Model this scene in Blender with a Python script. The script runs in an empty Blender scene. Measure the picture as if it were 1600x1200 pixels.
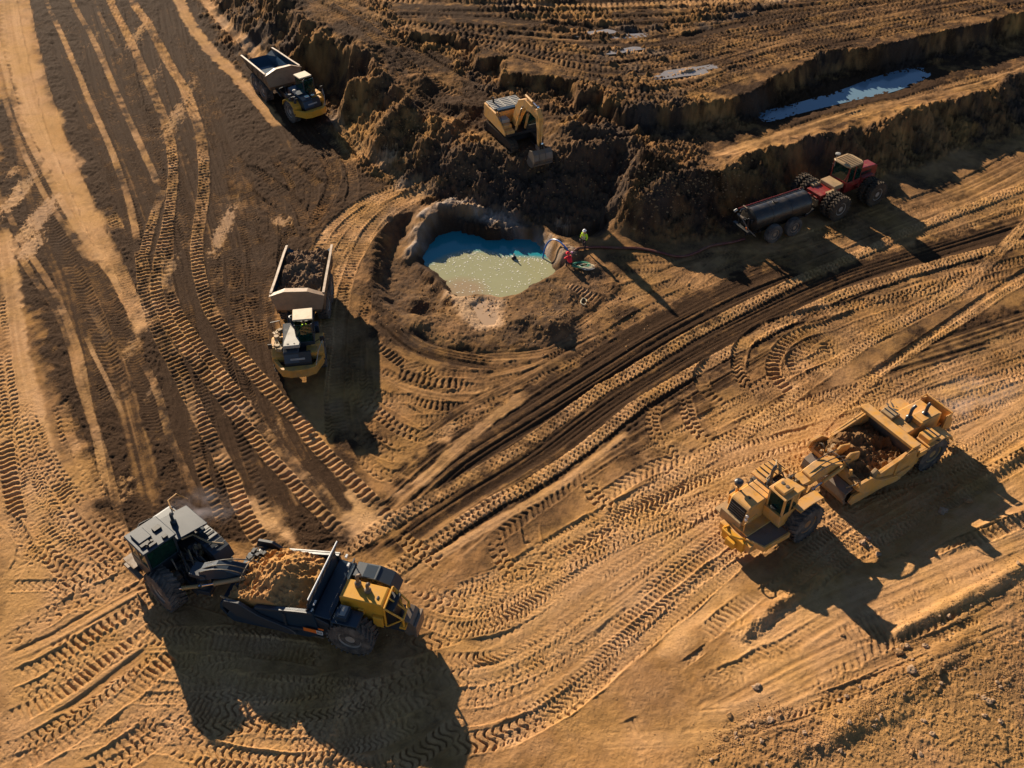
import bpy, bmesh, math, random
import numpy as np
from mathutils import Vector, Matrix, Euler
R = math.radians
random.seed(7)
rng = np.random.RandomState(11)
scn = bpy.context.scene
col = scn.collection

# ------------------------------------------------------------ camera, sky, sun
CAM_H, PITCH, FPX = 41.0, R(42.0), 1500.0
SP, CP = math.sin(PITCH), math.cos(PITCH)
cam_d = bpy.data.cameras.new('camera')
cam_d.sensor_width = 36.0
cam_d.lens = 36.0*FPX/1600.0
cam_d.clip_end = 3000.0
cam = bpy.data.objects.new('camera', cam_d)
cam.location = (0, 0, CAM_H)
cam.rotation_euler = (R(90) - PITCH, 0, 0)
col.objects.link(cam)
scn.camera = cam

SUN_EL = R(21.2)
SUN_TO = (-0.495, 0.869)                       # horizontal direction from the scene towards the sun
wd = bpy.data.worlds.new('World'); scn.world = wd; wd.use_nodes = True
nt = wd.node_tree
sky = nt.nodes.new('ShaderNodeTexSky'); sky.sky_type = 'NISHITA'; sky.sun_disc = False
sky.sun_elevation = SUN_EL
sky.sun_rotation = math.atan2(SUN_TO[0], SUN_TO[1])
sky.air_density = 0.75; sky.dust_density = 0.0; sky.ozone_density = 2.0
bg = nt.nodes['Background']; bg.inputs[1].default_value = 0.05
nt.links.new(sky.outputs[0], bg.inputs[0])
sd_ = bpy.data.lights.new('sun', 'SUN'); sd_.energy = 5.0; sd_.angle = R(0.55); sd_.color = (1.0, 0.845, 0.64)
sun = bpy.data.objects.new('sun', sd_); col.objects.link(sun)
hv = Vector((-SUN_TO[0], -SUN_TO[1])).normalized()
sun.rotation_euler = Vector((hv.x*math.cos(SUN_EL), hv.y*math.cos(SUN_EL), -math.sin(SUN_EL))).to_track_quat('-Z', 'Y').to_euler()
scn.view_settings.view_transform = 'Standard'
scn.view_settings.look = 'None'
scn.view_settings.exposure = 0.98
scn.view_settings.gamma = 1.0
scn.cycles.diffuse_bounces = 2
scn.cycles.max_bounces = 6

# ------------------------------------------------------------ mapping helpers (photo survey points -> ground)
def PW(px, py, z=0.0):
    u = px-800.0; v = py-600.0
    t = (CAM_H-z)/(FPX*SP+v*CP)
    return (u*t, t*(FPX*CP-v*SP))

_lat = [rng.rand(512, 512).astype(np.float32) for _ in range(6)]
def vn(x, y, k=0):
    """smooth value noise, -1..1"""
    x = np.asarray(x, np.float32); y = np.asarray(y, np.float32)
    xi = np.floor(x).astype(np.int32); yi = np.floor(y).astype(np.int32)
    fx = x-xi; fy = y-yi
    fx = fx*fx*(3-2*fx); fy = fy*fy*(3-2*fy)
    L = _lat[k % 6]
    x0 = (xi+17*k) & 511; x1 = (xi+17*k+1) & 511; y0 = (yi+31*k) & 511; y1 = (yi+31*k+1) & 511
    a = L[y0, x0]; b = L[y0, x1]; c = L[y1, x0]; d = L[y1, x1]
    return ((a+(b-a)*fx)*(1-fy)+(c+(d-c)*fx)*fy)*2-1
def fbm(x, y, n=4, k=0, g=0.5):
    s = 0; a = 1.0; t = 0
    for i in range(n):
        s = s+a*vn(x*2**i*1.03+i*7.7, y*2**i*0.98+i*3.1, k+i); t += a; a *= g
    return s/t
def billow(x, y, n=4, k=0, g=0.55):
    s = 0; a = 1.0; t = 0
    for i in range(n):
        c, d = math.cos(.7*i+.4), math.sin(.7*i+.4)
        s = s+a*(1-2*np.abs(vn((x*c-y*d)*2**i, (x*d+y*c)*2**i, k+i))); t += a; a *= g
    return s/t
def sstep(a, b, x):
    t = np.clip((x-a)/(b-a), 0, 1)
    return t*t*(3-2*t)

# ------------------------------------------------------------ large landform on a 0.2 m raster
GX0, GX1, GY0, GY1, GS = -72.0, 72.0, 12.0, 138.0, 0.2
cx = np.arange(GX0, GX1+GS/2, GS); cy = np.arange(GY0, GY1+GS/2, GS)
CX, CY = np.meshgrid(cx, cy)
def polysd(pts, X=CX, Y=CY):
    """signed distance, positive inside"""
    d2 = np.full(X.shape, 1e9, np.float32); ins = np.zeros(X.shape, bool)
    n = len(pts)
    for i in range(n):
        ax, ay = pts[i]; bx, by = pts[(i+1) % n]
        ex, ey = bx-ax, by-ay
        t = np.clip(((X-ax)*ex+(Y-ay)*ey)/(ex*ex+ey*ey+1e-9), 0, 1)
        d2 = np.minimum(d2, (X-ax-t*ex)**2+(Y-ay-t*ey)**2)
        c = ((ay > Y) != (by > Y)) & (X < (bx-ax)*(Y-ay)/(by-ay+1e-12)+ax)
        ins ^= c
    return np.where(ins, 1, -1)*np.sqrt(d2)
def linesd(pts, X=CX, Y=CY):
    d2 = np.full(X.shape, 1e9, np.float32)
    for (ax, ay), (bx, by) in zip(pts[:-1], pts[1:]):
        ex, ey = bx-ax, by-ay
        t = np.clip(((X-ax)*ex+(Y-ay)*ey)/(ex*ex+ey*ey+1e-9), 0, 1)
        d2 = np.minimum(d2, (X-ax-t*ex)**2+(Y-ay-t*ey)**2)
    return np.sqrt(d2)
def wpoly(px, z):
    out = []
    for a, b in px:
        zz = z if not callable(z) else 4.0
        for _ in range(5 if callable(z) else 1):
            x, y = PW(a, b, zz)
            if callable(z): zz = float(z(x, y))
        out.append(PW(a, b, zz))
    return out
UZ = 3.9
zR = lambda x, y: np.clip(2.7+(y-74.0)/30.0*0.6+1.2*sstep(-6., -16., np.asarray(x, float)), 2.5, UZ)
zB = lambda x, y: np.clip(2.65-(x-18)*0.014, 2.05, 2.65)
R_px = [(300, -160), (385, -60), (425, 0), (460, 32), (505, 60), (545, 70), (580, 93), (597, 125), (640, 178), (700, 212), (760, 236),
        (800, 252), (850, 252), (900, 238), (945, 228), (985, 235), (1000, 150), (900, 60), (700, 0), (560, -160)]
B_px = [(955, 205), (985, 245), (1010, 268), (1045, 287), (1090, 277), (1165, 247), (1240, 225), (1311, 208), (1375, 191), (1450, 165),
        (1525, 150), (1562, 131), (1600, 112), (1760, 30), (1760, -60), (1300, 0), (1000, 100)]
U_px = [(560, -200), (585, -60), (615, 20), (648, 52), (706, 52), (755, 68), (745, 90), (796, 88), (784, 114), (815, 113), (899, 127), (903, 146),
        (943, 138), (952, 160), (982, 170), (1050, 170), (1100, 165), (1170, 145), (1230, 110), (1290, 80), (1360, 72), (1450, 54),
        (1500, 45), (1600, 20), (1760, -30), (1760, -220)]
wx = fbm(CX*0.45, CY*0.45, 3, 1)*0.9; wy = fbm(CX*0.45+50, CY*0.45, 3, 2)*0.9
wx2 = fbm(CX*1.3, CY*1.3, 3, 3)*0.35; wy2 = fbm(CX*1.3+9, CY*1.3+4, 3, 4)*0.35
sdR = polysd(wpoly(R_px, zR), CX+wx+wx2, CY+wy+wy2)
sdB = polysd(wpoly(B_px, zB), CX+wx*.6+wx2, CY+wy*.6+wy2)
sdU = polysd(wpoly(U_px, UZ), CX+wx*.75+wx2*1.3, CY+wy*.75+wy2*1.3)
pit_px = [(690, 300), (745, 300), (790, 290), (860, 290), (950, 270), (985, 300), (960, 350), (925, 372), (880, 372), (840, 352), (790, 330), (740, 315)]
sdP = polysd(wpoly(pit_px, -1.0), CX+wx2, CY+wy2)
base = 0.10*fbm(CX*0.07, CY*0.07, 3, 5)
base = base-1.1*sstep(-1.6, 0.6, sdP)
# hollow between the curved tracks and the pond
hol_px = [(612, 352), (640, 345), (655, 380), (662, 415), (690, 450), (715, 500), (650, 505), (600, 480), (588, 440), (592, 400)]
sdHol = polysd(wpoly(hol_px, -0.6), CX+wx2, CY+wy2)
base = base-0.95*sstep(-0.5, 1.0, sdHol)
# pond basin and its rim
POND_Z = -0.85
pond_px = [(660, 402), (667, 386), (685, 368), (706, 361), (760, 357), (810, 366), (838, 377), (856, 400), (870, 424), (858, 433), (835, 446), (804, 465),
           (780, 470), (745, 464), (722, 470), (706, 458), (700, 447), (680, 427), (664, 415)]
pond_w = wpoly(pond_px, POND_Z)
sdPond = polysd(pond_w, CX+wx2*.5, CY+wy2*.5)
rim_px = [(646, 372), (650, 350), (672, 324), (708, 314), (745, 325), (790, 338), (835, 354), (868, 372), (884, 386)]
rim_w = wpoly(rim_px, 0.7)
dRim = linesd(rim_w, CX+wx2, CY+wy2)
rimfade = 1.0
base = base+(.60+.3*fbm(CX*.9, CY*.9, 3, 2))*np.exp(-(dRim/0.95)**2)
# shoulders north of the pond are wide and grey
sh_w = wpoly([(690, 330), (740, 330)], .8)
base = base+0.5*np.exp(-(linesd(sh_w)/1.3)**2)
# south shore banks
for (a, b, zz, rr) in [(865, 515, .75, 1.0), (840, 500, .35, 1.3), (880, 495, .3, 1.0), (655, 505, .45, 1.2), (690, 482, .25, .7), (715, 520, .25, 1.0),
                       (812, 500, .3, .7), (645, 455, .5, .8), (893, 455, .25, .9), (925, 420, .35, .7)]:
    x, y = PW(a, b, 0.2)
    base = base+zz*np.exp(-(((CX-x+wx2)**2+(CY-y+wy2)**2)/rr**2))
base = np.where(sdPond > -1.2, base*(1-sstep(-0.8, 0.1, sdPond))+(POND_Z-0.02)*sstep(-0.8, 0.1, sdPond)-0.35*sstep(0, 1.5, sdPond), base)
pool_w = wpoly([(742, 478), (756, 470), (770, 478), (778, 492), (772, 504), (758, 505), (747, 494)], 0)
sdPool = polysd(pool_w, CX+wx2*.4, CY+wy2*.4)
base = base*(1-sstep(-.7, 0, sdPool))-0.16*sstep(-.5, .1, sdPool)
# ledges and windrows on the lower right
def ridge(px, amp, sig, asym=0.0, z=0):
    w = wpoly(px, z); d = linesd(w, CX+wx2*.5, CY+wy2*.5)
    return amp*np.exp(-(d/sig)**2)
base = base+ridge([(1160, 992), (1205, 958), (1262, 915), (1340, 868), (1440, 805), (1530, 752), (1620, 695)], .24, .38)
base = base+ridge([(1395, 1000), (1470, 962), (1540, 925), (1620, 880)], .22, .35)
base = base+ridge([(1350, 1085), (1420, 1050), (1500, 1010)], .14, .3)
base = base+ridge([(1300, 1150), (1340, 1120), (1420, 1080), (1480, 1040)], .14, .5)
base = base+ridge([(1400, 885), (1480, 858), (1620, 800)], .18, .35)
base = base+ridge([(1240, 1190), (1330, 1150), (1400, 1120)], .12, .4)
# step down into the haul lane
lane = wpoly([(540, 868), (612, 815), (690, 748), (800, 690), (900, 620), (1000, 560), (1100, 505), (1200, 466), (1350, 418), (1500, 366), (1640, 318),
              (1640, 600), (1200, 900), (700, 1250), (500, 1250), (560, 950)], 0)
sdLane = polysd(lane, CX+wx2*.3, CY+wy2*.3)
base = base-(.08+.16*sstep(-3., -6., CX+2))*sstep(-.2, .5, sdLane)*(1-sstep(6, 16, sdLane))
# the ground past the windrow stands a little higher
hi_px = [(1100, 1010), (1165, 990), (1262, 915), (1340, 868), (1440, 805), (1530, 752), (1640, 690), (1700, 900), (1700, 1400), (900, 1400), (960, 1180)]
sdHi = polysd(wpoly(hi_px, 0), CX+wx2*.5, CY+wy2*.5)
base = base+.6*sstep(-3.0, 5.5, sdHi)
zb = zB(CX, CY)-0.25*sstep(0, 3, sdB)
# trough where water stands on the bench
trough_px = [(1170, 178), (1230, 165), (1310, 142), (1370, 120), (1430, 106), (1452, 118), (1400, 142), (1330, 158), (1260, 175), (1200, 190)]
TR_Z = 2.02
trough_w = wpoly(trough_px, TR_Z)
sdT = polysd(trough_w, CX+wx2*1.5, CY+wy2*1.5)
zb = zb*(1-sstep(-1.5, .0, sdT))+(TR_Z-.02)*sstep(-1.5, 0.0, sdT)-.08*sstep(0, .8, sdT)
hB = zb*(.35*sstep(-1.6, .1, sdB)+.65*sstep(-4.2, -.2, sdB))
hR = zR(CX, CY)*(.3*sstep(-1.5, .1, sdR)+.7*sstep(-6.2, 0, sdR))
hU = UZ*(.35*sstep(-1.3, .1, sdU)+.65*sstep(-3.8, 0, sdU))
def smax(a, b, k=.35):
    h = np.clip(.5+.5*(a-b)/k, 0, 1)
    return b*(1-h)+a*h+k*h*(1-h)
Hc = smax(base, np.where(sdB > -4.2, hB, -5))
Hc = smax(Hc, np.where(sdR > -6.2, hR, -5))
Hc = np.maximum(Hc, np.where(sdU > -3.8, hU, -5))
# spoil heaps
for (a, b, z0, amp, rr) in [(1005, 262, 2.6, 1.0, 1.6), (985, 300, 1.5, 1.3, 1.7), (1035, 300, 2.2, .8, 1.8), (1000, 335, .9, 1.2, 1.6), (1050, 335, 1.0, .9, 1.5),
                            (965, 335, .2, .8, 1.0), (1100, 305, 1.6, .6, 1.8), (660, 100, 5, .8, 1.3), (720, 140, 4.5, .6, 1.6), (610, 170, 3.4, .8, 1.5),
                            (660, 215, 3.0, .6, 1.8), (540, 160, 1.6, 1.1, 1.5), (600, 215, 1.5, .7, 1.6), (700, 245, 2.4, .6, 1.5), (900, 205, 3.6, .7, 1.5),
                            (950, 215, 3.3, .7, 1.3), (560, 135, 3.2, .9, 1.2), (870, 190, 3.7, .5, 1.6), (1030, 240, 3.1, .4, 1.3), (1190, 265, 2.6, .3, 1.5)]:
    x, y = PW(a, b, z0)
    Hc = Hc+amp*np.exp(-(((CX-x+wx)**2+(CY-y+wy)**2)/rr**2))
lump = billow(CX*.42+3, CY*.42, 3, 2); lm = np.clip(np.exp(-((sdR+1.0)/3.2)**2)+np.exp(-((sdB+1.2)/2.2)**2), 0, 1)*(sdU < -1)
Hc = Hc+.75*lm*(lump-.1)
# level pad under the excavator
EX = PW(790, 205, 2.7)
dE = np.hypot(CX-EX[0], CY-EX[1]); pe = 1-sstep(2.6, 4.4, dE)
Hc = Hc*(1-pe)+2.7*pe
# keep the machines' ground level
def flat(x, y, r, z=None):
    global Hc
    d = np.hypot(CX-x, CY-y); p = 1-sstep(r, r+2.0, d)
    if z is None:
        z = float(Hc[int((y-GY0)/GS), int((x-GX0)/GS)])
    Hc = Hc*(1-p)+z*p
for q in [(20.2, 62.9, 3.4), (26.5, 67.5, 3.7), (-14, 48.5, 4.8), (-21, 84.3, 4.8), (-12, 28.8, 6.0), (18.5, 37.0, 5.0)]:
    flat(q[0], q[1], q[2], -0.0)
# cut banks: steep-face roughness field
gy, gx = np.gradient(Hc, GS)
SLOPE = np.hypot(gx, gy)
Hc = Hc.astype(np.float32)
def samp(G, x, y):
    """bicubic (Catmull-Rom) sampling of a raster"""
    fx = np.clip((np.asarray(x, np.float64)-GX0)/GS, 1, G.shape[1]-3.001); fy = np.clip((np.asarray(y, np.float64)-GY0)/GS, 1, G.shape[0]-3.001)
    ix = fx.astype(np.int32); iy = fy.astype(np.int32); tx = fx-ix; ty = fy-iy
    def w4(t): return (-.5*t+t*t-.5*t**3, 1-2.5*t*t+1.5*t**3, .5*t+2*t*t-1.5*t**3, -.5*t*t+.5*t**3)
    WX, WY = w4(tx), w4(ty)
    out = 0
    for j in range(4):
        row = 0
        for i in range(4):
            row = row+WX[i]*G[iy+j-1, ix+i-1]
        out = out+WY[j]*row
    return out
def lin(G, x, y):
    fx = np.clip((x-GX0)/GS, 0, G.shape[1]-2.001); fy = np.clip((y-GY0)/GS, 0, G.shape[0]-2.001)
    ix = fx.astype(np.int32); iy = fy.astype(np.int32); tx = fx-ix; ty = fy-iy
    return (G[iy, ix]*(1-tx)+G[iy, ix+1]*tx)*(1-ty)+(G[iy+1, ix]*(1-tx)+G[iy+1, ix+1]*tx)*ty
def ground(px, py):
    """where the survey ray of a photo point meets the landform"""
    dx, dy, dz = (px-800.0), FPX*CP-(py-600.0)*SP, -(FPX*SP+(py-600.0)*CP)
    t0 = (CAM_H-8.0)/(-dz); t1 = (CAM_H+1.5)/(-dz)
    ts = np.linspace(t0, t1, 90)
    X = dx*ts; Y = dy*ts; Z = CAM_H+dz*ts
    hz = lin(Hc, X, Y)
    k = np.argmax(Z <= hz)
    if k == 0: k = len(ts)-1
    a, b = ts[k-1], ts[k]
    for _ in range(8):
        m = (a+b)/2
        if CAM_H+dz*m <= float(lin(Hc, np.array([dx*m]), np.array([dy*m]))[0]): b = m
        else: a = m
    return (dx*b, dy*b, CAM_H+dz*b)
# ------------------------------------------------------------ fine ground grid
NCI, NRI = 1290, 940
ui = np.linspace(-868, 868, NCI)
uo = 868*np.cumprod(np.full(16, 1.16))
U_ = np.concatenate([-uo[::-1], ui, uo])
pyi = np.linspace(1246, -70, NRI)
Yi = np.array([PW(800, p)[1] for p in pyi])
Yo1 = Yi[0]-np.array([34., 24, 16, 11, 7, 4.2, 2.4, 1.2, .5])
Yo2 = Yi[-1]+np.cumsum(.6*1.28**np.arange(18))
Y_ = np.concatenate([Yo1, Yi, Yo2])
T_ = (Y_*CP+CAM_H*SP)/FPX
NR_, NC_ = len(Y_), len(U_)
GXf = (T_[:, None]*U_[None, :]).astype(np.float32)
GYf = np.repeat(Y_[:, None], NC_, 1).astype(np.float32)
M = samp(Hc, GXf, GYf).astype(np.float32)
slope = lin(SLOPE, GXf, GYf).astype(np.float32)
fU = lin(sdU, GXf, GYf); fR = lin(sdR, GXf, GYf); fB = lin(sdB, GXf, GYf); fT = lin(sdT, GXf, GYf)
fPond = lin(sdPond, GXf, GYf); fRim = lin(dRim, GXf, GYf); fP = lin(sdP, GXf, GYf); fHol = lin(sdHol, GXf, GYf); fPool = lin(sdPool, GXf, GYf)
X, Y = GXf, GYf
# soil attributes: damp 0..1, pale 0..1 (dry crust / frost), grey 0..1
nz1 = fbm(X*.35, Y*.35, 4, 2); nz2 = fbm(X*1.5, Y*1.5, 4, 3); nz3 = fbm(X*.12, Y*.12, 3, 1)
damp = np.clip(.34+.20*nz1+.12*nz3, 0, 1); pale = np.clip(.15+.25*nz3+.2*nz2, 0, 1); grey = np.zeros_like(damp)
rough = np.full(X.shape, .018, np.float32)
def zone(px, dval=None, pval=None, rval=None, gval=None, z=0, soft=1.2, warp=1.0, streak=None):
    global damp, pale, rough, grey
    w = wpoly(px, z)
    xs = [p[0] for p in w]; ys = [p[1] for p in w]
    r0, r1 = np.searchsorted(Y_, [min(ys)-3, max(ys)+3]); 
    if r1 <= r0: return
    sl = (slice(r0, r1), slice(None))
    xx, yy = X[sl], Y[sl]
    cm = np.where(((xx > min(xs)-3) & (xx < max(xs)+3)).any(0))[0]
    if len(cm) == 0: return
    sl = (slice(r0, r1), slice(cm[0], cm[-1]+1)); xx, yy = X[sl], Y[sl]
    nn = nz1[sl]*1.4*warp+nz2[sl]*.7*warp
    a = sstep(-soft/2, soft/2, polysd(w, xx, yy)+nn*.8)
    if dval is not None: damp[sl] = damp[sl]*(1-a)+dval*a
    if pval is not None: pale[sl] = pale[sl]*(1-a)+pval*a
    if gval is not None: grey[sl] = grey[sl]*(1-a)+gval*a
    if rval is not None: rough[sl] = rough[sl]*(1-a)+rval*a
# damp scraped areas on the left
zone([(25, -60), (300, -60), (430, 130), (500, 300), (480, 400), (440, 430), (425, 600), (470, 690), (560, 850), (480, 880), (250, 830), (190, 830), (150, 640), (205, 560),
      (160, 450), (110, 280), (60, 120)], .84, 0, .085)
zone([(0, 60), (25, 190), (70, 290), (130, 400), (205, 520), (250, 620), (310, 810), (170, 815), (110, 680), (50, 480), (0, 340)], .80, 0, .08)
zone([(300, -60), (395, -60), (470, 100), (500, 180), (560, 250), (640, 290), (560, 320), (490, 390), (420, 200)], .76, 0, .085)
zone([(0, 870), (60, 850), (105, 925), (0, 975)], .62, .1, .04)
zone([(640, 480), (900, 470), (960, 420), (1000, 470), (880, 560), (760, 590), (640, 560), (590, 530), (560, 440), (600, 350)], .62, .1, .09)
zone([(430, 300), (470, 330), (440, 400), (400, 330)], .7, .1, .05)
zone([(530, 660), (580, 760), (620, 800), (560, 850), (520, 730)], .7, 0, .05)
zone([(600, 330), (700, 300), (900, 350), (960, 430), (900, 540), (640, 545), (585, 440)], .46, .12, .075, .22)
# haul lane bands
zone([(625, 800), (665, 742), (800, 650), (1000, 515), (1200, 425), (1330, 385), (1300, 408), (1050, 522), (880, 640), (700, 745), (640, 800)], .78, 0, .03, warp=.4)
zone([(650, 845), (700, 790), (820, 735), (1000, 612), (1200, 492), (1440, 402), (1620, 340), (1620, 372), (1420, 428), (1200, 508), (1050, 565), (900, 670), (720, 800), (655, 850)], .8, 0, .03, warp=.4)
zone([(800, 770), (870, 740), (930, 745), (900, 790), (800, 900), (720, 900), (740, 830)], .55, .1, .02)
zone([(950, 690), (1010, 660), (1040, 700), (980, 720), (940, 720)], .6, 0, .03)
zone([(1330, 590), (1440, 520), (1600, 470), (1600, 500), (1500, 550), (1400, 590), (1330, 610)], .6, 0, .06)
zone([(1440, 400), (1600, 350), (1600, 420), (1470, 440)], .5, 0, .03)
zone([(1160, 560), (1230, 545), (1290, 600), (1210, 640), (1170, 610)], .55, 0, .05)
zone([(1050, 640), (1110, 600), (1130, 690), (1060, 690)], .5, 0, .04)
# pale dry places
for pz in [([(430, 710), (500, 715), (605, 820), (545, 835)], .95), ([(385, 780), (440, 790), (490, 850), (470, 880), (400, 830)], .8),
           ([(230, 540), (190, 570), (180, 500), (225, 500)], .8), ([(0, -60), (25, -60), (65, 120), (130, 280), (180, 400), (215, 500), (140, 380), (60, 240), (0, 120)], .75),
           ([(640, 690), (760, 615), (770, 630), (690, 700)], .7), ([(10, 560), (40, 600), (110, 800), (240, 960), (600, 1200), (0, 1200), (0, 700)], .35),
           ([(700, 930), (950, 800), (1200, 700), (1250, 760), (1000, 900), (750, 990)], .45), ([(1150, 1000), (1300, 910), (1400, 960), (1150, 1100)], .55),
           ([(560, 230), (640, 260), (620, 285), (570, 270)], .6), ([(1240, 340), (1340, 350), (1200, 400), (1150, 395)], .35),
           ([(700, 990), (870, 1080), (760, 1140), (700, 1100)], .2), ([(1040, 930), (1160, 880), (1120, 960), (1040, 1020)], .5)]:
    zone(pz[0], .1, pz[1], .015)
# gravelly lower right
zone([(1010, 1210), (1100, 1100), (1250, 1010), (1420, 950), (1620, 840), (1620, 1260), (1000, 1260)], .28, .25, .05)
for g_ in [[(1330, 1100), (1500, 1020), (1620, 990), (1620, 1030), (1480, 1080), (1300, 1160)], [(1120, 1200), (1200, 1150), (1330, 1110), (1250, 1180), (1180, 1260)]]:
    zone(g_, .3, .1, .07)
def crust():
    global pale, damp, grey
    # white-rimed puddle remains (salt/frost crust)
    for (a, b, ww, hh, k) in [(30, 300, 18, 40, 1), (60, 340, 22, 50, 1), (50, 385, 20, 30, 1), (20, 270, 12, 14, .8), (215, 55, 18, 40, .7), (240, 120, 16, 50, .6), (275, 185, 18, 40, .8),
                           (285, 160, 14, 60, .7), (348, 360, 16, 45, 1), (262, 430, 12, 60, .8), (290, 530, 16, 40, .6), (340, 590, 26, 20, .7), (380, 640, 26, 24, .8),
                           (430, 670, 26, 24, .6), (205, 545, 16, 30, .7), (235, 610, 8, 30, .7), (200, 760, 26, 40, .6), (610, 262, 22, 10, .9), (640, 268, 14, 8, .6),
                           (440, 345, 20, 10, .9), (1070, 112, 42, 11, 1), (985, 80, 34, 5, .9), (930, 52, 30, 6, .9), (130, 760, 20, 40, .3), (145, 60, 8, 30, .6),
                           (880, 352, 20, 8, .7), (770, 505, 26, 14, .9), (1130, 390, 20, 10, .5), (190, 240, 10, 30, .4), (110, 40, 16, 25, .4), (310, 625, 8, 30, .5)]:
        zz = UZ if (b < 130 and a > 700) else 0
        x0, y0 = PW(a, b, zz); x1, _ = PW(a+ww, b, zz); _, y1 = PW(a, b-hh, zz)
        rr = ((X-x0)/(x1-x0))**2+((Y-y0)/(y1-y0))**2
        m = sstep(.34, .60, np.exp(-rr)*k*.8+.5*fbm(X*4.5, Y*3.2, 4, 4, .8)*(np.exp(-rr) > .10))*.55*k
        m = np.clip(m, 0, 1)
        pale = np.maximum(pale, m*1.0); damp = damp*(1-m); grey = np.maximum(grey, m*.45)
crust()
wr_ = linesd(wpoly([(1160, 992), (1205, 958), (1262, 915), (1340, 868), (1440, 805), (1530, 752), (1620, 695)], 0), X, Y); rough = np.maximum(rough, .09*np.exp(-(wr_/.9)**2))
# banks and spoil: damp dark earth
bn = sstep(.2, 1.6, fB)*(1-sstep(-3, -1, fU)); damp = damp*(1-bn)+(.60+.3*nz2+.2*nz1)*bn; pale = pale*(1-bn*.8); rough = rough*(1-bn)+.06*bn
up = sstep(-1.0, .6, fU)
bank = np.clip(np.maximum(sstep(-7, -5, fR)*(1-sstep(.0, 2.5, fR)), sstep(-4.8, -3.6, fB)*(1-sstep(-.3, .4, fB))), 0, 1)
bank = np.maximum(bank, sstep(-3.2, -2.2, fU)*(1-sstep(-.2, .3, fU)))
ramp = sstep(.0, 2, fR)*(1-up)
damp = damp*(1-ramp)+(.70+.25*nz1)*ramp; pale = pale*(1-ramp)+.05*ramp; rough = rough*(1-ramp)+.12*ramp
damp = damp*(1-up)+(.54+.35*fbm(X*.15, Y*.6, 3, 2)+.2*nz2)*up; pale = pale*(1-up)+.1*up; rough = rough*(1-up)+.05*up
damp = damp*(1-bank)+(.47+.25*nz2+.2*nz1)*bank; pale = pale*(1-bank); grey = grey*(1-bank)+np.clip(.15+.5*nz1, 0, .6)*bank
rough = np.maximum(rough, .17*bank)
pitm = sstep(-2.0, -.6, fP); damp = damp*(1-pitm)+.62*pitm; grey = np.maximum(grey, .4*pitm); pale = pale*(1-pitm)
rimm = np.clip(np.exp(-(fRim/1.1)**2), 0, 1); damp = damp*(1-rimm)+.5*rimm; grey = np.maximum(grey, .75*rimm*np.clip(.5+nz1*2, 0, 1)+.1); rough = np.maximum(rough, .10*rimm)
pale = np.maximum(pale, .35*rimm*np.clip(.5+nz2*2, 0, 1))
sp = linesd([PW(960, 300, 1), PW(1080, 320, 1)], X, Y) ; spm = np.exp(-(sp/3.2)**2); rough = np.maximum(rough, .28*spm); damp = damp*(1-spm)+.62*spm
trm = sstep(-2.4, -.4, fT); damp = damp*(1-trm)+.9*trm; rough = rough*(1-trm)+.06*trm
pdm = sstep(-.9, -.1, fPond); damp = damp*(1-pdm)+.85*pdm; rough = rough*(1-pdm*.7); pale *= (1-pdm)
pale = np.where(grey > 0, pale, pale)

# rough relief, baked on top of the landform
b1 = billow(X*.55, Y*.55, 4, 1); b2 = billow(X*2.2, Y*2.2, 3, 2); b3 = billow(X*6.5, Y*6.5, 2, 3)
# gullied streaks down the cut faces
RG = rough*(1.1*b1*np.clip(rough*9, .3, 1.6)+.75*b2+.45*b3)
gul = bank*(.16*(1-np.abs(vn(X*.9+nz2*2.5, Y*.5+nz2, 4)))+.16*b2+.10*b3)
Hf = M+RG.astype(np.float32)+(gul-.2*bank).astype(np.float32)
Hf += (.012*fbm(X*2.5, Y*2.5, 3, 4)).astype(np.float32)
calm = 1-np.clip((rough-.04)*8, 0, 1)

# ------------------------------------------------------------ wheel and track marks
def cr(pts, step):
    """Catmull-Rom through points, resampled"""
    P_ = [np.array(p, float) for p in pts]
    P_ = [2*P_[0]-P_[1]]+P_+[2*P_[-1]-P_[-2]]
    out = []
    for i in range(1, len(P_)-2):
        n = max(2, int(np.linalg.norm(P_[i+1]-P_[i])/step))
        for k in range(n):
            t = k/n
            out.append(.5*((2*P_[i])+(-P_[i-1]+P_[i+1])*t+(2*P_[i-1]-5*P_[i]+4*P_[i+1]-P_[i+2])*t*t+(-P_[i-1]+3*P_[i]-3*P_[i+1]+P_[i+2])*t**3))
    out.append(P_[-2])
    return np.array(out)
Dm = np.full(X.shape, 99., np.float32); Sm = np.zeros(X.shape, np.float32)
tcount = [0]
def teeth(kind, s, d, w, pitch, ph):
    """relief of the tread print, 0 (slot floor) .. 1 (block top)"""
    if kind == 'bars':
        f = np.mod(s/pitch+ph+.10*np.sin(3*d), 1)
        tt = sstep(.0, .12, f)*(1-sstep(.38, .56, f))
        return 1-tt*(1-sstep(.86, 1.0, np.abs(d)))
    if kind == 'chev':
        side = (d > 0)
        f = np.mod(s/pitch+ph+.55*np.abs(d)*w/pitch*.6+.5*side+.22*np.sin(5.5*np.abs(d)), 1)
        tt = sstep(.0, .10, f)*(1-sstep(.24, .38, f))
        return 1-tt*sstep(.04, .14, np.abs(d))*(1-sstep(.88, 1.0, np.abs(d)))
    if kind == 'wave':
        f = np.mod(s/pitch+ph+.40*np.sin(2.2*d*1.6)+.25*d, 1)
        tt = sstep(.0, .10, f)*(1-sstep(.24, .38, f))
        return 1-tt*(1-sstep(.9, 1.0, np.abs(d)))
    if kind == 'fine':
        f = np.mod(s/pitch+ph+.8*np.abs(d), 1)
        return 1-sstep(.0, .2, f)*(1-sstep(.45, .65, f))
    return np.ones_like(s)
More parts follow.
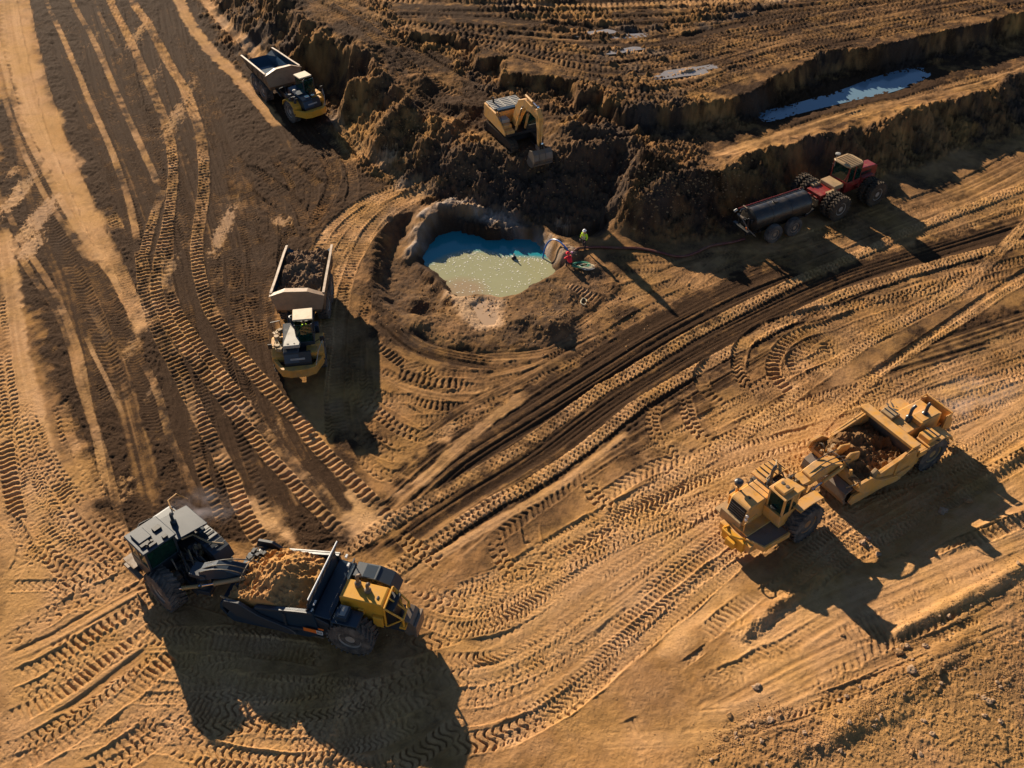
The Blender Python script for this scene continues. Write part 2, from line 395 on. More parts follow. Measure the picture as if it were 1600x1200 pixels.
def track(px, w=.9, kind='chev', depth=.07, lug=.06, pitch=.42, dv=.15, pv=.3, a=1.0, world=False, fade=.0, rim=.035, lift=0., gv=None, step=.9, ends=True):
    lug = lug*1.75 if kind != 'groove' else lug*1.15
    rim = rim*1.3
    tcount[0] += 1; ph = random.random(); tid = tcount[0]
    pts = px if world else [ground(*p[:2])[:2] for p in px]
    C = cr(pts, step)
    hw = w/2; R_ = hw*1.35+.12
    win = []
    S = 0.0
    for i in range(len(C)-1):
        ax, ay = C[i]; bx, by = C[i+1]; ex, ey = bx-ax, by-ay; L2 = ex*ex+ey*ey
        if L2 < 1e-6: continue
        L = math.sqrt(L2)
        r0, r1 = np.searchsorted(Y_, [min(ay, by)-R_, max(ay, by)+R_])
        if r1 > r0:
            ta = T_[r0]; tb = T_[min(r1, NR_-1)]
            x0, x1 = min(ax, bx)-R_, max(ax, bx)+R_
            c0 = np.searchsorted(U_, min(x0/ta, x0/tb)); c1 = np.searchsorted(U_, max(x1/ta, x1/tb))
            if c1 > c0:
                sl = (slice(r0, r1), slice(c0, c1))
                xx = X[sl]-ax; yy = Y[sl]-ay
                t = (xx*ex+yy*ey)/L2
                if ends and (i == 0 or i == len(C)-2): tc = t.clip(0, 1) if not (i == 0) else t.clip(0, 1)
                tc = t.clip(0, 1)
                qx = xx-tc*ex; qy = yy-tc*ey
                d = np.sqrt(qx*qx+qy*qy)*np.where(ex*yy-ey*xx > 0, 1, -1)
                better = (np.abs(d) < np.abs(Dm[sl])) & (np.abs(d) < R_)
                Dm[sl] = np.where(better, d, Dm[sl]); Sm[sl] = np.where(better, S+tc*L, Sm[sl])
                win.append((r0, r1, c0, c1))
        S += L
    if not win: return
    r0 = min(q[0] for q in win); r1 = max(q[1] for q in win); c0 = min(q[2] for q in win); c1 = max(q[3] for q in win)
    sub = Dm[r0:r1, c0:c1]
    idx = np.nonzero(sub < 90)
    ii = (idx[0]+r0, idx[1]+c0)
    d = Dm[ii]; s = Sm[ii]; x = X[ii]; y = Y[ii]
    Dm[ii] = 99.
    dn = d/hw+.09*vn(x*1.1, y*1.1, 2)+.07*vn(x*3.7, y*3.7, 3)
    s = s+.10*vn(x*.8+tid, y*.8, 3)+.035*vn(x*3.1, y*3.1, 1)
    # longitudinal fade in and out with patches worn away
    wear = np.clip(.64+.75*vn(s*.23+tid*9.1, d*.4+tid, 1)+.25*vn(x*2.3, y*2.3, 3)-fade, 0, 1)
    e_ = 1.3*vn(x*.9+tid, y*.9, 5); endf = sstep(0, 2.2, s+e_)*sstep(0, 2.2, S-s+e_) if ends else 1.0
    m = (1-sstep(.93, 1.08, np.abs(dn)))*a*endf
    if kind == 'groove':
        st = .5*vn(d*5.0+3*tid, s*.05, 1)+.35*vn(d*11.+tid, s*.12, 2)+.25*vn(d*2.1+tid, s*.04, 4)
        h = M[ii]+lift-depth*.5+lug*st+.012*vn(x*5, y*5, 1)
        m = (1-sstep(.6, 1.05, np.abs(dn)+.25*vn(x*2.1, y*2.1, 4)))*a*endf
        Hf[ii] = Hf[ii]*(1-m)+h*m
        st = st+.35*fbm(x*2.2, y*2.2, 3, 4); dd = np.clip(dv-.38*st*np.clip(dv*1.6, .3, 1), 0, 1)
        damp[ii] = damp[ii]*(1-m)+dd*m; pale[ii] = pale[ii]*(1-m)+np.clip(pv+.35*(st-.2), 0, 1)*m
        return
    T = teeth(kind, s, dn, w, pitch*(1+.02*math.sin(tid)), ph)
    bed = M[ii]*.75+Hf[ii]*.25
    lo = .02*vn(s*.5+tid, d*.8, 4)
    h = bed+lift-depth+lo+lug*(T-.65)*wear+.008*vn(x*7, y*7, 2)+.014*b3[ii]*(1-.5*wear)
    rimh = rim*np.exp(-((np.abs(dn)-1.12)/.13)**2)*(.6+.5*vn(s*1.3, d*2+tid, 5))*endf*a
    Hf[ii] = Hf[ii]*(1-m)+h*m+rimh*(1-m)
    mc = m*np.clip(.30+.60*wear+.55*fbm(x*1.6, y*1.6, 3, 2), 0, 1)
    damp[ii] = damp[ii]*(1-mc)+np.clip(dv+.10*vn(x*1.1, y*1.1, 3)+.25*(1-T)*(dv > .35), 0, 1)*mc
    pale[ii] = pale[ii]*(1-mc)+np.clip(pv+.30*vn(x*.9+4, y*.9, 4), 0, 1)*mc
    if gv is not None: grey[ii] = grey[ii]*(1-mc)+gv*mc
def rs_(pts, m=14):
    C = cr(pts, 25.); L = np.concatenate([[0], np.cumsum(np.linalg.norm(np.diff(C, axis=0), axis=1))])
    q = np.linspace(0, L[-1], m); return np.stack([np.interp(q, L, C[:, 0]), np.interp(q, L, C[:, 1])], 1)
def patch(A, B, n, kinds=('chev', 'wave', 'wave', 'bars'), lmin=3, lmax=9, **kw):
    A_, B_ = rs_(A, 20), rs_(B, 20)
    for _ in range(int(n*1.5)):
        t = random.random(); sl = random.uniform(-.12, .12); L = random.randint(lmin, lmax); i0 = random.randint(0, 20-L)
        tt = np.clip(t+sl*np.linspace(-1, 1, 20), 0, 1); C = (A_*(1-tt[:, None])+B_*tt[:, None])[i0:i0+L+1]
        kk = dict(kw); kk.pop('wr_', None); kk['kind'] = random.choice(kinds); kk.setdefault('w', random.choice([.6, .7, .8, .95])); kk.setdefault('pitch', random.choice([.26, .30, .34, .42]))
        kk.setdefault('lug', random.uniform(.045, .10)); kk.setdefault('depth', random.uniform(.02, .07)); kk.setdefault('fade', random.uniform(-.35, .15))
        kk.setdefault('a', random.uniform(.75, 1))
        track([tuple(c) for c in C], **kk)
def bundle(A, B, n, jit=.25, kinds=('chev', 'wave', 'wave', 'bars'), **kw):
    def rs(pts, m=14):
        C = cr(pts, 25.); L = np.concatenate([[0], np.cumsum(np.linalg.norm(np.diff(C, axis=0), axis=1))])
        q = np.linspace(0, L[-1], m); return np.stack([np.interp(q, L, C[:, 0]), np.interp(q, L, C[:, 1])], 1)
    A_, B_ = rs(A), rs(B)
    order = list(range(n)); random.shuffle(order)
    for k in order:
        t = (k+.5)/n+random.uniform(-jit, jit)/n; sl = random.uniform(-jit, jit)/n*1.6
        tt = t+sl*np.linspace(-1, 1, len(A_))
        C = A_*(1-tt[:, None])+B_*tt[:, None]
        kk = dict(kw); kk['kind'] = random.choice(kinds)
        if 'w' not in kk: kk['w'] = random.choice([.85, .95, 1.05])
        if 'wr' in kk: kk['w'] = random.uniform(*kk.pop('wr'))
        kk.setdefault('pitch', random.choice([.32, .36, .42]))
        i0 = random.choice([0, 0, 0, 1, 3]); i1 = random.choice([14, 14, 14, 12, 10])
        track([tuple(c) for c in C[i0:i1]], **kk)
patch([(640, 790), (760, 700), (1000, 560), (1300, 420)], [(720, 900), (820, 820), (1050, 660), (1350, 480)], 26, kinds=('groove', 'groove', 'fine'), lug=.07, depth=.03, dv=.5, pv=.2, w=1.1, lmin=5, lmax=12)
patch([(1180, 850), (1300, 760), (1450, 690), (1640, 620)], [(1200, 980), (1330, 880), (1480, 790), (1640, 700)], 30, kinds=('wave', 'chev', 'fine', 'bars'), dv=.16, pv=.35)
patch([(505, 440), (510, 560), (520, 700)], [(590, 440), (590, 560), (610, 740)], 16, kinds=('bars', 'wave'), dv=.35, pv=.2, w=.85)
patch([(1160, 395), (1300, 350), (1500, 270)], [(1200, 440), (1350, 390), (1560, 300)], 18, kinds=('bars', 'groove', 'fine'), dv=.3, pv=.3, w=.8)
patch([(1150, 1010), (1300, 930), (1500, 850), (1640, 790)], [(1000, 1210), (1250, 1150), (1450, 1060), (1640, 970)], 26, kinds=('groove', 'fine', 'groove'), dv=.34, pv=.15, w=.5, lug=.05, depth=.03, a=.8, lmin=4, lmax=9)
patch([(1150, 1010), (1300, 930), (1500, 850), (1640, 790)], [(1060, 1160), (1250, 1060), (1450, 960), (1640, 870)], 18, kinds=('groove', 'groove', 'fine'), dv=.25, pv=.3, w=1.6, lug=.06, depth=.02, lmin=5, lmax=12)
patch([(930, 400), (1050, 400), (1160, 395)], [(960, 480), (1060, 440), (1170, 410)], 14, kinds=('bars', 'fine'), dv=.4, pv=.3, w=.8, lug=.05, pitch=.3)
# ---- upper field, level 5.5
bundle([(560, 12), (800, 4), (1000, -4), (1300, -14), (1640, -40)], [(700, 60), (860, 100), (1020, 128), (1200, 104), (1400, 52), (1640, 8)], 11, kinds=('bars', 'bars', 'wave'),
       w=1.0, pitch=.55, depth=.10, lug=.09, dv=.42, pv=.15, rim=.12, a=.95, fade=.05)
bundle([(830, 104), (1000, 120), (1150, 90)], [(900, 122), (1040, 160), (1180, 120)], 3, kinds=('bars',), w=1.0, pitch=.55, depth=.1, lug=.1, dv=.4, pv=.15, rim=.1)
for q in ([(700, 22), (900, 40), (1100, 60), (1300, 30), (1600, -20)], [(800, 75), (960, 95), (1120, 60), (1300, 48)], [(900, 108), (1040, 108), (1200, 75), (1360, 60)], [(860, 60), (1000, 70), (1200, 30), (1500, 0)]):
    track(q, w=1.5, kind='groove', depth=.22, lug=.10, dv=.8, pv=0, rim=.1)
track([(560, -5), (640, 2), (800, 8), (1000, 6), (1250, -4), (1500, -20)], w=1.2, kind='bars', depth=.08, lug=.09, pitch=.55, dv=.2, pv=.5)
track([(430, -50), (520, -8), (600, 28), (640, 44), (700, 50)], w=1.1, kind='bars', depth=.08, lug=.08, pitch=.5, dv=.3, pv=.4)
track([(400, -40), (500, 8), (560, 40), (600, 70), (640, 105), (690, 135), (750, 165)], w=1.0, kind='bars', depth=.1, lug=.08, pitch=.45, dv=.45, pv=.15)
track([(450, -30), (540, 10), (600, 45), (660, 85), (720, 120), (770, 140)], w=.9, kind='bars', depth=.1, lug=.08, pitch=.45, dv=.45, pv=.15)
track([(590, 95), (630, 130), (680, 165), (740, 195)], w=1.0, kind='bars', depth=.1, lug=.09, pitch=.4, dv=.5, pv=.1)
track([(1010, 178), (950, 190), (900, 180), (860, 185)], w=1.8, kind='bars', depth=.05, lug=.08, pitch=.4, dv=.5, pv=.15)
# bench strip
for q in ([(1110, 262), (1200, 225), (1300, 190), (1400, 160), (1500, 140), (1620, 100)], [(1100, 250), (1220, 208), (1340, 172), (1450, 150), (1560, 120), (1640, 95)]):
    track(q, w=1.6, kind='groove', depth=.05, lug=.08, dv=.35, pv=.3)
track([(1310, 185), (1400, 158), (1500, 128), (1600, 105)], w=.8, kind='bars', depth=.05, lug=.05, dv=.3, pv=.3)

# ---- left: long wheel streaks in the damp earth
patch([(60, -40), (120, 150), (190, 330), (260, 560), (300, 800)], [(290, -40), (330, 150), (400, 380), (430, 600), (540, 820)], 26, kinds=('groove',), wr_=0, lug=.10, depth=.05, dv=.80, pv=0, w=1.8, lmin=6, lmax=14)
patch([(60, -40), (120, 150), (190, 330), (260, 560), (300, 800)], [(290, -40), (330, 150), (400, 380), (430, 600), (540, 820)], 14, kinds=('fine', 'bars'), lug=.05, depth=.04, dv=.62, pv=.05, w=.7, lmin=4, lmax=10, a=.8)
patch([(0, 60), (40, 300), (100, 480), (170, 800)], [(30, 120), (110, 340), (210, 520), (300, 790)], 12, kinds=('groove', 'fine'), lug=.03, depth=.03, dv=.6, pv=0, w=1.2, lmin=6, lmax=14)
patch([(330, 0), (420, 200), (480, 340)], [(390, 0), (490, 200), (560, 260)], 8, kinds=('groove',), lug=.09, depth=.04, dv=.7, pv=0, w=1.4)
# ---- left: smooth dry lanes and thin wheel lines
sm = dict(kind='fine', lug=.012, pitch=.3, rim=.05)
track([(8, -60), (22, 60), (48, 170), (95, 270), (140, 370), (170, 420)], w=2.3, kind='groove', depth=.12, lug=.03, dv=.12, pv=.75)
track([(26, -60), (50, 70), (85, 200), (125, 300), (160, 380), (205, 470), (232, 520)], w=1.3, depth=.10, dv=.1, pv=.65, **sm)
track([(-5, 60), (28, 178), (72, 270), (110, 338), (152, 400), (190, 450)], w=.55, depth=-.02, dv=.15, pv=.75, **sm)
track([(-10, 92), (20, 195), (62, 290), (100, 352), (140, 412)], w=.45, depth=-.02, dv=.3, pv=.55, **sm)
track([(60, -60), (72, 0), (100, 63), (140, 157), (173, 233), (200, 310), (217, 388)], w=.55, depth=-.02, dv=.2, pv=.6, kind='bars', lug=.035, pitch=.3, rim=.03)
track([(90, -60), (112, 0), (143, 57), (177, 133), (207, 200), (233, 257), (252, 300)], w=.6, depth=-.01, dv=.2, pv=.6, kind='bars', lug=.03, pitch=.3, rim=.03)
track([(130, -60), (150, 10), (172, 55), (190, 90)], w=.45, depth=-.01, dv=.35, pv=.4, a=.8, **sm)
track([(0, 340), (20, 380), (50, 430), (85, 480), (110, 540), (125, 600), (150, 680), (170, 790)], w=.5, depth=-.02, dv=.25, pv=.5, **sm)
track([(0, 300), (30, 370), (75, 440), (100, 490), (125, 560), (140, 640), (165, 720), (185, 800), (200, 860)], w=.5, depth=-.02, dv=.25, pv=.5, **sm)
track([(128, 505), (140, 540), (165, 590), (192, 648)], w=.3, depth=-.02, dv=.3, pv=.8, **sm)
track([(135, 470), (160, 515), (180, 560)], w=.5, depth=0, dv=.4, pv=.4, a=.7, **sm)
track([(222, 560), (245, 610), (268, 690), (300, 760), (318, 800)], w=.5, depth=-.01, dv=.3, pv=.5, **sm)
# left side: dry wide treads at the frame edge
track([(2, 350), (18, 450), (28, 540), (50, 640), (80, 740)], w=1.5, kind='groove', depth=.05, lug=.02, dv=.12, pv=.7)
bundle([(-20, 420), (-5, 600), (15, 740), (70, 850), (170, 960), (240, 1010)], [(35, 560), (50, 640), (75, 740), (130, 830), (215, 900), (290, 960)], 4, kinds=('wave', 'chev'), w=1.05, depth=.05, lug=.07, pitch=.42, dv=.12, pv=.4)
bundle([(62, 560), (85, 620), (100, 690), (130, 780)], [(92, 560), (110, 640), (135, 720), (170, 810)], 2, kinds=('chev',), w=.95, depth=.06, lug=.08, pitch=.42, dv=.2, pv=.35)
bundle([(125, 740), (160, 800), (190, 850)], [(165, 800), (190, 830), (215, 880)], 2, kinds=('bars',), w=.9, dv=.2, pv=.3)
track([(165, 320), (178, 345), (192, 375)], w=1.0, kind='bars', depth=.05, lug=.06, pitch=.4, dv=.3, pv=.4)
track([(150, 350), (180, 400), (200, 450), (210, 480)], w=.9, kind='bars', depth=.05, lug=.04, pitch=.3, dv=.25, pv=.5)
# ladder prints
lad = dict(kind='bars', lug=.11, depth=-.03, dv=.14, pv=.62, rim=.03, a=1.0, fade=-.25)
track([(217, 380), (222, 406), (226, 455), (240, 500), (262, 549), (285, 594), (311, 650), (337, 699), (360, 744), (382, 800), (410, 850), (440, 880)], w=.95, pitch=.42, **lad)
track([(253, 300), (240, 340), (228, 385), (224, 420)], w=.75, pitch=.38, **lad)
track([(268, 540), (290, 590), (300, 640), (305, 700), (325, 760), (350, 820)], w=.6, pitch=.4, kind='bars', lug=.08, depth=0, dv=.4, pv=.3)
track([(158, -60), (172, 0), (202, 60), (234, 133), (257, 187), (268, 233), (270, 283), (262, 350), (250, 400), (244, 444), (255, 489), (285, 537), (319, 582), (356, 631), (394, 680), (431, 725), (487, 785), (550, 850)],
      w=.85, pitch=.45, **lad)
track([(262, 330), (264, 370), (262, 410), (262, 444), (275, 485), (303, 530), (338, 575), (375, 625), (412, 673), (450, 718), (505, 775), (565, 838)], w=.8, pitch=.45, kind='bars', lug=.11, depth=-.02, dv=.16, pv=.6)
track([(190, -60), (207, 0), (233, 40), (263, 97), (290, 143), (307, 190), (317, 233), (318, 300), (311, 350), (307, 387), (313, 436), (330, 485), (360, 534), (394, 579), (431, 620), (461, 650), (500, 702), (550, 752), (612, 814)],
      w=.95, pitch=.45, **lad)
for q in ([(340, 390), (338, 450), (345, 500)], [(372, 380), (375, 430), (380, 480), (400, 540)], [(400, 380), (400, 430), (392, 480)], [(345, 300), (360, 350), (372, 380)]):
    track(q, w=.9, kind='bars', depth=.02, lug=.06, pitch=.32, dv=.5, pv=.25, a=.9)
for q in ([(380, 255), (420, 280), (465, 320), (478, 360)], [(365, 270), (400, 310), (440, 340), (470, 390)], [(430, 240), (480, 275), (520, 300)]):
    track(q, w=.9, kind='bars', depth=.12, lug=.06, pitch=.32, dv=.5, pv=.2, a=.95)
# haul truck lane in the upper left
track([(262, -60), (281, 0), (301, 42), (329, 79), (362, 112), (402, 158), (440, 200)], w=1.5, kind='groove', depth=.08, lug=.03, dv=.15, pv=.6)
track([(305, -60), (322, 0), (349, 37), (385, 69), (420, 95)], w=1.3, kind='groove', depth=.08, lug=.03, dv=.15, pv=.55)
track([(505, 172), (545, 212), (580, 240), (612, 268), (640, 292)], w=.9, kind='bars', depth=.08, lug=.08, pitch=.35, dv=.35, pv=.4)
track([(490, 190), (525, 225), (545, 255), (552, 290), (546, 320)], w=.9, kind='bars', depth=.08, lug=.08, pitch=.35, dv=.4, pv=.3)
# curved prints sweeping past the loaded truck
bundle([(665, 272), (610, 292), (555, 312), (510, 345), (488, 385), (478, 410)], [(700, 296), (640, 318), (590, 355), (562, 400), (540, 450), (528, 530), (520, 650)], 6, jit=.12, kinds=('bars',), w=.85, pitch=.30,
       depth=.04, lug=.07, dv=.12, pv=.6, rim=.03, step=.6, fade=-.3)
track([(690, 288), (625, 315), (580, 355), (556, 400), (538, 455), (530, 540), (526, 640), (545, 700)], w=.9, kind='bars', pitch=.34, depth=.06, lug=.06, dv=.3, pv=.35)
# fans between the truck's shadow and the lane
bundle([(545, 590), (600, 610), (680, 655), (710, 678)], [(520, 660), (560, 720), (600, 750), (650, 740), (690, 705)], 5, kinds=('chev', 'wave'), w=.95, pitch=.42, dv=.25, pv=.3, depth=.06, lug=.08)
track([(575, 525), (581, 532), (619, 562), (660, 585), (712, 602), (769, 606), (830, 592)], w=.8, kind='bars', pitch=.36, depth=.05, lug=.07, dv=.3, pv=.3)
track([(577, 570), (619, 592), (656, 610), (700, 612)], w=.8, kind='bars', pitch=.36, depth=.08, lug=.07, dv=.35, pv=.25)
track([(575, 622), (640, 622), (694, 619), (769, 606), (825, 588), (881, 566), (937, 531), (1000, 492), (1070, 455), (1140, 425), (1215, 392)], w=.85, kind='bars', pitch=.36, depth=.05, lug=.06, dv=.25, pv=.4)
track([(640, 640), (720, 640), (800, 622), (870, 590), (930, 555), (1000, 515)], w=.8, kind='bars', pitch=.36, depth=.07, lug=.06, dv=.35, pv=.3)
track([(620, 580), (720, 560), (820, 555), (880, 540), (950, 500)], w=1.6, kind='groove', depth=.04, lug=.10, dv=.4, pv=.3)
track([(600, 500), (650, 540), (720, 560), (800, 570)], w=2.2, kind='groove', depth=.0, lug=.22, dv=.6, pv=.1)
track([(880, 520), (960, 470), (1050, 420), (1120, 400)], w=1.4, kind='groove', depth=.05, lug=.10, dv=.35, pv=.35)
for q in ([(880, 445), (940, 470)], [(840, 478), (895, 498)], [(925, 445), (960, 462)], [(935, 425), (1010, 445)]):
    track(q, w=1.0, kind='bars', pitch=.3, depth=.04, lug=.08, dv=.3, pv=.4, step=.3)
bundle([(1085, 400), (1050, 440), (1030, 480)], [(1170, 395), (1120, 420), (1080, 450)], 4, kinds=('fine', 'bars'), w=.8, pitch=.25, lug=.03, depth=.03, dv=.2, pv=.5)
bundle([(925, 440), (980, 430), (1060, 420)], [(940, 500), (1000, 470), (1070, 440)], 4, kinds=('bars',), w=.8, pitch=.3, lug=.04, depth=.03, dv=.25, pv=.4)
patch([(1240, 430), (1400, 380), (1640, 300)], [(1200, 560), (1400, 510), (1640, 420)], 22, kinds=('wave', 'fine', 'chev'), dv=.25, pv=.3, rim=.03)
patch([(950, 720), (1100, 640), (1250, 560), (1400, 500)], [(1000, 780), (1150, 700), (1300, 640), (1450, 590)], 22, dv=.25, pv=.35, rim=.03)
patch([(540, 560), (640, 600), (740, 610), (900, 560)], [(560, 740), (640, 760), (720, 700), (900, 610)], 18, kinds=('bars', 'wave', 'groove'), dv=.35, pv=.25, rim=.04)
patch([(600, 520), (700, 560), (800, 560), (900, 530)], [(600, 620), (700, 640), (800, 620), (950, 540)], 12, kinds=('bars', 'groove'), dv=.4, pv=.2, rim=.05)
patch([(1180, 400), (1350, 350), (1640, 230)], [(960, 520), (1200, 450), (1600, 320)], 16, kinds=('fine', 'groove', 'bars'), dv=.35, pv=.3, lug=.05)
patch([(320, 200), (350, 300), (400, 420), (440, 500)], [(480, 200), (540, 280), (470, 380), (460, 420)], 16, kinds=('bars', 'fine'), dv=.55, pv=.15, pitch=.32, rim=.03)
patch([(340, 380), (345, 480), (380, 560)], [(410, 380), (420, 480), (430, 560)], 10, kinds=('bars',), dv=.55, pv=.2, pitch=.3, rim=.02, lug=.05)
patch([(640, 30), (900, 60), (1200, 20), (1600, -30)], [(850, 100), (1040, 150), (1250, 80), (1600, 5)], 34, kinds=('bars', 'bars', 'wave', 'groove'), dv=.45, pv=.15, pitch=.5, lug=.09, rim=.09)
# right, beside the tractor
bundle([(1240, 400), (1350, 360), (1500, 300), (1640, 240)], [(1180, 470), (1330, 405), (1480, 355), (1640, 300)], 6, kinds=('fine', 'bars', 'groove'), wr=(.7, 1.2), pitch=.3, lug=.04, depth=.05, dv=.3, pv=.3)
bundle([(1390, 320), (1500, 280), (1640, 200)], [(1440, 350), (1540, 310), (1640, 260)], 4, kinds=('groove', 'fine'), wr=(.8, 1.4), lug=.05, depth=.05, dv=.4, pv=.25)

# ---- haul lane grooves and its two long prints
track([(612, 822), (650, 782), (720, 720), (830, 650), (940, 580), (1040, 518), (1150, 462), (1260, 418)], w=4.6, kind='groove', depth=.06, lug=.10, dv=.74, pv=.0)
track([(585, 905), (655, 848), (740, 790), (850, 722), (960, 640), (1060, 575), (1180, 510), (1320, 445), (1460, 400), (1620, 350)], w=4.0, kind='groove', depth=.06, lug=.10, dv=.74, pv=.0)
track([(600, 790), (660, 750), (700, 712), (760, 662), (830, 610)], w=1.0, kind='groove', depth=.02, lug=.05, dv=.25, pv=.6)
track([(640, 700), (720, 640), (820, 590), (950, 520)], w=1.0, kind='groove', depth=.04, lug=.10, dv=.5, pv=.2)
lp = dict(kind='chev', lug=.09, depth=-.03, dv=.06, pv=.6, pitch=.36, fade=-.4)
track([(520, 872), (559, 848), (615, 812), (675, 779), (735, 744), (806, 704), (881, 651), (937, 610), (1000, 574), (1072, 529), (1133, 496), (1194, 464), (1260, 432), (1356, 391), (1442, 352), (1600, 292), (1640, 275)], w=.85, **lp)
track([(560, 930), (600, 900), (660, 862), (712, 825), (769, 787), (825, 758), (900, 709), (956, 664), (1003, 628), (1072, 586), (1133, 553), (1194, 520), (1255, 488), (1316, 460), (1377, 440), (1458, 415), (1560, 388), (1640, 372)], w=.85, **lp)
track([(620, 912), (680, 872), (740, 836), (800, 800), (870, 760), (930, 715), (985, 672)], w=.7, kind='groove', lug=.05, depth=.03, dv=.2, pv=.4)

# ---- right middle
bundle([(1240, 520), (1330, 470), (1450, 425), (1640, 395)], [(1300, 560), (1420, 510), (1500, 470), (1640, 430)], 5, kinds=('wave', 'chev', 'fine'), w=.9, pitch=.36, lug=.05, depth=.05, dv=.25, pv=.3)
bundle([(1330, 620), (1450, 560), (1640, 500)], [(1350, 660), (1480, 610), (1640, 560)], 5, kinds=('wave', 'chev', 'groove'), w=.9, pitch=.36, lug=.05, depth=.05, dv=.28, pv=.3)
bundle([(1400, 560), (1500, 520), (1640, 470)], [(1350, 600), (1480, 560), (1640, 510)], 3, kinds=('groove',), w=1.2, lug=.08, depth=.05, dv=.6, pv=.1)
for q, k in (([(1190, 626), (1161, 594), (1153, 561), (1169, 529), (1214, 504), (1295, 484), (1356, 472), (1417, 460), (1519, 427), (1640, 395)], 'wave'),
             ([(1234, 612), (1210, 586), (1214, 553), (1242, 525), (1295, 508), (1356, 484), (1417, 468)], 'bars'),
             ([(1129, 702), (1084, 667), (1068, 612)], 'chev'), ([(1048, 715), (1019, 665), (1027, 625)], 'chev'),
             ([(1140, 640), (1104, 612), (1096, 582), (1133, 550)], 'bars'), ([(1075, 760), (1030, 720), (1015, 690)], 'chev'),
             ([(1250, 590), (1240, 560), (1270, 540)], 'bars'), ([(1290, 560), (1285, 535)], 'bars')):
    track(q, w=.95, kind=k, lug=.13, depth=.07, dv=.25, pv=.3, pitch=.4, step=.5, rim=.06)
# sweep of scraper prints through the lower middle
bundle([(640, 880), (690, 905), (760, 900), (860, 840), (980, 775), (1130, 705), (1260, 670), (1400, 628), (1640, 560)],
       [(690, 1180), (780, 1165), (890, 1110), (1000, 1020), (1100, 930), (1200, 850), (1330, 780), (1480, 740), (1640, 640)], 12, jit=.3, kinds=('wave', 'chev', 'wave'), w=1.05,
       dv=.12, pv=.4, depth=.05, lug=.085, rim=.03)
bundle([(900, 790), (1000, 730), (1100, 700)], [(960, 830), (1060, 780), (1130, 740)], 3, kinds=('chev', 'fine'), w=.95, pitch=.42, lug=.04, depth=.03, dv=.12, pv=.5)
bundle([(250, 985), (400, 1060), (560, 1040), (700, 1000)], [(230, 1210), (420, 1230), (600, 1230), (720, 1160)], 6, kinds=('chev', 'wave'), w=1.05, dv=.15, pv=.35, depth=.05, lug=.08)
bundle([(620, 890), (700, 905)], [(600, 1060), (720, 1060)], 4, kinds=('wave',), w=1.0, dv=.15, pv=.3, depth=.05, lug=.08, pitch=.42)
SW = ([(640, 880), (690, 905), (760, 900), (860, 840), (980, 775), (1130, 705), (1260, 670), (1400, 628), (1640, 560)],
       [(690, 1180), (780, 1165), (890, 1110), (1000, 1020), (1100, 930), (1200, 850), (1330, 780), (1480, 740), (1640, 640)])
patch(*SW, 46, dv=.14, pv=.4, rim=.03)
patch(*SW, 16, kinds=('groove',), w=.8, a=.6, dv=.2, pv=.4, lug=.04, depth=.03)
patch([(700, 905), (860, 850), (1000, 780), (1150, 720)], [(700, 960), (860, 900), (1000, 840), (1150, 780)], 16, kinds=('chev', 'fine', 'wave'), dv=.12, pv=.5, rim=.02)
patch([(0, 800), (100, 850), (220, 860), (300, 900)], [(0, 1220), (200, 1160), (400, 1150), (700, 1130)], 50, dv=.15, pv=.4, rim=.03)
patch([(250, 985), (400, 1060), (560, 1040), (700, 1000)], [(230, 1210), (420, 1230), (600, 1230), (720, 1160)], 20, dv=.15, pv=.35, rim=.03)
patch([(40, 560), (80, 700), (150, 800), (230, 880)], [(0, 700), (20, 820), (80, 920), (200, 1000)], 18, dv=.14, pv=.45, rim=.03)
for q, k in (([(766, 826), (776, 858), (795, 890), (836, 915)], 'chev'), ([(829, 796), (829, 832), (840, 862), (872, 890)], 'chev'), ([(938, 728), (922, 761), (941, 786), (970, 797)], 'chev'),
             ([(700, 890), (672, 868), (640, 850), (618, 826)], 'chev'), ([(990, 700), (1030, 690), (1060, 720)], 'wave')):
    track(q, w=.95, kind=k, lug=.13, depth=.07, dv=.22, pv=.3, pitch=.42, step=.5, rim=.06)
cx_ = dict(kind='chev', lug=.09, depth=.0, dv=.08, pv=.5, pitch=.34, fade=-.3)
track([(1010, 780), (1080, 730), (1169, 671), (1234, 622), (1295, 577), (1356, 533), (1417, 496), (1478, 464), (1527, 427), (1567, 387), (1600, 354), (1640, 318)], w=.85, **cx_)
track([(1250, 700), (1280, 665), (1336, 614), (1377, 577), (1417, 553), (1458, 525), (1519, 488), (1559, 460), (1640, 412)], w=.8, **cx_)
track([(1345, 600), (1400, 560), (1470, 512), (1560, 450), (1640, 400)], w=.5, kind='fine', lug=.03, depth=.08, dv=.2, pv=.4)
# lower left: rows running from the lower left towards the dark scraper
bundle([(-30, 975), (60, 935), (150, 890), (240, 850)], [(-30, 1240), (90, 1180), (200, 1090), (290, 1010)], 9, jit=.3, kinds=('chev', 'wave', 'bars', 'chev', 'groove'), w=1.0, dv=.15, pv=.35, depth=.05, lug=.08)
bundle([(60, 1210), (150, 1150), (250, 1070)], [(150, 1230), (230, 1180), (290, 1120)], 3, kinds=('chev', 'bars'), w=1.0, dv=.15, pv=.3)
track([(0, 1010), (80, 965), (140, 920), (200, 885)], w=.9, kind='wave', lug=.11, depth=.05, dv=.2, pv=.3, pitch=.5)
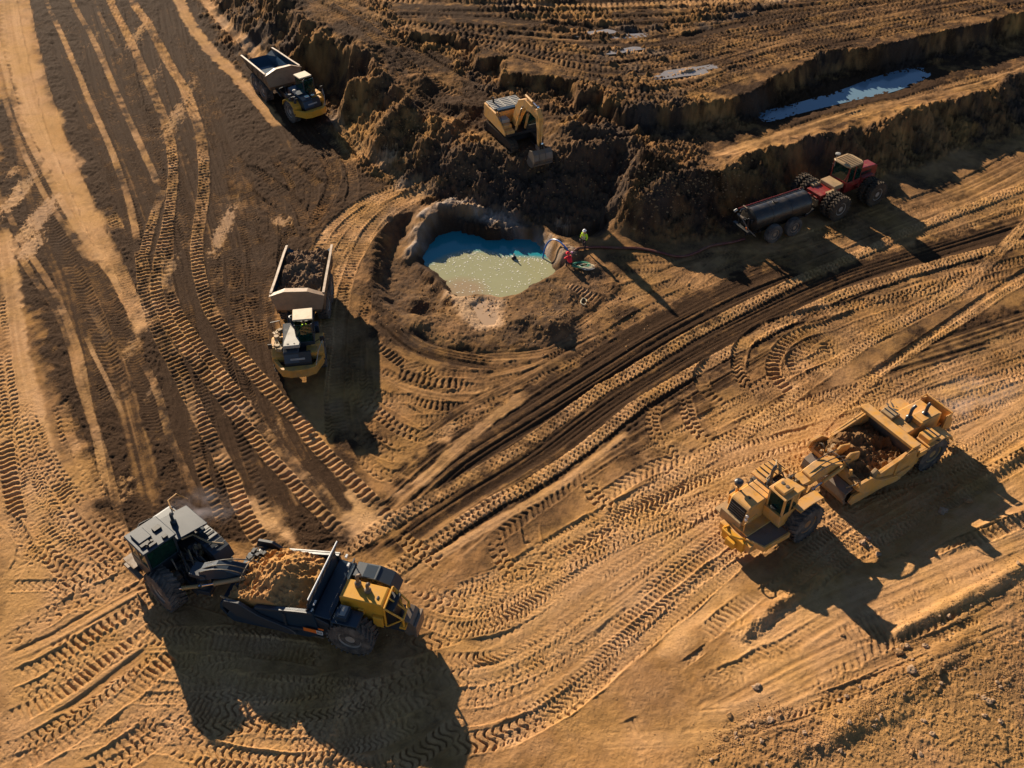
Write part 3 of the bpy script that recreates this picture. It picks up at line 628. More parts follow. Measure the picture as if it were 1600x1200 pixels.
# lower right drag lines
for q, w_ in (([(1130, 1110), (1260, 1040), (1350, 1000)], 2.2), ([(1040, 1160), (1180, 1110), (1290, 1060)], 2.0), ([(1200, 1010), (1300, 950), (1420, 900), (1620, 820)], 2.6),
              ([(1340, 1000), (1450, 950), (1620, 870)], 1.6), ([(1440, 870), (1540, 800), (1640, 740)], 2.0), ([(1050, 1130), (1200, 1120)], 1.6), ([(940, 1160), (1100, 1150), (1200, 1130)], 1.2)):
    track(q, w=w_, kind='groove', depth=.02, lug=.05, dv=.2, pv=.45, a=.8)
track([(1420, 880), (1480, 852), (1540, 828), (1620, 800)], w=.5, kind='fine', depth=.12, lug=.03, dv=.3, pv=.2)
track([(1460, 860), (1540, 838), (1640, 795)], w=.8, kind='bars', depth=.03, lug=.06, pitch=.36, dv=.2, pv=.4)
track([(1090, 1000), (1140, 960), (1190, 920)], w=1.0, kind='bars', depth=.02, lug=.05, pitch=.35, dv=.1, pv=.6)
track([(1060, 1045), (1120, 1000)], w=.4, kind='fine', depth=.08, lug=.02, dv=.2, pv=.4)
track([(930, 1165), (1010, 1130)], w=1.0, kind='bars', depth=.03, lug=.07, pitch=.3, dv=.2, pv=.4)
track([(0, 800), (40, 850), (20, 900)], w=.8, kind='fine', depth=.05, lug=.04, dv=.2, pv=.4)

# wetter ground towards the pit, drier in the foreground
def wetter(px, dd, soft=5.0):
    global damp, pale
    w = wpoly(px, 0); a = sstep(-soft, soft, polysd(w, X, Y)+2.2*nz1)
    k = np.clip(1+.8*nz2+.5*nz1, .2, 2)
    damp = damp+dd*a*k; pale = pale*(1-.45*a*min(1, dd*5))
wetter([(560, 380), (700, 300), (1240, 300), (1660, 230), (1660, 560), (1300, 590), (1000, 690), (700, 800), (590, 700)], .15)
wetter([(-40, -80), (700, -80), (700, 300), (560, 400), (560, 840), (200, 820), (-40, 500)], .10)
wetter([(560, -120), (1700, -120), (1700, 180), (1000, 260), (700, 260)], .16)
damp = damp+.13*fbm(X*.22, Y*.22, 3, 4)+.10*fbm(X*3.0, Y*3.0, 2, 1)
crust()
damp = damp+.10*fbm(X*.5, Y*.5, 3, 1)
rk = np.exp(-(fRim/.9)**2)*sstep(-1.5, -.2, -fPond)
damp = damp*(1-.8*rk)+.25*.8*rk; grey = np.maximum(grey, .85*rk*np.clip(.75+nz2, 0, 1)); pale = np.maximum(pale, .55*rk*np.clip(.7+nz2, 0, 1))
zone([(692, 452), (730, 466), (790, 468), (784, 512), (742, 514), (722, 488)], .25, .6, None, .4, soft=.8, warp=.5)
# small clods everywhere
Hf += (calm*.010*b3*(.5+nz2)).astype(np.float32)
damp = np.clip(damp, 0, 1); pale = np.clip(pale, 0, 1); grey = np.clip(grey, 0, 1)
Hf = Hf.astype(np.float32)
def hfine(x, y):
    """finished ground height (nearest vertices)"""
    r = int(np.clip(np.searchsorted(Y_, y), 1, NR_-1)); t = T_[r]; c = int(np.clip(np.searchsorted(U_, x/t), 1, NC_-1))
    return float(Hf[r, c]+Hf[r-1, c]+Hf[r, c-1]+Hf[r-1, c-1])/4
# ------------------------------------------------------------ materials
def nodes(name):
    m = bpy.data.materials.new(name); m.use_nodes = True
    n = m.node_tree; n.nodes.clear()
    o = n.nodes.new('ShaderNodeOutputMaterial'); b = n.nodes.new('ShaderNodeBsdfPrincipled')
    n.links.new(b.outputs[0], o.inputs[0])
    return m, n, b
def N(n, t, **kw):
    q = n.nodes.new(t)
    for k, v in kw.items():
        if k.startswith('i_'):
            q.inputs[k[2:].replace('_', ' ')].default_value = v
        else: setattr(q, k, v)
    return q
def mixc(n, fac, a, b, mode='MIX'):
    q = n.nodes.new('ShaderNodeMix'); q.data_type = 'RGBA'; q.blend_type = mode
    for s, v in ((q.inputs[0], fac), (q.inputs[6], a), (q.inputs[7], b)):
        if hasattr(v, 'links') or hasattr(v, 'is_output'): n.links.new(v, s)
        elif isinstance(v, (int, float)): s.default_value = v
        else: s.default_value = (*v, 1)
    return q.outputs[2]
def math_(n, op, a, b=None, clamp=False):
    q = n.nodes.new('ShaderNodeMath'); q.operation = op; q.use_clamp = clamp
    for s, v in ((q.inputs[0], a), (q.inputs[1], b)):
        if v is None: continue
        if hasattr(v, 'is_output'): n.links.new(v, s)
        else: s.default_value = v
    return q.outputs[0]
def ramp(n, f, a, b):
    q = n.nodes.new('ShaderNodeMapRange'); q.inputs[1].default_value = a; q.inputs[2].default_value = b
    n.links.new(f, q.inputs[0]); return q.outputs[0]
def noise(n, vec, scale, detail=4, rough=.6):
    q = n.nodes.new('ShaderNodeTexNoise'); q.inputs['Scale'].default_value = scale; q.inputs['Detail'].default_value = detail; q.inputs['Roughness'].default_value = rough
    n.links.new(vec, q.inputs['Vector']); return q.outputs[0]

C_DRY = (.66, .380, .180); C_BASE = (.41, .208, .078); C_DAMP = (.046, .023, .010); C_GREY = (.20, .165, .135)
def soil_material(name, attr=True, d=.7, p=.1, g=.2, tint=1.0):
    m, n, b = nodes(name)
    geo = N(n, 'ShaderNodeNewGeometry'); pos = geo.outputs['Position']
    if attr:
        at = N(n, 'ShaderNodeAttribute', attribute_name='soil'); sp_ = N(n, 'ShaderNodeSeparateColor'); n.links.new(at.outputs['Color'], sp_.inputs[0])
        D_, P_, G_ = sp_.outputs
    else:
        D_, P_, G_ = [N(n, 'ShaderNodeValue').outputs[0] for _ in range(3)]
        for s, v in zip((D_, P_, G_), (d, p, g)): s.default_value = v
    n1 = noise(n, pos, 1.4, 6, .65); n2 = noise(n, pos, 9.0, 5, .7); n3 = noise(n, pos, 0.25, 3, .5)
    dd = math_(n, 'ADD', D_, math_(n, 'MULTIPLY', math_(n, 'SUBTRACT', n1, .5), .35))
    dd = math_(n, 'ADD', dd, math_(n, 'MULTIPLY', math_(n, 'SUBTRACT', n2, .5), .75), True)
    pp = math_(n, 'ADD', P_, math_(n, 'MULTIPLY', math_(n, 'SUBTRACT', n2, .5), .35), True)
    c = mixc(n, pp, C_BASE, C_DRY)
    c = mixc(n, ramp(n, n3, .40, .62), c, mixc(n, .5, c, (.50, .265, .068)))
    c = mixc(n, ramp(n, dd, .18, .78), c, C_DAMP)
    gg = math_(n, 'MULTIPLY', G_, 1.0)
    gc = mixc(n, pp, (.09, .072, .062), (.58, .49, .42))
    c = mixc(n, gg, c, gc)
    # pebbles and grain
    vor = N(n, 'ShaderNodeTexVoronoi', i_Scale=11.0); n.links.new(pos, vor.inputs['Vector'])
    peb = ramp(n, vor.outputs['Distance'], .30, .12)
    sel = N(n, 'ShaderNodeSeparateColor'); n.links.new(vor.outputs['Color'], sel.inputs[0])
    pk = math_(n, 'MULTIPLY', peb, math_(n, 'GREATER_THAN', sel.outputs[0], .86))
    c = mixc(n, math_(n, 'MULTIPLY', pk, .25), c, (.38, .24, .12))
    hsv = N(n, 'ShaderNodeHueSaturation'); hsv.inputs['Saturation'].default_value = 1.0
    hv_ = math_(n, 'ADD', math_(n, 'MULTIPLY', n2, .9), .55*tint); n.links.new(hv_, hsv.inputs['Value']); n.links.new(c, hsv.inputs['Color'])
    n.links.new(hsv.outputs[0], b.inputs['Base Color'])
    rr = ramp(n, dd, .2, 1.2); rq = math_(n, 'SUBTRACT', 1.0, math_(n, 'MULTIPLY', rr, .12)); n.links.new(rq, b.inputs['Roughness'])
    b.inputs['Specular IOR Level'].default_value = .04
    hh = math_(n, 'ADD', noise(n, pos, 22, 5, .75), math_(n, 'MULTIPLY', pk, .5))
    hh = math_(n, 'ADD', hh, math_(n, 'MULTIPLY', noise(n, pos, 6, 4, .7), 1.2))
    bp = N(n, 'ShaderNodeBump'); bp.inputs['Strength'].default_value = .75; bp.inputs['Distance'].default_value = .045
    n.links.new(hh, bp.inputs['Height']); n.links.new(bp.outputs[0], b.inputs['Normal'])
    return m
M_ground = soil_material('earth')
def raw_mesh(name, verts, faces_quads, mat, smooth=True):
    me = bpy.data.meshes.new(name)
    nv, nf = len(verts), len(faces_quads)
    me.vertices.add(nv); me.vertices.foreach_set('co', np.ascontiguousarray(verts, np.float32).ravel())
    me.loops.add(nf*4); me.loops.foreach_set('vertex_index', np.ascontiguousarray(faces_quads, np.int32).ravel())
    me.polygons.add(nf); me.polygons.foreach_set('loop_start', np.arange(nf, dtype=np.int32)*4)
    me.polygons.foreach_set('use_smooth', np.full(nf, smooth, bool))
    me.update(calc_edges=True); me.materials.append(mat)
    return me
gv_ = np.stack([GXf, GYf, Hf], -1).reshape(-1, 3)
idx = np.arange(NR_*NC_, dtype=np.int32).reshape(NR_, NC_)
quads = np.stack([idx[:-1, :-1], idx[:-1, 1:], idx[1:, 1:], idx[1:, :-1]], -1).reshape(-1, 4)
gm = raw_mesh('ground', gv_, quads, M_ground)
ca = gm.attributes.new('soil', 'FLOAT_COLOR', 'POINT')
ca.data.foreach_set('color', np.stack([damp, pale, grey, np.ones_like(damp)], -1).astype(np.float32).ravel())
ground_o = bpy.data.objects.new('ground', gm); col.objects.link(ground_o); ground_o['kind'] = 'structure'
ground_o['label'] = 'brown rutted earthworks ground with tyre prints, benches and a dug pit'
# ------------------------------------------------------------ machine materials
def paint(name, c, rough=.45, dirt=.35, metal=0.0, dust=(.33, .22, .11), spec=.5, scale=2.2, coat=0.0):
    m, n, b = nodes(name)
    tc = N(n, 'ShaderNodeTexCoord'); geo = N(n, 'ShaderNodeNewGeometry')
    p = tc.outputs['Object']
    n1 = noise(n, p, scale, 6, .65); n2 = noise(n, p, 14, 4, .7)
    f = math_(n, 'ADD', math_(n, 'MULTIPLY', n1, .8), math_(n, 'MULTIPLY', n2, .35))
    f = ramp(n, f, .75-dirt*.55, 1.05-dirt*.45); f = math_(n, 'MULTIPLY', f, min(1, dirt*1.7), True)
    cc = mixc(n, n2, tuple(x*.85 for x in c), tuple(min(1, x*1.12) for x in c))
    n3 = noise(n, geo.outputs['Position'], 1.1, 5, .7)
    gr = math_(n, 'MULTIPLY', ramp(n, n3, .50, .72), min(.7, dirt*.9), True)
    cd = mixc(n, gr, mixc(n, f, cc, dust), tuple(x*.22 for x in dust))
    n.links.new(cd, b.inputs['Base Color'])
    r = math_(n, 'ADD', math_(n, 'MULTIPLY', f, .9-rough), rough); n.links.new(r, b.inputs['Roughness'])
    b.inputs['Metallic'].default_value = metal; b.inputs['Specular IOR Level'].default_value = spec
    bp = N(n, 'ShaderNodeBump'); bp.inputs['Strength'].default_value = .25; bp.inputs['Distance'].default_value = .01
    n.links.new(n2, bp.inputs['Height']); n.links.new(bp.outputs[0], b.inputs['Normal'])
    return m
YEL = paint('dusty_yellow_paint', (.72, .345, .055), .45, .55, dust=(.52,.32,.17))
YEL2 = paint('bright_yellow_paint', (.68, .33, .03), .4, .3)
ADTY = paint('truck_yellow_paint', (.62, .30, .045), .45, .5)
DARK = paint('dark_grey_paint', (.035, .04, .048), .35, .25, dust=(.14, .10, .06))
NAVY = paint('blue_black_paint', (.018, .035, .055), .3, .18, dust=(.14, .10, .06))
GREYP = paint('grey_deck_paint', (.022, .034, .050), .45, .25, dust=(.075, .07, .066))
BLACK = paint('black_iron', (.012, .012, .013), .5, .25, dust=(.12, .08, .045))
STEEL = paint('worn_steel', (.16, .13, .11), .45, .55, metal=.3, dust=(.24, .16, .09))
CHROME = paint('hydraulic_chrome', (.65, .68, .72), .15, .05, metal=1.0)
RUBBER = paint('tyre_rubber', (.024, .023, .024), .75, .62, dust=(.19, .155, .125), spec=.25)
RUBLUG = paint('muddy_tyre_rubber', (.028, .025, .023), .8, .6, dust=(.13, .09, .055), spec=.2)
RED = paint('faded_red_paint', (.24, .018, .016), .38, .35)
TAN = paint('tan_dust_panel', (.42, .27, .13), .55, .55)
BEDOUT = paint('dusty_bed_paint', (.15, .095, .055), .5, .5, dust=(.28, .18, .10))
RIMTAN = paint('worn_bed_rim', (.36, .24, .15), .5, .5, dust=(.25, .17, .1))
PALE = paint('pale_cab_roof', (.62, .47, .30), .5, .35)
WHITEG = paint('pale_grey_panel', (.34, .32, .28), .5, .35)
RIMY = paint('rim_yellow', (.40, .24, .06), .55, .7)
RIMG = paint('rim_grey', (.32, .285, .25), .55, .5)
RIMO = paint('rim_rust_orange', (.36, .15, .05), .6, .5)
BEDIN = paint('blue_grey_bed_steel', (.02, .055, .085), .3, .22, metal=.35, dust=(.10, .09, .08))
TANKB = paint('black_tank_paint', (.022, .02, .018), .32, .4, dust=(.13, .085, .045), spec=.6)
HOSEM = paint('red_rubber_hose', (.14, .025, .018), .5, .4)
HOSEK = paint('black_rubber_hose', (.02, .018, .017), .5, .4)
BLUEH = paint('blue_hose', (.02, .12, .42), .4, .1)
GREENM = paint('green_strap', (.05, .28, .16), .6, .2)
CREAM = paint('cream_rope', (.6, .52, .34), .8, .3)
HIVIS = paint('hi_vis_fabric', (.62, 1.0, .02), .8, .0)
REDJ = paint('red_fabric', (.85, .02, .04), .8, .03)
SILVER = paint('reflective_tape', (.7, .55, .38), .4, .1)
TROUS = paint('dark_trousers', (.02, .02, .028), .85, .2)
SKIN = paint('skin', (.48, .27, .18), .6, .0)
WHITEH = paint('white_hard_hat', (.8, .8, .8), .35, .05)
PINKH = paint('pale_pink_hard_hat', (.75, .45, .6), .4, .05)
LAMP = paint('headlight_lens', (.75, .75, .72), .15, .05)
REDL = paint('red_lens', (.6, .02, .02), .2, .05)
ORANGE = paint('orange_plate', (.75, .16, .02), .5, .15)
WHITEP = paint('white_plate', (.72, .72, .70), .5, .15)
def glass_mat(name, c, rough=.05):
    m, n, b = nodes(name)
    b.inputs['Base Color'].default_value = (*c, 1); b.inputs['Roughness'].default_value = rough
    b.inputs['Transmission Weight'].default_value = .8; b.inputs['IOR'].default_value = 1.45
    return m
GLASS = glass_mat('green_tinted_glass', (.03, .12, .09))
M_load_dark = soil_material('dark_load_soil', False, .55, .1, .45)
M_load_tan = soil_material('sandy_load_soil', False, .26, .3, 0)
M_load_brown = soil_material('brown_load_soil', False, .58, .15, .1)
M_rock = soil_material('stone', False, .1, .45, .5, .9)
M_clod = soil_material('clod', False, .35, .3, .15)

# ------------------------------------------------------------ mesh builder
class MB:
    def __init__(s): s.v = []; s.f = []
    def add(s, vs, fs, mat=None):
        o = len(s.v)
        for p in vs:
            p = Vector(p)
            s.v.append(tuple(mat @ p) if mat is not None else tuple(p))
        s.f += [tuple(o+i for i in f) for f in fs]
        return s
    def box(s, c, sz, rot=None):
        x, y, z = [q/2 for q in sz]
        vs = [(-x, -y, -z), (x, -y, -z), (x, y, -z), (-x, y, -z), (-x, -y, z), (x, -y, z), (x, y, z), (-x, y, z)]
        m = Matrix.Translation(c)
        if rot: m = m @ Euler(rot).to_matrix().to_4x4()
        return s.add(vs, [(0, 3, 2, 1), (4, 5, 6, 7), (0, 1, 5, 4), (1, 2, 6, 5), (2, 3, 7, 6), (3, 0, 4, 7)], m)
    def bb(s, x0, x1, y0, y1, z0, z1): return s.box(((x0+x1)/2, (y0+y1)/2, (z0+z1)/2), (abs(x1-x0), abs(y1-y0), abs(z1-z0)))
    def prism(s, pts, a0, a1, ax='y'):
        """polygon extruded along y (pts are x,z), x (pts y,z) or z (pts x,y)"""
        n = len(pts); f3 = {'y': lambda p, a: (p[0], a, p[1]), 'x': lambda p, a: (a, p[0], p[1]), 'z': lambda p, a: (p[0], p[1], a)}[ax]
        vs = [f3(p, a0) for p in pts]+[f3(p, a1) for p in pts]
        fs = [tuple(range(n)), tuple(range(2*n-1, n-1, -1))]+[(i, i+n, (i+1) % n+n, (i+1) % n) for i in range(n)]
        return s.add(vs, fs)
    def tube(s, pts, r, n=8, cap=True, rs=None):
        P_ = [Vector(p) for p in pts]; o = len(s.v); up = Vector((0, 0, 1)); k = len(P_)
        for i, p in enumerate(P_):
            d = (P_[min(i+1, k-1)]-P_[max(i-1, 0)]).normalized()
            a = d.cross(up); 
            if a.length < .1: a = d.cross(Vector((1, 0, 0)))
            a.normalize(); b = d.cross(a)
            rr = rs[i] if rs else r
            for j in range(n):
                t = 2*math.pi*j/n; s.v.append(tuple(p+a*rr*math.cos(t)+b*rr*math.sin(t)))
        for i in range(k-1):
            for j in range(n):
                s.f.append((o+i*n+j, o+i*n+(j+1) % n, o+(i+1)*n+(j+1) % n, o+(i+1)*n+j))
        if cap: s.f.append(tuple(o+j for j in range(n))); s.f.append(tuple(o+(k-1)*n+j for j in range(n-1, -1, -1)))
        return s
    def cyl(s, a, b, r, n=16, r2=None): return s.tube([a, b], r, n, rs=[r, r if r2 is None else r2])
    def lathe(s, prof, c, ax='y', n=28):
        """prof: (offset along axis, radius)"""
        o = len(s.v); k = len(prof)
        for (a, r) in prof:
            for j in range(n):
                t = 2*math.pi*j/n; u, w = r*math.cos(t), r*math.sin(t)
                q = {'y': (u, a, w), 'x': (a, u, w), 'z': (u, w, a)}[ax]
                s.v.append((c[0]+q[0], c[1]+q[1], c[2]+q[2]))
        for i in range(k-1):
            for j in range(n):
                s.f.append((o+i*n+j, o+i*n+(j+1) % n, o+(i+1)*n+(j+1) % n, o+(i+1)*n+j))
        s.f.append(tuple(o+j for j in range(n))); s.f.append(tuple(o+(k-1)*n+j for j in range(n-1, -1, -1)))
        return s
    def build(s, name, mat, parent=None, bevel=0.0, smooth=False, label=None):
        me = bpy.data.meshes.new(name); me.from_pydata(s.v, [], s.f)
        bm = bmesh.new(); bm.from_mesh(me)
        bmesh.ops.recalc_face_normals(bm, faces=bm.faces)
        if bevel > 0:
            ed = [e for e in bm.edges if len(e.link_faces) == 2 and e.calc_face_angle(0) > .6]
            if ed: bmesh.ops.bevel(bm, geom=ed, offset=bevel, segments=1, profile=.6, affect='EDGES', clamp_overlap=True)
        bm.to_mesh(me); bm.free()
        if smooth:
            for p in me.polygons: p.use_smooth = True
            try: me.set_sharp_from_angle(angle=R(35))
            except Exception: pass
        me.materials.append(mat)
        o = bpy.data.objects.new(name, me); col.objects.link(o)
        if parent is not None: o.parent = parent
        if label: o['label'] = label
        return o
def thing(name, label, cat, loc, rz, group=None, rx=0, ry=0):
    o = bpy.data.objects.new(name, None); col.objects.link(o); o.location = loc; o.rotation_euler = (rx, ry, rz)
    o['label'] = label; o['category'] = cat
    if group: o['group'] = group
    o.empty_display_size = .5
    return o
def tag(o, label, cat, group=None):
    o['label'] = label; o['category'] = cat
    if group: o['group'] = group
    return o
def sub(me_o, parent, M4):
    """piece placed inside the thing's frame by a matrix (used for the articulated halves)"""
    me_o.data.transform(M4)
    return me_o
def load_mesh(x0, x1, y0, y1, hfun, name, mat, parent, nx=60, ny=46, M4=None, seed=0, amp=.22, skirt=.8):
    m = MB(); seedo = seed*13.7
    xs = np.linspace(x0, x1, nx); ys = np.linspace(y0, y1, ny); XX, YY = np.meshgrid(xs, ys)
    Z = hfun(XX, YY)+amp*(billow(XX*1.1+seedo, YY*1.1, 4, seed)+.5*billow(XX*3.5+seedo, YY*3.5, 2, seed+1))
    vs = [(XX[j, i], YY[j, i], float(Z[j, i])) for j in range(ny) for i in range(nx)]
    fs = [(j*nx+i, j*nx+i+1, (j+1)*nx+i+1, (j+1)*nx+i) for j in range(ny-1) for i in range(nx-1)]
    b = len(vs)
    bd = [i for i in range(nx)]+[j*nx+nx-1 for j in range(1, ny)]+[(ny-1)*nx+i for i in range(nx-2, -1, -1)]+[j*nx for j in range(ny-2, 0, -1)]
    for k in bd: vs.append((vs[k][0], vs[k][1], vs[k][2]-skirt))
    n = len(bd)
    for k in range(n): fs.append((bd[k], bd[(k+1) % n], b+(k+1) % n, b+k))
    fs.append(tuple(b+k for k in range(n)))
    m.add(vs, fs)
    o = m.build(name, mat, parent, smooth=True)
    if M4 is not None: o.data.transform(M4)
    return o
def tyre(parent, c, rad, wid, rim_r, rimmat, M4=None, lug=True, nl=26, lugm=None, chev=True, side=1, name='wheel', lh=.05):
    """wheel: tyre with lugs (mesh of the wheel itself) > rim"""
    m = MB(); h = wid/2
    prof = [(-h*.72, rim_r), (-h, rim_r+.06), (-h, rad*.86), (-h*.86, rad-.03), (-h*.5, rad), (h*.5, rad), (h*.86, rad-.03), (h, rad*.86), (h, rim_r+.06), (h*.72, rim_r)]
    m.lathe(prof, c, 'y', 32)
    if lug:
        for k in range(nl):
            for sd in (-1, 1):
                t = 2*math.pi*(k+(.5 if sd > 0 else 0))/nl
                M_ = Matrix.Translation(c) @ Matrix.Rotation(-t, 4, 'Y') @ Matrix.Translation((rad+lh*.2, sd*h*.5, 0)) @ Matrix.Rotation(sd*(.5 if chev else .1), 4, 'X')
                a, b, d = lh/2+.02, h*.50, math.pi*rad/nl*.42
                m.add([(-a, -b, -d), (a, -b, -d*.8), (a, b, -d*.8), (-a, b, -d), (-a, -b, d), (a, -b, d*.8), (a, b, d*.8), (-a, b, d)],
                      [(0, 3, 2, 1), (4, 5, 6, 7), (0, 1, 5, 4), (1, 2, 6, 5), (2, 3, 7, 6), (3, 0, 4, 7)], M_)
    w = m.build(name, lugm or RUBBER, parent, smooth=True)
    q = MB(); 
    for sd in (-1, 1):
        q.lathe([(sd*h*.30, rim_r*.98), (sd*h*.80, rim_r*1.04), (sd*h*.84, rim_r*.97), (sd*h*.60, rim_r*.86), (sd*h*.46, rim_r*.5), (sd*h*.72, rim_r*.42), (sd*h*.74, rim_r*.12), (sd*h*.74, .01)], c, 'y', 24)
        for j in range(10):
            t = 2*math.pi*j/10; q.cyl((c[0]+rim_r*.62*math.cos(t), c[1]+sd*h*.45, c[2]+rim_r*.62*math.sin(t)), (c[0]+rim_r*.62*math.cos(t), c[1]+sd*h*.58, c[2]+rim_r*.62*math.sin(t)), .03, 6)
    r = q.build('rim', rimmat, w, smooth=True)
    if M4 is not None: w.data.transform(M4); r.data.transform(M4)
    return w
def hydraulic(parent, a, b, r=.09, M4=None, barrel=None, name='hydraulic_cylinder', f=.58):
    a = Vector(a); b = Vector(b); c = a.lerp(b, f)
    m = MB(); m.cyl(a, c, r, 12); m.cyl(c, c+(b-a).normalized()*.06, r*1.2, 12); m.cyl(a-(b-a).normalized()*.08, a, r*.8, 8)
    o = m.build(name, barrel or BLACK, parent, smooth=True)
    q = MB(); q.cyl(c, b, r*.5, 10); q.lathe([(-r*.8, r*.9), (r*.8, r*.9)], tuple(b), 'y', 10)
    p = q.build('rod', CHROME, o, smooth=True)
    if M4 is not None: o.data.transform(M4); p.data.transform(M4)
    return o
def hoses(parent, pairs, r=.03, M4=None, mat=None, name='hose', sag=.3, n=9, join=True):
    m = MB()
    for a, b, s_ in pairs:
        a = Vector(a); b = Vector(b)
        m.tube([a.lerp(b, t)+Vector((0, 0, s_*4*t*(1-t))) for t in np.linspace(0, 1, n)], r, 6)
    o = m.build(name, mat or HOSEK, parent, smooth=True)
    if M4 is not None: o.data.transform(M4)
    return o
def stack(parent, base, h, r=.09, mat=None, bend=.18, M4=None, name='exhaust_stack', dirx=-1, label=None):
    m = MB(); x, y, z = base
    m.cyl((x, y, z), (x, y, z+h*.35), r*1.9, 14); m.cyl((x, y, z+h*.35), (x, y, z+h*.42), r*1.9, 14, r*1.1)
    m.tube([(x, y, z+h*.35), (x, y, z+h*.8), (x+dirx*bend*.3, y, z+h*.93), (x+dirx*bend, y, z+h)], r, 12)
    o = m.build(name, mat or DARK, parent, smooth=True, label=label)
    if M4 is not None: o.data.transform(M4)
    return o
def rail(parent, pts, r=.028, mat=None, posts=(), M4=None, name='handrail'):
    m = MB(); m.tube(pts, r, 6)
    for a, b in posts: m.cyl(a, b, r, 6)
    o = m.build(name, mat or BLACK, parent, smooth=True)
    if M4 is not None: o.data.transform(M4)
    return o
# ------------------------------------------------------------ wheel tractor scrapers
def scraper(label, front, hf, rear, hr, zf, zr, look):
    dark = look == 'dark'
    t = thing('wheel_scraper', label, 'scraper', (rear[0], rear[1], zr), R(hr), 'wheel scrapers hauling earth')
    # tractor half in the frame of the rear half
    dx, dy = front[0]-rear[0], front[1]-rear[1]; c_, s_ = math.cos(R(hr)), math.sin(R(hr))
    fx, fy = dx*c_+dy*s_, -dx*s_+dy*c_
    F4 = Matrix.Translation((fx, fy, zf-zr)) @ Matrix.Rotation(R(hf-hr), 4, 'Z')
    I4 = Matrix.Identity(4)
    hitch = F4 @ Vector((-1.35, 0, 1.3))
    body = DARK if dark else YEL; body2 = NAVY if dark else YEL; trim = BLACK
    def P(m, name, mat, fr=True, bevel=.02, smooth=False, parent=None, label=None):
        o = m.build(name, mat, parent or t, bevel, smooth, label)
        if fr: o.data.transform(F4)
        return o
    def W(x0, x1, y0, y1, z0, z1): return MB().bb(x0, x1, y0, y1, z0, z1)
    # --- tractor half
    m = MB(); m.bb(-1.3, 3.4, -.55, .55, .75, 1.35); m.bb(2.9, 3.7, -1.1, 1.1, .65, 1.15); m.cyl((0, -1.5, 1.12), (0, 1.5, 1.12), .32, 12); m.bb(-.4, .4, -.5, .5, 1.3, 1.8)
    P(m, 'front_frame', body)
    # hood, slightly tapering to the grille
    hz = 2.95 if dark else 2.65; hy0, hy1 = (-1.30, -.16) if dark else (-1.28, -.02)
    m = MB(); m.prism([(1.0, 1.3), (3.05, 1.3), (3.18, 1.5), (2.95, hz-.12), (2.8, hz), (1.0, hz+.05)], hy0, hy1)
    hood = P(m, 'hood', GREYP if dark else YEL, bevel=.05)
    m = MB(); m.prism([(3.07, 1.42), (3.2, 1.5), (2.99, hz-.17), (2.93, hz-.2)], hy0+.1, hy1-.1)
    g = P(m, 'grille', BLACK, parent=hood, bevel=0)
    m = MB()
    for k in range(6):
        zz = 1.6+k*(hz-1.9)/5; xx = 3.2-(zz-1.5)*.145; m.bb(xx, xx+.03, hy0+.12, hy1-.12, zz, zz+.03)
    P(m, 'grille_slat', DARK if not dark else GREYP, parent=hood, bevel=0)
    m = MB(); m.bb(1.05, 1.12, hy0+.05, hy1-.05, hz+.05, hz+.08); m.bb(1.7, 1.74, hy0+.02, hy1-.02, hz+.0, hz+.05); m.bb(1.35, 1.38, hy0+.02, hy1-.02, hz+.0, hz+.06)
    P(m, 'hood_seam', BLACK if not dark else NAVY, parent=hood, bevel=0)
    if not dark:
        m = MB(); m.cyl((2.35, -.55, hz-.02), (2.35, -.55, hz+.05), .07, 10); P(m, 'filler_cap', DARK, parent=hood, bevel=0)
        for sd in (0,):
            m = MB(); m.cyl((3.06, .02, 1.95), (3.12, .04, 1.95), .09, 12); m.cyl((3.02, .02, 2.2), (3.08, .04, 2.2), .09, 12); P(m, 'headlight', LAMP, bevel=0)
    # cab
    ctop = 3.55
    cx0, cx1, cy0, cy1 = (.55, 2.15, -.10, 1.62) if dark else (.45, 1.62, .0, 1.12)
    m = MB(); m.prism([(cx0, 1.55), (cx1+.12, 1.55), (cx1+.12, 2.25), (cx0, 2.25)], cy0, cy1); m.bb(cx0, cx1, cy0, cy1, 1.3, 1.56)
    for (xx, yy) in ((cx0+.06, cy0+.06), (cx0+.06, cy1-.06), (cx1-.04, cy0+.06), (cx1-.04, cy1-.06), ((cx0+cx1)/2, cy1-.05)):
        m.bb(xx-.06, xx+.06, yy-.06, yy+.06, 2.2, ctop-.1)
    m.bb(cx0, cx1, cy0+.02, cy0+.10, 2.2, ctop-.1) if not dark else None
    cab = P(m, 'cab', body, bevel=.015)
    m = MB()
    m.bb(cx1-.06, cx1-.03, cy0+.12, cy1-.12, 2.26, ctop-.12); m.bb(cx0+.03, cx0+.06, cy0+.12, cy1-.12, 2.26, ctop-.12)
    P(m, 'windscreen', GLASS, parent=cab, bevel=0)
    for q in ((cx0+.12, (cx0+cx1)/2-.06), ((cx0+cx1)/2+.06, cx1-.1)):
        m = MB(); m.bb(q[0], q[1], cy1-.05, cy1-.02, 1.75 if q[1] > 1.2 and not dark else 2.26, ctop-.14); P(m, 'side_window', GLASS, parent=cab, bevel=0)
    m = MB(); m.bb(.9, 1.45, cy0+.35, cy0+.8, 1.6, 2.2); m.bb(.85, 1.0, cy0+.35, cy0+.8, 2.1, 2.8); m.cyl((1.6, cy0+.55, 2.2), (1.75, cy0+.55, 2.5), .03, 6); m.lathe([(-.02, .2), (.02, .2)], (1.62, cy0+.55, 2.5), 'z', 12)
    P(m, 'seat', BLACK, parent=cab, bevel=.03)
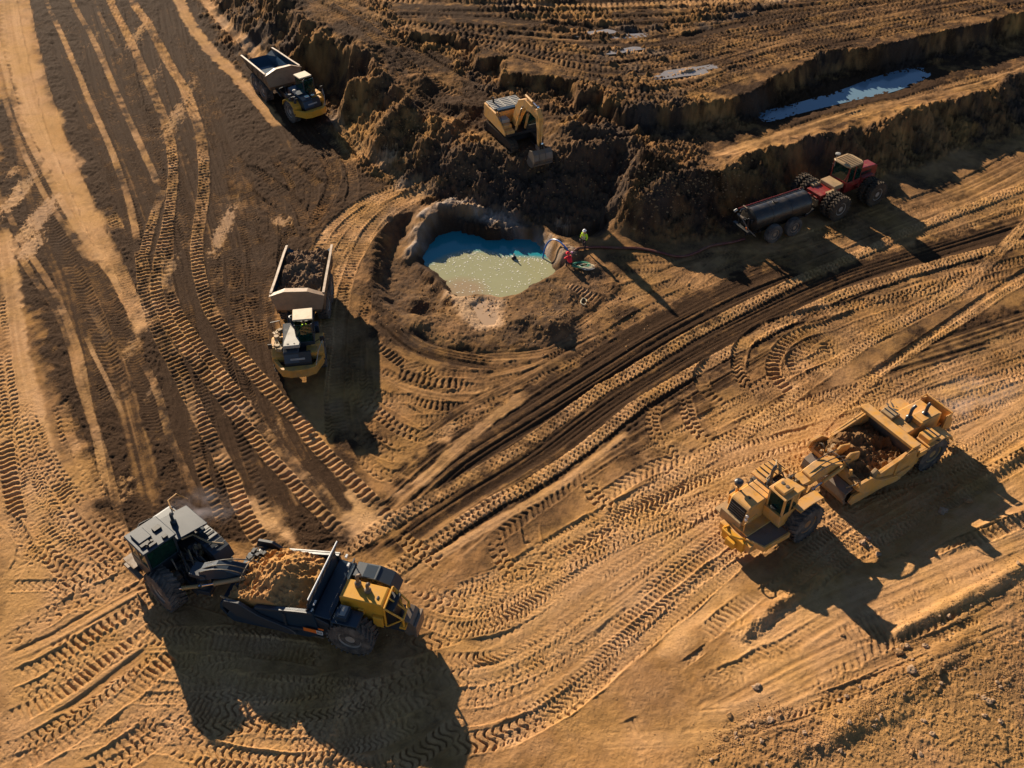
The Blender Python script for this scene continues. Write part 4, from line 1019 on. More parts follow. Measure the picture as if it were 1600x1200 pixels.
    if dark:
        m = MB(); m.prism([(cx0-.12, cy0-.05), (cx1+.1, cy0-.05), (cx1+.15, cy1+.05), (cx0-.05, cy1+.08)], ctop-.1, ctop+.02, 'z'); P(m, 'cab_roof', GREYP, parent=cab, bevel=.04)
        m = MB(); m.bb(1.15, 2.0, .75, 1.45, ctop+.02, ctop+.14); P(m, 'roof_hatch', GREYP, parent=cab, bevel=.03)
        m = MB(); m.cyl((.85, 1.2, ctop), (.85, 1.2, ctop+.16), .06, 8); m.cyl((.95, .9, ctop), (.95, .9, ctop+.1), .08, 8); m.bb(.65, .8, .8, 1.3, ctop, ctop+.09); P(m, 'beacon', BLACK, parent=cab, bevel=0)
        m = MB(); m.prism([(.2, -1.75), (2.05, -1.75), (2.3, -.2), (.45, -.1)], hz+.12, hz+.19, 'z'); P(m, 'engine_deck', GREYP, bevel=.03)
        m = MB(); m.tube([(2.1, -1.2, 2.9), (2.5, -1.1, 3.1), (3.0, -1.3, 3.15), (3.2, -1.9, 3.0), (3.0, -2.3, 2.4)], .035, 8); P(m, 'bail_hose', YEL, smooth=True, bevel=0)
        m = MB(); m.bb(2.45, 2.65, -1.15, -.75, 2.6, 2.95); P(m, 'air_intake', BLACK, bevel=.03)
        m = MB(); m.bb(1.5, 2.9, 1.75, 2.0, 1.0, 1.15); m.bb(2.0, 3.0, 1.3, 1.9, 1.35, 1.42); P(m, 'step', STEEL, bevel=.01)
        m = MB(); m.bb(2.0, 2.9, .3, 1.9, .95, 1.1); m.bb(2.2, 2.9, 1.85, 1.9, .5, 1.0); P(m, 'ladder', DARK, bevel=.01)
    else:
        m = MB(); m.prism([(cx0-.06, cy0-.06), (cx1+.04, cy0-.06), (cx1+.1, cy1+.05), (cx0-.3, cy1+.05)], ctop-.1, ctop, 'z'); P(m, 'cab_roof', YEL, parent=cab, bevel=.04)
        m = MB(); m.bb(.75, 1.55, .12, .88, ctop, ctop+.22); P(m, 'air_conditioner', YEL, parent=cab, bevel=.04)
        for yy in (.32, .62):
            m = MB(); m.lathe([(ctop+.22, .11), (ctop+.25, .10)], (1.05, yy, 0), 'z', 14); P(m, 'roof_fan', STEEL, parent=cab, bevel=0)
        # left platform
        m = MB(); m.prism([(1.35, 1.0), (1.35, 1.62), (3.15, 1.5), (3.45, .7), (3.45, .1), (1.7, .0)], 1.18, 1.26, 'z'); P(m, 'platform', STEEL, bevel=.01)
        m = MB(); m.prism([(1.35, 1.72), (3.22, 1.6), (3.22, 1.5), (1.35, 1.6)], .95, 1.3, 'z'); m.prism([(3.2, 1.56), (3.55, .62), (3.45, .6), (3.1, 1.5)], .95, 1.3, 'z'); P(m, 'platform_edge', YEL, bevel=.01)
        rail(t, [(3.3, .2, 1.25), (3.35, .2, 1.95), (2.4, .15, 2.05)], .03, YEL, (), F4)
        m = MB(); m.lathe([(2.75, .05), (2.95, .07), (3.0, .22), (3.2, .24), (3.3, .12)], (2.35, -1.42, 0), 'z', 18); P(m, 'air_cleaner', DARK, bevel=0, smooth=True)
        m = MB(); m.cyl((2.35, -1.42, 2.0), (2.35, -1.42, 2.76), .10, 12); m.bb(1.3, 2.7, -1.62, -1.3, 1.5, 2.2); P(m, 'engine_side', YEL, bevel=.02)
        m = MB(); m.bb(2.3, 3.3, -1.9, -1.35, 1.15, 1.25); m.bb(3.15, 3.35, -1.5, -.1, 1.0, 1.7); P(m, 'front_guard', TAN, bevel=.02)
        m = MB(); m.bb(1.75, 2.5, -1.8, -1.3, 1.9, 2.15);  P(m, 'battery_box', BLACK, bevel=.02)
    # front bumper with hook
    m = MB(); m.bb(3.6, 3.85, -.75, .75, .45, 1.2); m.bb(3.85, 4.1, -.25, .35, .5, .95); m.tube([(3.5, .5, 1.15), (3.95, .5, 1.5), (4.2, .1, 1.55), (4.15, -.5, 1.5), (3.5, -.6, 1.15)], .06, 8)
    P(m, 'front_bumper', YEL2 if not dark else BLACK, bevel=.02)
    # fenders
    for sd in (-1, 1):
        m = MB(); pr = [(-1.32, 1.75), (-1.05, 2.28), (-.2, 2.42), (.75, 2.36), (.75, 2.44), (-.22, 2.50), (-1.1, 2.36), (-1.4, 1.78)]
        if dark and sd > 0: continue
        m.prism(pr, sd*.95, sd*(1.92 if sd < 0 else 1.6))
        P(m, 'fender', (GREYP if sd < 0 else NAVY) if dark else YEL, bevel=.01)
        if sd < 0:
            m = MB()
            for k in range(5): m.bb(-.9+k*.33, -.86+k*.33, -1.9, -.97, 2.50, 2.54)
            P(m, 'fender_rib', BLACK, bevel=0)
    rim = RIMG if dark else RIMO
    for sd in (-1, 1): tyre(t, (0, sd*1.43, 1.12), 1.12, .95, .58, rim, F4, nl=24)
    stack(t, (.62, -.72, 2.2) if not dark else (1.5, -.62, 2.9), 1.6 if not dark else 1.1, .085, DARK, .22, F4)
    m = MB(); m.bb(.2, 1.0, -1.3, -.2, 1.3, 2.35); m.cyl((.3, -.9, 2.2), (.3, -.35, 2.2), .22, 14); m.bb(-.9, -.2, -.4, .4, 1.35, 2.1)
    for k in range(9): m.bb(-1.2+random.random()*1.6, -1.0+random.random()*1.6, -.7+random.random()*.9, -.45+random.random()*.9, 1.5, 1.9+random.random()*.5)
    P(m, 'engine_block', BLACK if dark else STEEL, bevel=.01)
    hoses(t, [((.5, -.3, 2.3), (-1.2, .1, 2.2), .35), ((.5, .1, 2.2), (-1.3, .35, 2.1), .3), ((.2, .3, 2.0), (-1.2, -.3, 2.3), .25), ((-.2, -.5, 2.1), (-1.4, -.45, 2.2), .3), ((.3, -.1, 2.3), (-1.0, .5, 2.4), .2)], .035, F4, HOSEK)
    if True:
        for k in range(16):
            m = MB(); a_ = (-.9+random.random()*2.0, -.9+random.random()*1.7, 1.6+random.random()*.7); m.box(a_, (.10+random.random()*.3, .08+random.random()*.25, .12+random.random()*.3), (random.random()*.4, random.random()*.4, random.random()*3))
            P(m, random.choice(['filter', 'valve', 'pipe_clamp', 'pump']), random.choice([BLACK, STEEL, STEEL, TAN, DARK] if dark else [BLACK, STEEL, TAN, YEL, STEEL]), bevel=.01)
        for k in range(7):
            a_ = Vector((-1.0+random.random()*1.6, -.8+random.random()*1.5, 2.0)); b_ = a_+Vector((random.uniform(-.9, .9), random.uniform(-.7, .7), .1))
            hoses(t, [(a_, b_, .25+random.random()*.3)], .04, F4, random.choice([HOSEK, STEEL, TAN]))
        if dark:
          for q_ in ((.9, 1.1, 1.0, 1.5), (1.3, 1.6, .1, .5), (.6, .8, .2, .45)): P(MB().bb(q_[0], q_[1], q_[2], q_[3], 3.57, 3.66), 'roof_fitting', BLACK, bevel=.01)
        if dark: P(MB().bb(.35, 1.0, -1.6, -1.25, 2.55, 2.75), 'tool_case', NAVY)
        P(MB().tube([(-1.0, -1.7, 2.5), (-.4, -1.2, 2.62), (.6, -1.0, 2.6), (.7, -.4, 2.7)], .05, 8), 'exhaust_elbow', TAN, smooth=True, bevel=0)
    # hitch and gooseneck in the rear frame
    hx, hy = hitch.x, hitch.y
    m = MB(); m.cyl((hx, hy, .8), (hx, hy, 2.35), .33, 16); m.box((hx, hy, 2.3), (.9, .8, .25)); m.box((hx, hy, 1.0), (.9, .8, .3))
    P(m, 'hitch', body, False)
    gx = 6.0
    m = MB()
    vs = []; path = [(hx-.1, hy, 2.30, .42, .3), (hx-.9, hy*.75, 2.55, .40, .34), (hx-1.5, hy*.5, 2.45, .42, .36), (gx, 0, 1.95, .5, .36)]
    for (x, y, z, hw, hh) in path: vs += [(x, y-hw, z-hh), (x, y+hw, z-hh), (x, y+hw*.8, z+hh), (x, y-hw*.8, z+hh)]
    fs = [(0, 1, 2, 3)]
    for i in range(3):
        for j in range(4): fs.append((i*4+j, i*4+(j+1) % 4, (i+1)*4+(j+1) % 4, (i+1)*4+j))
    fs.append((12, 13, 14, 15)); m.add(vs, fs)
    P(m, 'gooseneck', body2 if dark else YEL, False, bevel=.04)
    m = MB(); m.cyl((gx, -1.85, 1.75), (gx, 1.85, 1.75), .30, 16)
    for sd in (-1, 1): m.prism([(gx+.45, 1.9), (gx+.3, 2.3), (gx-.5, 2.35), (gx-1.4, 1.7), (gx-3.0, 1.15), (gx-3.3, .8), (gx-2.9, .7), (gx-1.2, 1.0), (gx-.1, 1.3)], sd*1.80, sd*1.98)
    P(m, 'draft_arm', body, False)
    if not dark:
        for sd in (-1, 1):
            m = MB(); m.prism([(gx+.1, 1.9), (gx-.1, 2.75), (gx-.35, 2.95), (gx-1.1, 2.7), (gx-1.2, 2.0)], sd*.35-.06, sd*.35+.06); P(m, 'lever_plate', YEL, False)
    hydraulic(t, (hx-.3, hy+.55, 1.9), (hx+1.3, hy+1.0, 1.6), .10, None, YEL if not dark else RIMY)
    hydraulic(t, (hx-2.3, .55, 2.35), (hx-.2, hy+.6, 1.9), .12, None, TAN if dark else YEL, f=.65)
    hydraulic(t, (hx-.3, hy-.55, 1.9), (hx+1.2, hy-.9, 1.6), .10, None, DARK)
    for sd in (-1, 1): hydraulic(t, (gx+.05, sd*.95, 2.3), (gx+.1, sd*1.3, 1.0), .10, None, BLACK if dark else YEL)
    hoses(t, [((hx-.2, hy+.3, 2.6), (gx-.3, .5, 2.6), .35), ((hx-.2, hy+.1, 2.6), (gx-.3, .2, 2.6), .4), ((hx-.2, hy-.2, 2.6), (gx-.4, -.4, 2.6), .3), ((gx, -1.0, 2.2), (gx, 1.1, 2.2), .35), ((gx+.2, -.8, 2.0), (gx-.1, -1.6, 2.1), .4)], .035, None, HOSEK)
    m = MB()
    for k in range(12):
        a = (gx-.5+random.random()*.9, -1.35+random.random()*.9, 2.0+random.random()*.5); m.box(a, (.16+random.random()*.15, .14+random.random()*.15, .18), (0, 0, random.random()*3))
    P(m, 'valve_block', BLACK if dark else TAN, False, bevel=.01)
    hl = MB(); hl.tube([(gx+.5, 1.3, 1.5), (gx+.75, 1.5, 1.9), (gx+.4, 1.7, 2.1), (gx-.1, 1.6, 2.0)], .05, 8); P(hl, 'lift_loop', TAN, False, smooth=True, bevel=0)
    # bowl
    for sd in (-1, 1):
        m = MB(); m.prism([(1.5, .95), (2.2, .50), (6.25, .38), (6.55, .75), (6.35, 1.15), (5.25, 1.35), (4.75, 2.15), (3.9, 2.30), (2.5, 2.60), (1.75, 2.75)], sd*1.62, sd*1.78)
        P(m, 'bowl_side', NAVY if dark else YEL, False, bevel=.02)
        m = MB(); m.prism([(2.0, 1.15), (5.0, .85), (5.1, 1.02), (2.1, 1.35)], sd*1.78, sd*1.90); m.prism([(1.7, 2.6), (2.5, 2.45), (4.7, 2.02), (4.75, 2.14), (2.6, 2.6), (1.75, 2.76)], sd*1.78, sd*1.87); m.bb(3.2, 3.32, sd*1.78, sd*1.86, .6, 2.2)
        P(m, 'side_rail', DARK if dark else YEL, False, bevel=.01)
    m = MB(); m.bb(1.5, 6.3, -1.62, 1.62, .38, .50); P(m, 'bowl_floor', STEEL, False, bevel=0)
    m = MB(); m.prism([(6.2, .40), (6.75, .55), (6.95, 1.0), (6.85, 1.45), (6.35, 1.65), (6.3, 1.55), (6.7, 1.35), (6.78, 1.0), (6.6, .65)], -1.60, 1.60); P(m, 'apron', STEEL if not dark else NAVY, False, bevel=.01)
    m = MB(); m.prism([(1.55, .5), (1.72, .5), (2.05, 2.95), (1.9, 2.95)], -1.6, 1.6); m.bb(.2, 1.6, -.25, .25, .9, 1.4); P(m, 'ejector', NAVY if dark else STEEL, False, bevel=.01)
    if dark:
        # guard with six mesh windows, leaning back
        m = MB()
        def q(y0, y1, z0, z1): m.prism([(2.0-(z0-2.7)*.28, z0), (2.07-(z0-2.7)*.28, z0), (2.07-(z1-2.7)*.28, z1), (2.0-(z1-2.7)*.28, z1)], y0, y1)
        q(-1.75, 1.75, 3.62, 3.70); q(-1.75, 1.75, 2.68, 2.80)
        for k in range(7): y = -1.62+k*.54; q(y-.06, y+.06, 2.8, 3.62)
        gd = P(m, 'load_guard', DARK, False, bevel=0)
        m = MB()
        for k in range(6):
            y = -1.62+k*.54
            for j in range(4): q(y+.11+j*.1, y+.125+j*.1, 2.8, 3.62)
            for j in range(7): q(y+.06, y+.48, 2.88+j*.11, 2.893+j*.11)
        P(m, 'guard_mesh', STEEL, False, parent=gd, bevel=0)
        m = MB(); m.cyl((1.78, -1.78, 3.7), (1.78, 1.78, 3.7), .04, 8); P(m, 'top_rail', WHITEP, False, parent=gd, bevel=0)
    else:
        m = MB(); m.box((2.25, 0, 3.05), (.62, 3.9, .12)); m.bb(1.98, 2.06, -1.95, 1.95, 2.5, 3.05); m.bb(2.5, 2.58, -1.95, 1.95, 2.9, 3.12)
        gd = P(m, 'spill_guard', YEL, False, bevel=.02)
        for sd in (-1, 1):
            m = MB(); m.tube([(2.5, sd*1.93, 3.1), (3.1, sd*1.85, 2.45), (2.2, sd*1.85, 2.6)], .05, 6); P(m, 'guard_brace', YEL, False, parent=gd, bevel=0)
        m = MB(); m.prism([(4.5, 2.0), (5.1, 1.5), (5.2, 2.3), (4.9, 2.5)], 1.55, 1.75); P(m, 'side_horn', TAN, False)
    hump = (lambda x, y: 1.9+.75*np.exp(-((x-4.2)/1.6)**2-(y/1.5)**2)+.25*(x < 5)) if dark else (lambda x, y: 1.78+.5*np.exp(-((x-4.4)/1.4)**2-((y+.7)/1.1)**2)-.25*np.exp(-((x-2.9)/.8)**2-((y-.4)/1.0)**2))
    load_mesh(2.0, 6.25, -1.6, 1.6, hump, 'earth_load', M_load_tan if dark else M_load_brown, t, M4=None, seed=3 if dark else 5, amp=.28 if dark else .32, nx=76, ny=56)
    # rear half
    m = MB(); m.bb(-2.3, 1.6, -.55, .55, .85, 1.5); m.cyl((0, -1.5, 1.12), (0, 1.5, 1.12), .3, 12); m.prism([(.9, .9), (1.7, .9), (1.9, 2.3), (1.0, 1.9)], -1.7, 1.7); P(m, 'rear_frame', body if dark else YEL, False)
    m = MB(); m.prism([(-2.3, .7), (-2.2, 1.8), (-2.6, 1.7), (-2.85, 1.4), (-2.85, .75), (-2.5, .5)], -.5, .5); m.bb(-2.95, -2.8, -.55, .55, .6, 1.5); P(m, 'push_block', STEEL, False)
    rb = YEL2 if dark else YEL
    if dark:
        m = MB(); m.prism([(-1.5, 1.6), (.72, 1.6), (.72, 2.98), (.6, 3.05), (-1.38, 3.0), (-1.5, 2.9)], -.30, .78); eh = P(m, 'engine_hood', rb, False, bevel=.04)
        for q_ in ((-1.45, -.95, .72, .98, 1.5, 2.2), (-.5, -.2, .76, .9, 2.1, 2.45)): P(MB().bb(*q_), 'hood_bracket', rb, False, parent=eh)
        m = MB(); m.bb(-1.15, -1.05, .3, .5, 3.0, 3.05); P(m, 'hood_latch', DARK, False, parent=eh)
        m = MB()
        A_ = [(-1.55, -.42, 2.95), (-1.55, .85, 2.9), (-2.4, .72, 2.15), (-2.35, -.28, 2.2)]
        for i in range(4): m.tube([A_[i], A_[(i+1) % 4]], .055, 6)
        m.tube([(-1.6, -.42, 2.95), (-2.4, .3, 2.15)], .045, 6); m.tube([(-1.6, .25, 2.93), (-2.38, .2, 2.18)], .045, 6)
        for p_ in A_: m.tube([p_, (p_[0]-.0, p_[1], 1.5)], .055, 6)
        m.tube([(-2.4, .72, 2.15), (-1.6, .85, 1.5)], .045, 6); m.bb(-2.5, -2.2, -.35, .8, 1.45, 1.6)
        P(m, 'radiator_cage', YEL2, False, bevel=0)
        m = MB(); m.bb(-2.0, -1.52, -.3, .76, 1.6, 2.75); P(m, 'radiator', BLACK, False)
        # wide dark deck with windows of light behind the guard
        m = MB(); m.prism([(.9, 2.25), (1.75, 2.35), (1.75, 2.45), (.9, 2.35)], -1.7, 1.7); m.bb(.85, .93, -1.7, 1.7, 1.8, 2.42); P(m, 'deck', NAVY, False)
        m = MB(); m.bb(.86, .92, -1.6, 1.6, 2.85, 2.89)
        for yy in (-1.55, -.5, .5, 1.55): m.bb(.87, .91, yy-.02, yy+.02, 2.4, 2.87)
        P(m, 'deck_rail', GREYP, False, bevel=0)
        for sd, mt in ((-1, GREYP), (1, NAVY)):
            m = MB(); m.prism([(.85, 2.0), (.8, 2.38), (-.4, 2.42), (-1.15, 2.18), (-1.5, 1.6), (-1.42, 1.56), (-1.08, 2.08), (-.4, 2.30), (.7, 2.26), (.75, 2.0)] if sd < 0 else [(.85, 2.0), (.8, 2.40), (-.5, 2.42), (-.55, 2.32), (.7, 2.30), (.75, 2.0)], sd*.95, sd*1.84); P(m, 'fender', mt, False)
        m = MB(); m.bb(.05, .62, 1.0, 1.7, 2.3, 2.75); tb = P(m, 'tank_box', NAVY, False, bevel=.03)
        m = MB(); m.bb(.15, .42, 1.05, 1.6, 2.75, 2.78); P(m, 'tank_lid', WHITEG, False, parent=tb, bevel=0)
        m = MB(); m.bb(-.3, .3, -1.75, -1.0, 2.38, 2.42); m.bb(-.42, -.38, -1.8, -.95, 2.4, 2.45); P(m, 'fender_panel', NAVY, False, bevel=0)
        stack(t, (.05, -.02, 2.9), 1.0, .09, STEEL, .2, None); stack(t, (-.52, .18, 2.9), .75, .09, STEEL, .12, None)
        # sign on the bowl side near the rear wheel
        m = MB(); m.bb(1.62, 2.30, 1.91, 1.93, 1.25, 1.52); sp_ = P(m, 'number_plate', ORANGE, False, bevel=0)
        m = MB(); m.bb(1.30, 1.62, 1.91, 1.935, 1.22, 1.50); P(m, 'white_tag', WHITEP, False, parent=sp_, bevel=0)
        m = MB()
        for k in range(4): m.bb(1.34+k*.07, 1.375+k*.07, 1.935, 1.94, 1.27, 1.46)
        P(m, 'tag_figures', BLACK, False, parent=sp_, bevel=0)
        m = MB(); m.bb(1.22, 1.5, 1.9, 1.92, 1.6, 1.72); P(m, 'orange_decal', ORANGE, False, bevel=0)
        for q_ in ((1.75, 1.8, 1.55, 1.75, 2.6, 2.75), (1.7, 1.78, 1.2, 1.5, 2.9, 2.94), (1.2, 1.3, -1.6, -1.4, 3.0, 3.1), (.95, 1.05, -1.2, -1.0, 2.9, 3.0)): P(MB().bb(*q_), 'work_lamp', LAMP, False, bevel=0)
    else:
        m = MB(); m.prism([(-1.6, 1.5), (1.2, 1.5), (1.2, 2.35), (-1.6, 2.45)], -1.05, .55); eh = P(m, 'engine_hood', rb, False, bevel=.05)
        m = MB(); m.prism([(-1.45, 2.4), (.25, 2.4), (.25, 2.72), (-1.45, 2.72)], -.2, .6); m.bb(-1.3, .1, -.15, .55, 2.72, 2.75)
        P(m, 'hood_tray', YEL, False, parent=eh, bevel=.03)
        m = MB(); m.cyl((.85, -1.5, 2.2), (.85, -.65, 2.2), .42, 16); m.bb(.5, 1.2, -1.5, -.65, 2.15, 2.55); P(m, 'tank', TAN, False, bevel=.04)
        m = MB(); m.bb(.66, .72, -1.45, -.7, 2.60, 2.64); m.bb(.95, 1.01, -1.45, -.7, 2.60, 2.64); P(m, 'tank_strap', NAVY, False, bevel=0)
        m = MB(); m.bb(-.15, .75, .95, 1.7, 2.0, 2.55); P(m, 'deck_box', YEL, False, bevel=.03)
        m = MB(); m.bb(.1, .16, .9, 1.75, 2.55, 2.6); P(m, 'box_strap', NAVY, False, bevel=0)
        m = MB(); m.bb(.78, 1.5, .3, 1.75, 1.9, 2.05); m.bb(-1.0, 1.5, 1.75, 1.85, 1.65, 2.05); P(m, 'deck', YEL, False, bevel=.02)
        for sd in (-1, 1):
            m = MB(); m.prism([(.85, 2.2), (-.5, 2.34), (-1.1, 2.1), (-1.42, 1.6), (-1.34, 1.56), (-1.05, 2.0), (-.5, 2.24), (.85, 2.1)], sd*.95, sd*1.88); P(m, 'fender', YEL, False)
        m = MB()
        m.bb(-2.1, -2.0, -1.0, .9, 1.4, 2.6); m.bb(-2.0, -1.6, -1.0, -.9, 1.5, 2.55); m.bb(-2.0, -1.6, .8, .9, 1.5, 2.55); m.tube([(-1.6, -1.0, 2.6), (-2.05, -1.0, 2.65), (-2.05, .9, 2.65), (-1.6, .9, 2.6)], .05, 6)
        for k in range(4): m.prism([(-2.1, 1.2), (-2.6, 1.2), (-2.5, 1.9), (-2.1, 2.2)], -.9+k*.55, -.84+k*.55)
        P(m, 'radiator_guard', YEL, False, bevel=0)
        m = MB()
        for k in range(9): m.box((-2.3+random.random()*.5, -.9+random.random()*1.8, 1.25+random.random()*.3), (.3, .25, .25), (0, 0, random.random()*3))
        P(m, 'bumper_bracket', STEEL, False, bevel=.01)
        stack(t, (.4, -.15, 2.35), 1.1, .10, DARK, .25, None); stack(t, (-.55, .15, 2.45), 1.0, .10, DARK, .15, None)
    for sd in (-1, 1): tyre(t, (0, sd*1.43, 1.12), 1.12, .95, .58, rim if dark else RIMY, None, nl=24)
    m = MB(); m.bb(-.6, 1.3, -1.25, -.6, 1.5, 1.78)
    for k in range(10): m.box((-.6+random.random()*1.9, -1.0+random.random()*.4-.3, 1.7+random.random()*.4), (.3, .25, .25), (0, 0, random.random()*3))
    P(m, 'rear_pipework', BLACK if dark else STEEL, False, bevel=.01)
    return t
scraper('dark blue-black wheel scraper with yellow rear engine, carrying sandy earth, lower left', (-16.45, 30.05), 139, (-7.32, 27.70), 165.5, .0, .0, 'dark')
scraper('all yellow wheel scraper loaded with brown earth on the right side', (14.76, 34.53), 216, (23.25, 39.8), 211, .0, .0, 'yellow')

# ------------------------------------------------------------ articulated haul trucks
def haul_truck(label, pos, hb, ht, z, full):
    """origin at the articulation joint; bed behind (-x), cab unit ahead"""
    t = thing('articulated_truck', label, 'dump truck', (pos[0], pos[1], z), R(hb), 'articulated dump trucks')
    F4 = Matrix.Rotation(R(ht-hb), 4, 'Z') @ Matrix.Translation((.8, 0, 0))
    def P(m, name, mat, fr=False, bevel=.02, smooth=False, parent=None, label=None):
        o = m.build(name, mat, parent or t, bevel, smooth, label)
        if fr: o.data.transform(F4)
        return o
    # bed: outer and inner shell with thickness
    rimz = lambda x: 2.75+(x+6.4)*.07
    L0, L1 = -6.95, -1.0
    vs = []; 
    sec = [(L0-.25, 1.62, 2.75, .95, 2.15), (L0+.9, 1.66, 2.85, 1.15, 1.55), (-2.6, 1.72, 3.05, 1.25, 1.35), (L1-.25, 1.76, 3.15, 1.35, 1.45), (L1, 1.76, 3.15, 1.5, 2.0)]
    for (x, w, zt, wb, zb_) in sec:
        vs += [(x, -w, zt), (x, -w*.98, (zt+zb_)/2+.1), (x, -wb, zb_), (x, wb, zb_), (x, w*.98, (zt+zb_)/2+.1), (x, w, zt)]
    th = .09
    for (x, w, zt, wb, zb_) in sec:
        xi = x-(.12 if x == L1 else 0)
        vs += [(xi, -w+th, zt), (xi, -w*.98+th, (zt+zb_)/2+.15), (xi, -wb+.04, zb_+.12), (xi, wb-.04, zb_+.12), (xi, w*.98-th, (zt+zb_)/2+.15), (xi, w-th, zt)]
    n = len(sec); fo = []; fi = []; 
    for i in range(n-1):
        for j in range(5):
            fo.append((i*6+j, i*6+j+1, (i+1)*6+j+1, (i+1)*6+j))
    o6 = n*6
    for i in range(n-1):
        for j in range(5): fi.append((o6+i*6+j, o6+(i+1)*6+j, o6+(i+1)*6+j+1, o6+i*6+j+1))
    for i in range(n-1):
        fo.append((i*6, (i+1)*6, o6+(i+1)*6, o6+i*6)); fo.append((i*6+5, o6+i*6+5, o6+(i+1)*6+5, (i+1)*6+5))
    for j in range(5): fo.append((j, o6+j, o6+j+1, j+1))
    m = MB(); m.add(vs, fo+[(6*(n-1), 6*(n-1)+1, 6*(n-1)+2, 6*(n-1)+3, 6*(n-1)+4, 6*(n-1)+5)]); bed = P(m, 'bed', BEDOUT, bevel=0)
    m = MB(); m.add(vs, fi+[(o6+6*(n-1)+5, o6+6*(n-1)+4, o6+6*(n-1)+3, o6+6*(n-1)+2, o6+6*(n-1)+1, o6+6*(n-1))]); P(m, 'bed_lining', BEDIN, parent=bed, bevel=0)
    for sd in (-1, 1):
        m = MB()
        for i in range(n-1):
            x0, w0, z0 = sec[i][:3]; x1, w1, z1 = sec[i+1][:3]
            m.add([(x0, sd*(w0-.12), z0), (x1, sd*(w1-.12), z1), (x1, sd*(w1+.04), z1), (x0, sd*(w0+.04), z0), (x0, sd*(w0-.12), z0+.10), (x1, sd*(w1-.12), z1+.10), (x1, sd*(w1+.04), z1+.10), (x0, sd*(w0+.04), z0+.10)],
                  [(0, 1, 2, 3), (4, 7, 6, 5), (0, 4, 5, 1), (2, 6, 7, 3), (0, 3, 7, 4), (1, 5, 6, 2)])
        P(m, 'bed_rim', RIMTAN, parent=bed, bevel=0)
        for x in (-5.6, -4.3, -3.0, -1.9): P(MB().prism([(sd*1.30, 1.6), (sd*1.78, 2.4), (sd*1.80, 2.95), (sd*1.66, 2.4), (sd*1.15, 1.5)], x-.06, x+.06, 'x'), 'bed_rib', BEDOUT, parent=bed, bevel=0)
    # front spill board
    m = MB(); pts = [(-1.78, 3.12), (-.75, 3.55), (.75, 3.55), (1.78, 3.12), (1.76, 2.9), (1.5, 1.9), (-1.5, 1.9), (-1.76, 2.9)]
    m.prism(pts, L1-.02, L1+.08, 'x')
    m.add([(L1-.1, -1.8, 3.12), (L1-.1, -.75, 3.55), (L1-.1, .75, 3.55), (L1-.1, 1.8, 3.12), (L1+.32, -1.8, 3.20), (L1+.45, -.75, 3.66), (L1+.45, .75, 3.66), (L1+.32, 1.8, 3.20),
           (L1-.1, -1.8, 3.04), (L1-.1, -.75, 3.47), (L1-.1, .75, 3.47), (L1-.1, 1.8, 3.04), (L1+.32, -1.8, 3.12), (L1+.45, -.75, 3.58), (L1+.45, .75, 3.58), (L1+.32, 1.8, 3.12)],
          [(0, 1, 5, 4), (1, 2, 6, 5), (2, 3, 7, 6), (8, 12, 13, 9), (9, 13, 14, 10), (10, 14, 15, 11), (4, 5, 13, 12), (5, 6, 14, 13), (6, 7, 15, 14), (0, 4, 12, 8), (3, 11, 15, 7), (0, 8, 9, 1), (1, 9, 10, 2), (2, 10, 11, 3)])
    P(m, 'spill_board', RIMTAN, parent=bed, bevel=0)
    if full:
        load_mesh(-6.6, -1.15, -1.6, 1.6, lambda x, y: 2.65+.45*np.exp(-((x+4.6)/1.7)**2-(y/1.1)**2)-.25*np.exp(-((x+1.6)/.8)**2)-.2*(np.abs(y) > 1.35), 'earth_load', M_load_dark, t, nx=80, ny=52, seed=9, amp=.3)
    # rear frame, axles
    m = MB(); m.bb(-5.8, .3, -.45, .45, .85, 1.35); m.cyl((-2.75, -1.3, .95), (-2.75, 1.3, .95), .2, 10); m.cyl((-4.6, -1.3, .95), (-4.6, 1.3, .95), .2, 10); m.cyl((0, 0, .6), (0, 0, 1.6), .3, 14); P(m, 'rear_frame', BLACK)
    for x in (-2.75, -4.6):
        for sd in (-1, 1): tyre(t, (x, sd*1.28, .95), .95, .75, .50, RIMG, None, nl=22)
    for sd in (-1, 1): hydraulic(t, (-.4, sd*.75, 1.1), (-2.1, sd*.95, 2.0), .1)
    # tractor unit
    m = MB(); m.bb(-.9, 3.1, -.45, .45, .8, 1.3); m.cyl((1.75, -1.3, .95), (1.75, 1.3, .95), .2, 10); P(m, 'front_frame', BLACK, True)
    for sd in (-1, 1): tyre(t, (1.75, sd*1.28, .95), .95, .72, .50, RIMG, F4, nl=22)
    ty = ADTY if full else YEL2
    m = MB()
    m.prism([(2.6, -1.62), (3.75, -1.05), (3.95, -.5), (3.95, .5), (3.75, 1.05), (2.6, 1.62), (2.45, 1.62), (2.45, 1.45), (3.5, .92), (3.5, -.92), (2.45, -1.45), (2.45, -1.62)], .85, 1.45, 'z')
    m.prism([(2.3, -1.2), (3.5, -.9), (3.5, .9), (2.3, 1.2)], .8, .95, 'z')
    P(m, 'bumper', ty, True)
    for sd in (-1, 1):
        m = MB(); m.prism([(2.72, 1.2), (2.66, 1.65), (2.2, 2.02), (1.3, 2.05), (.75, 1.75), (.6, 1.3), (.7, 1.3), (.85, 1.68), (1.35, 1.96), (2.15, 1.93), (2.58, 1.6), (2.62, 1.2)], sd*.85, sd*1.64); P(m, 'fender', ty, True)
    m = MB(); m.bb(.7, 3.0, -.75, .8, 1.3, 1.75); P(m, 'chassis_cover', DARK, True)
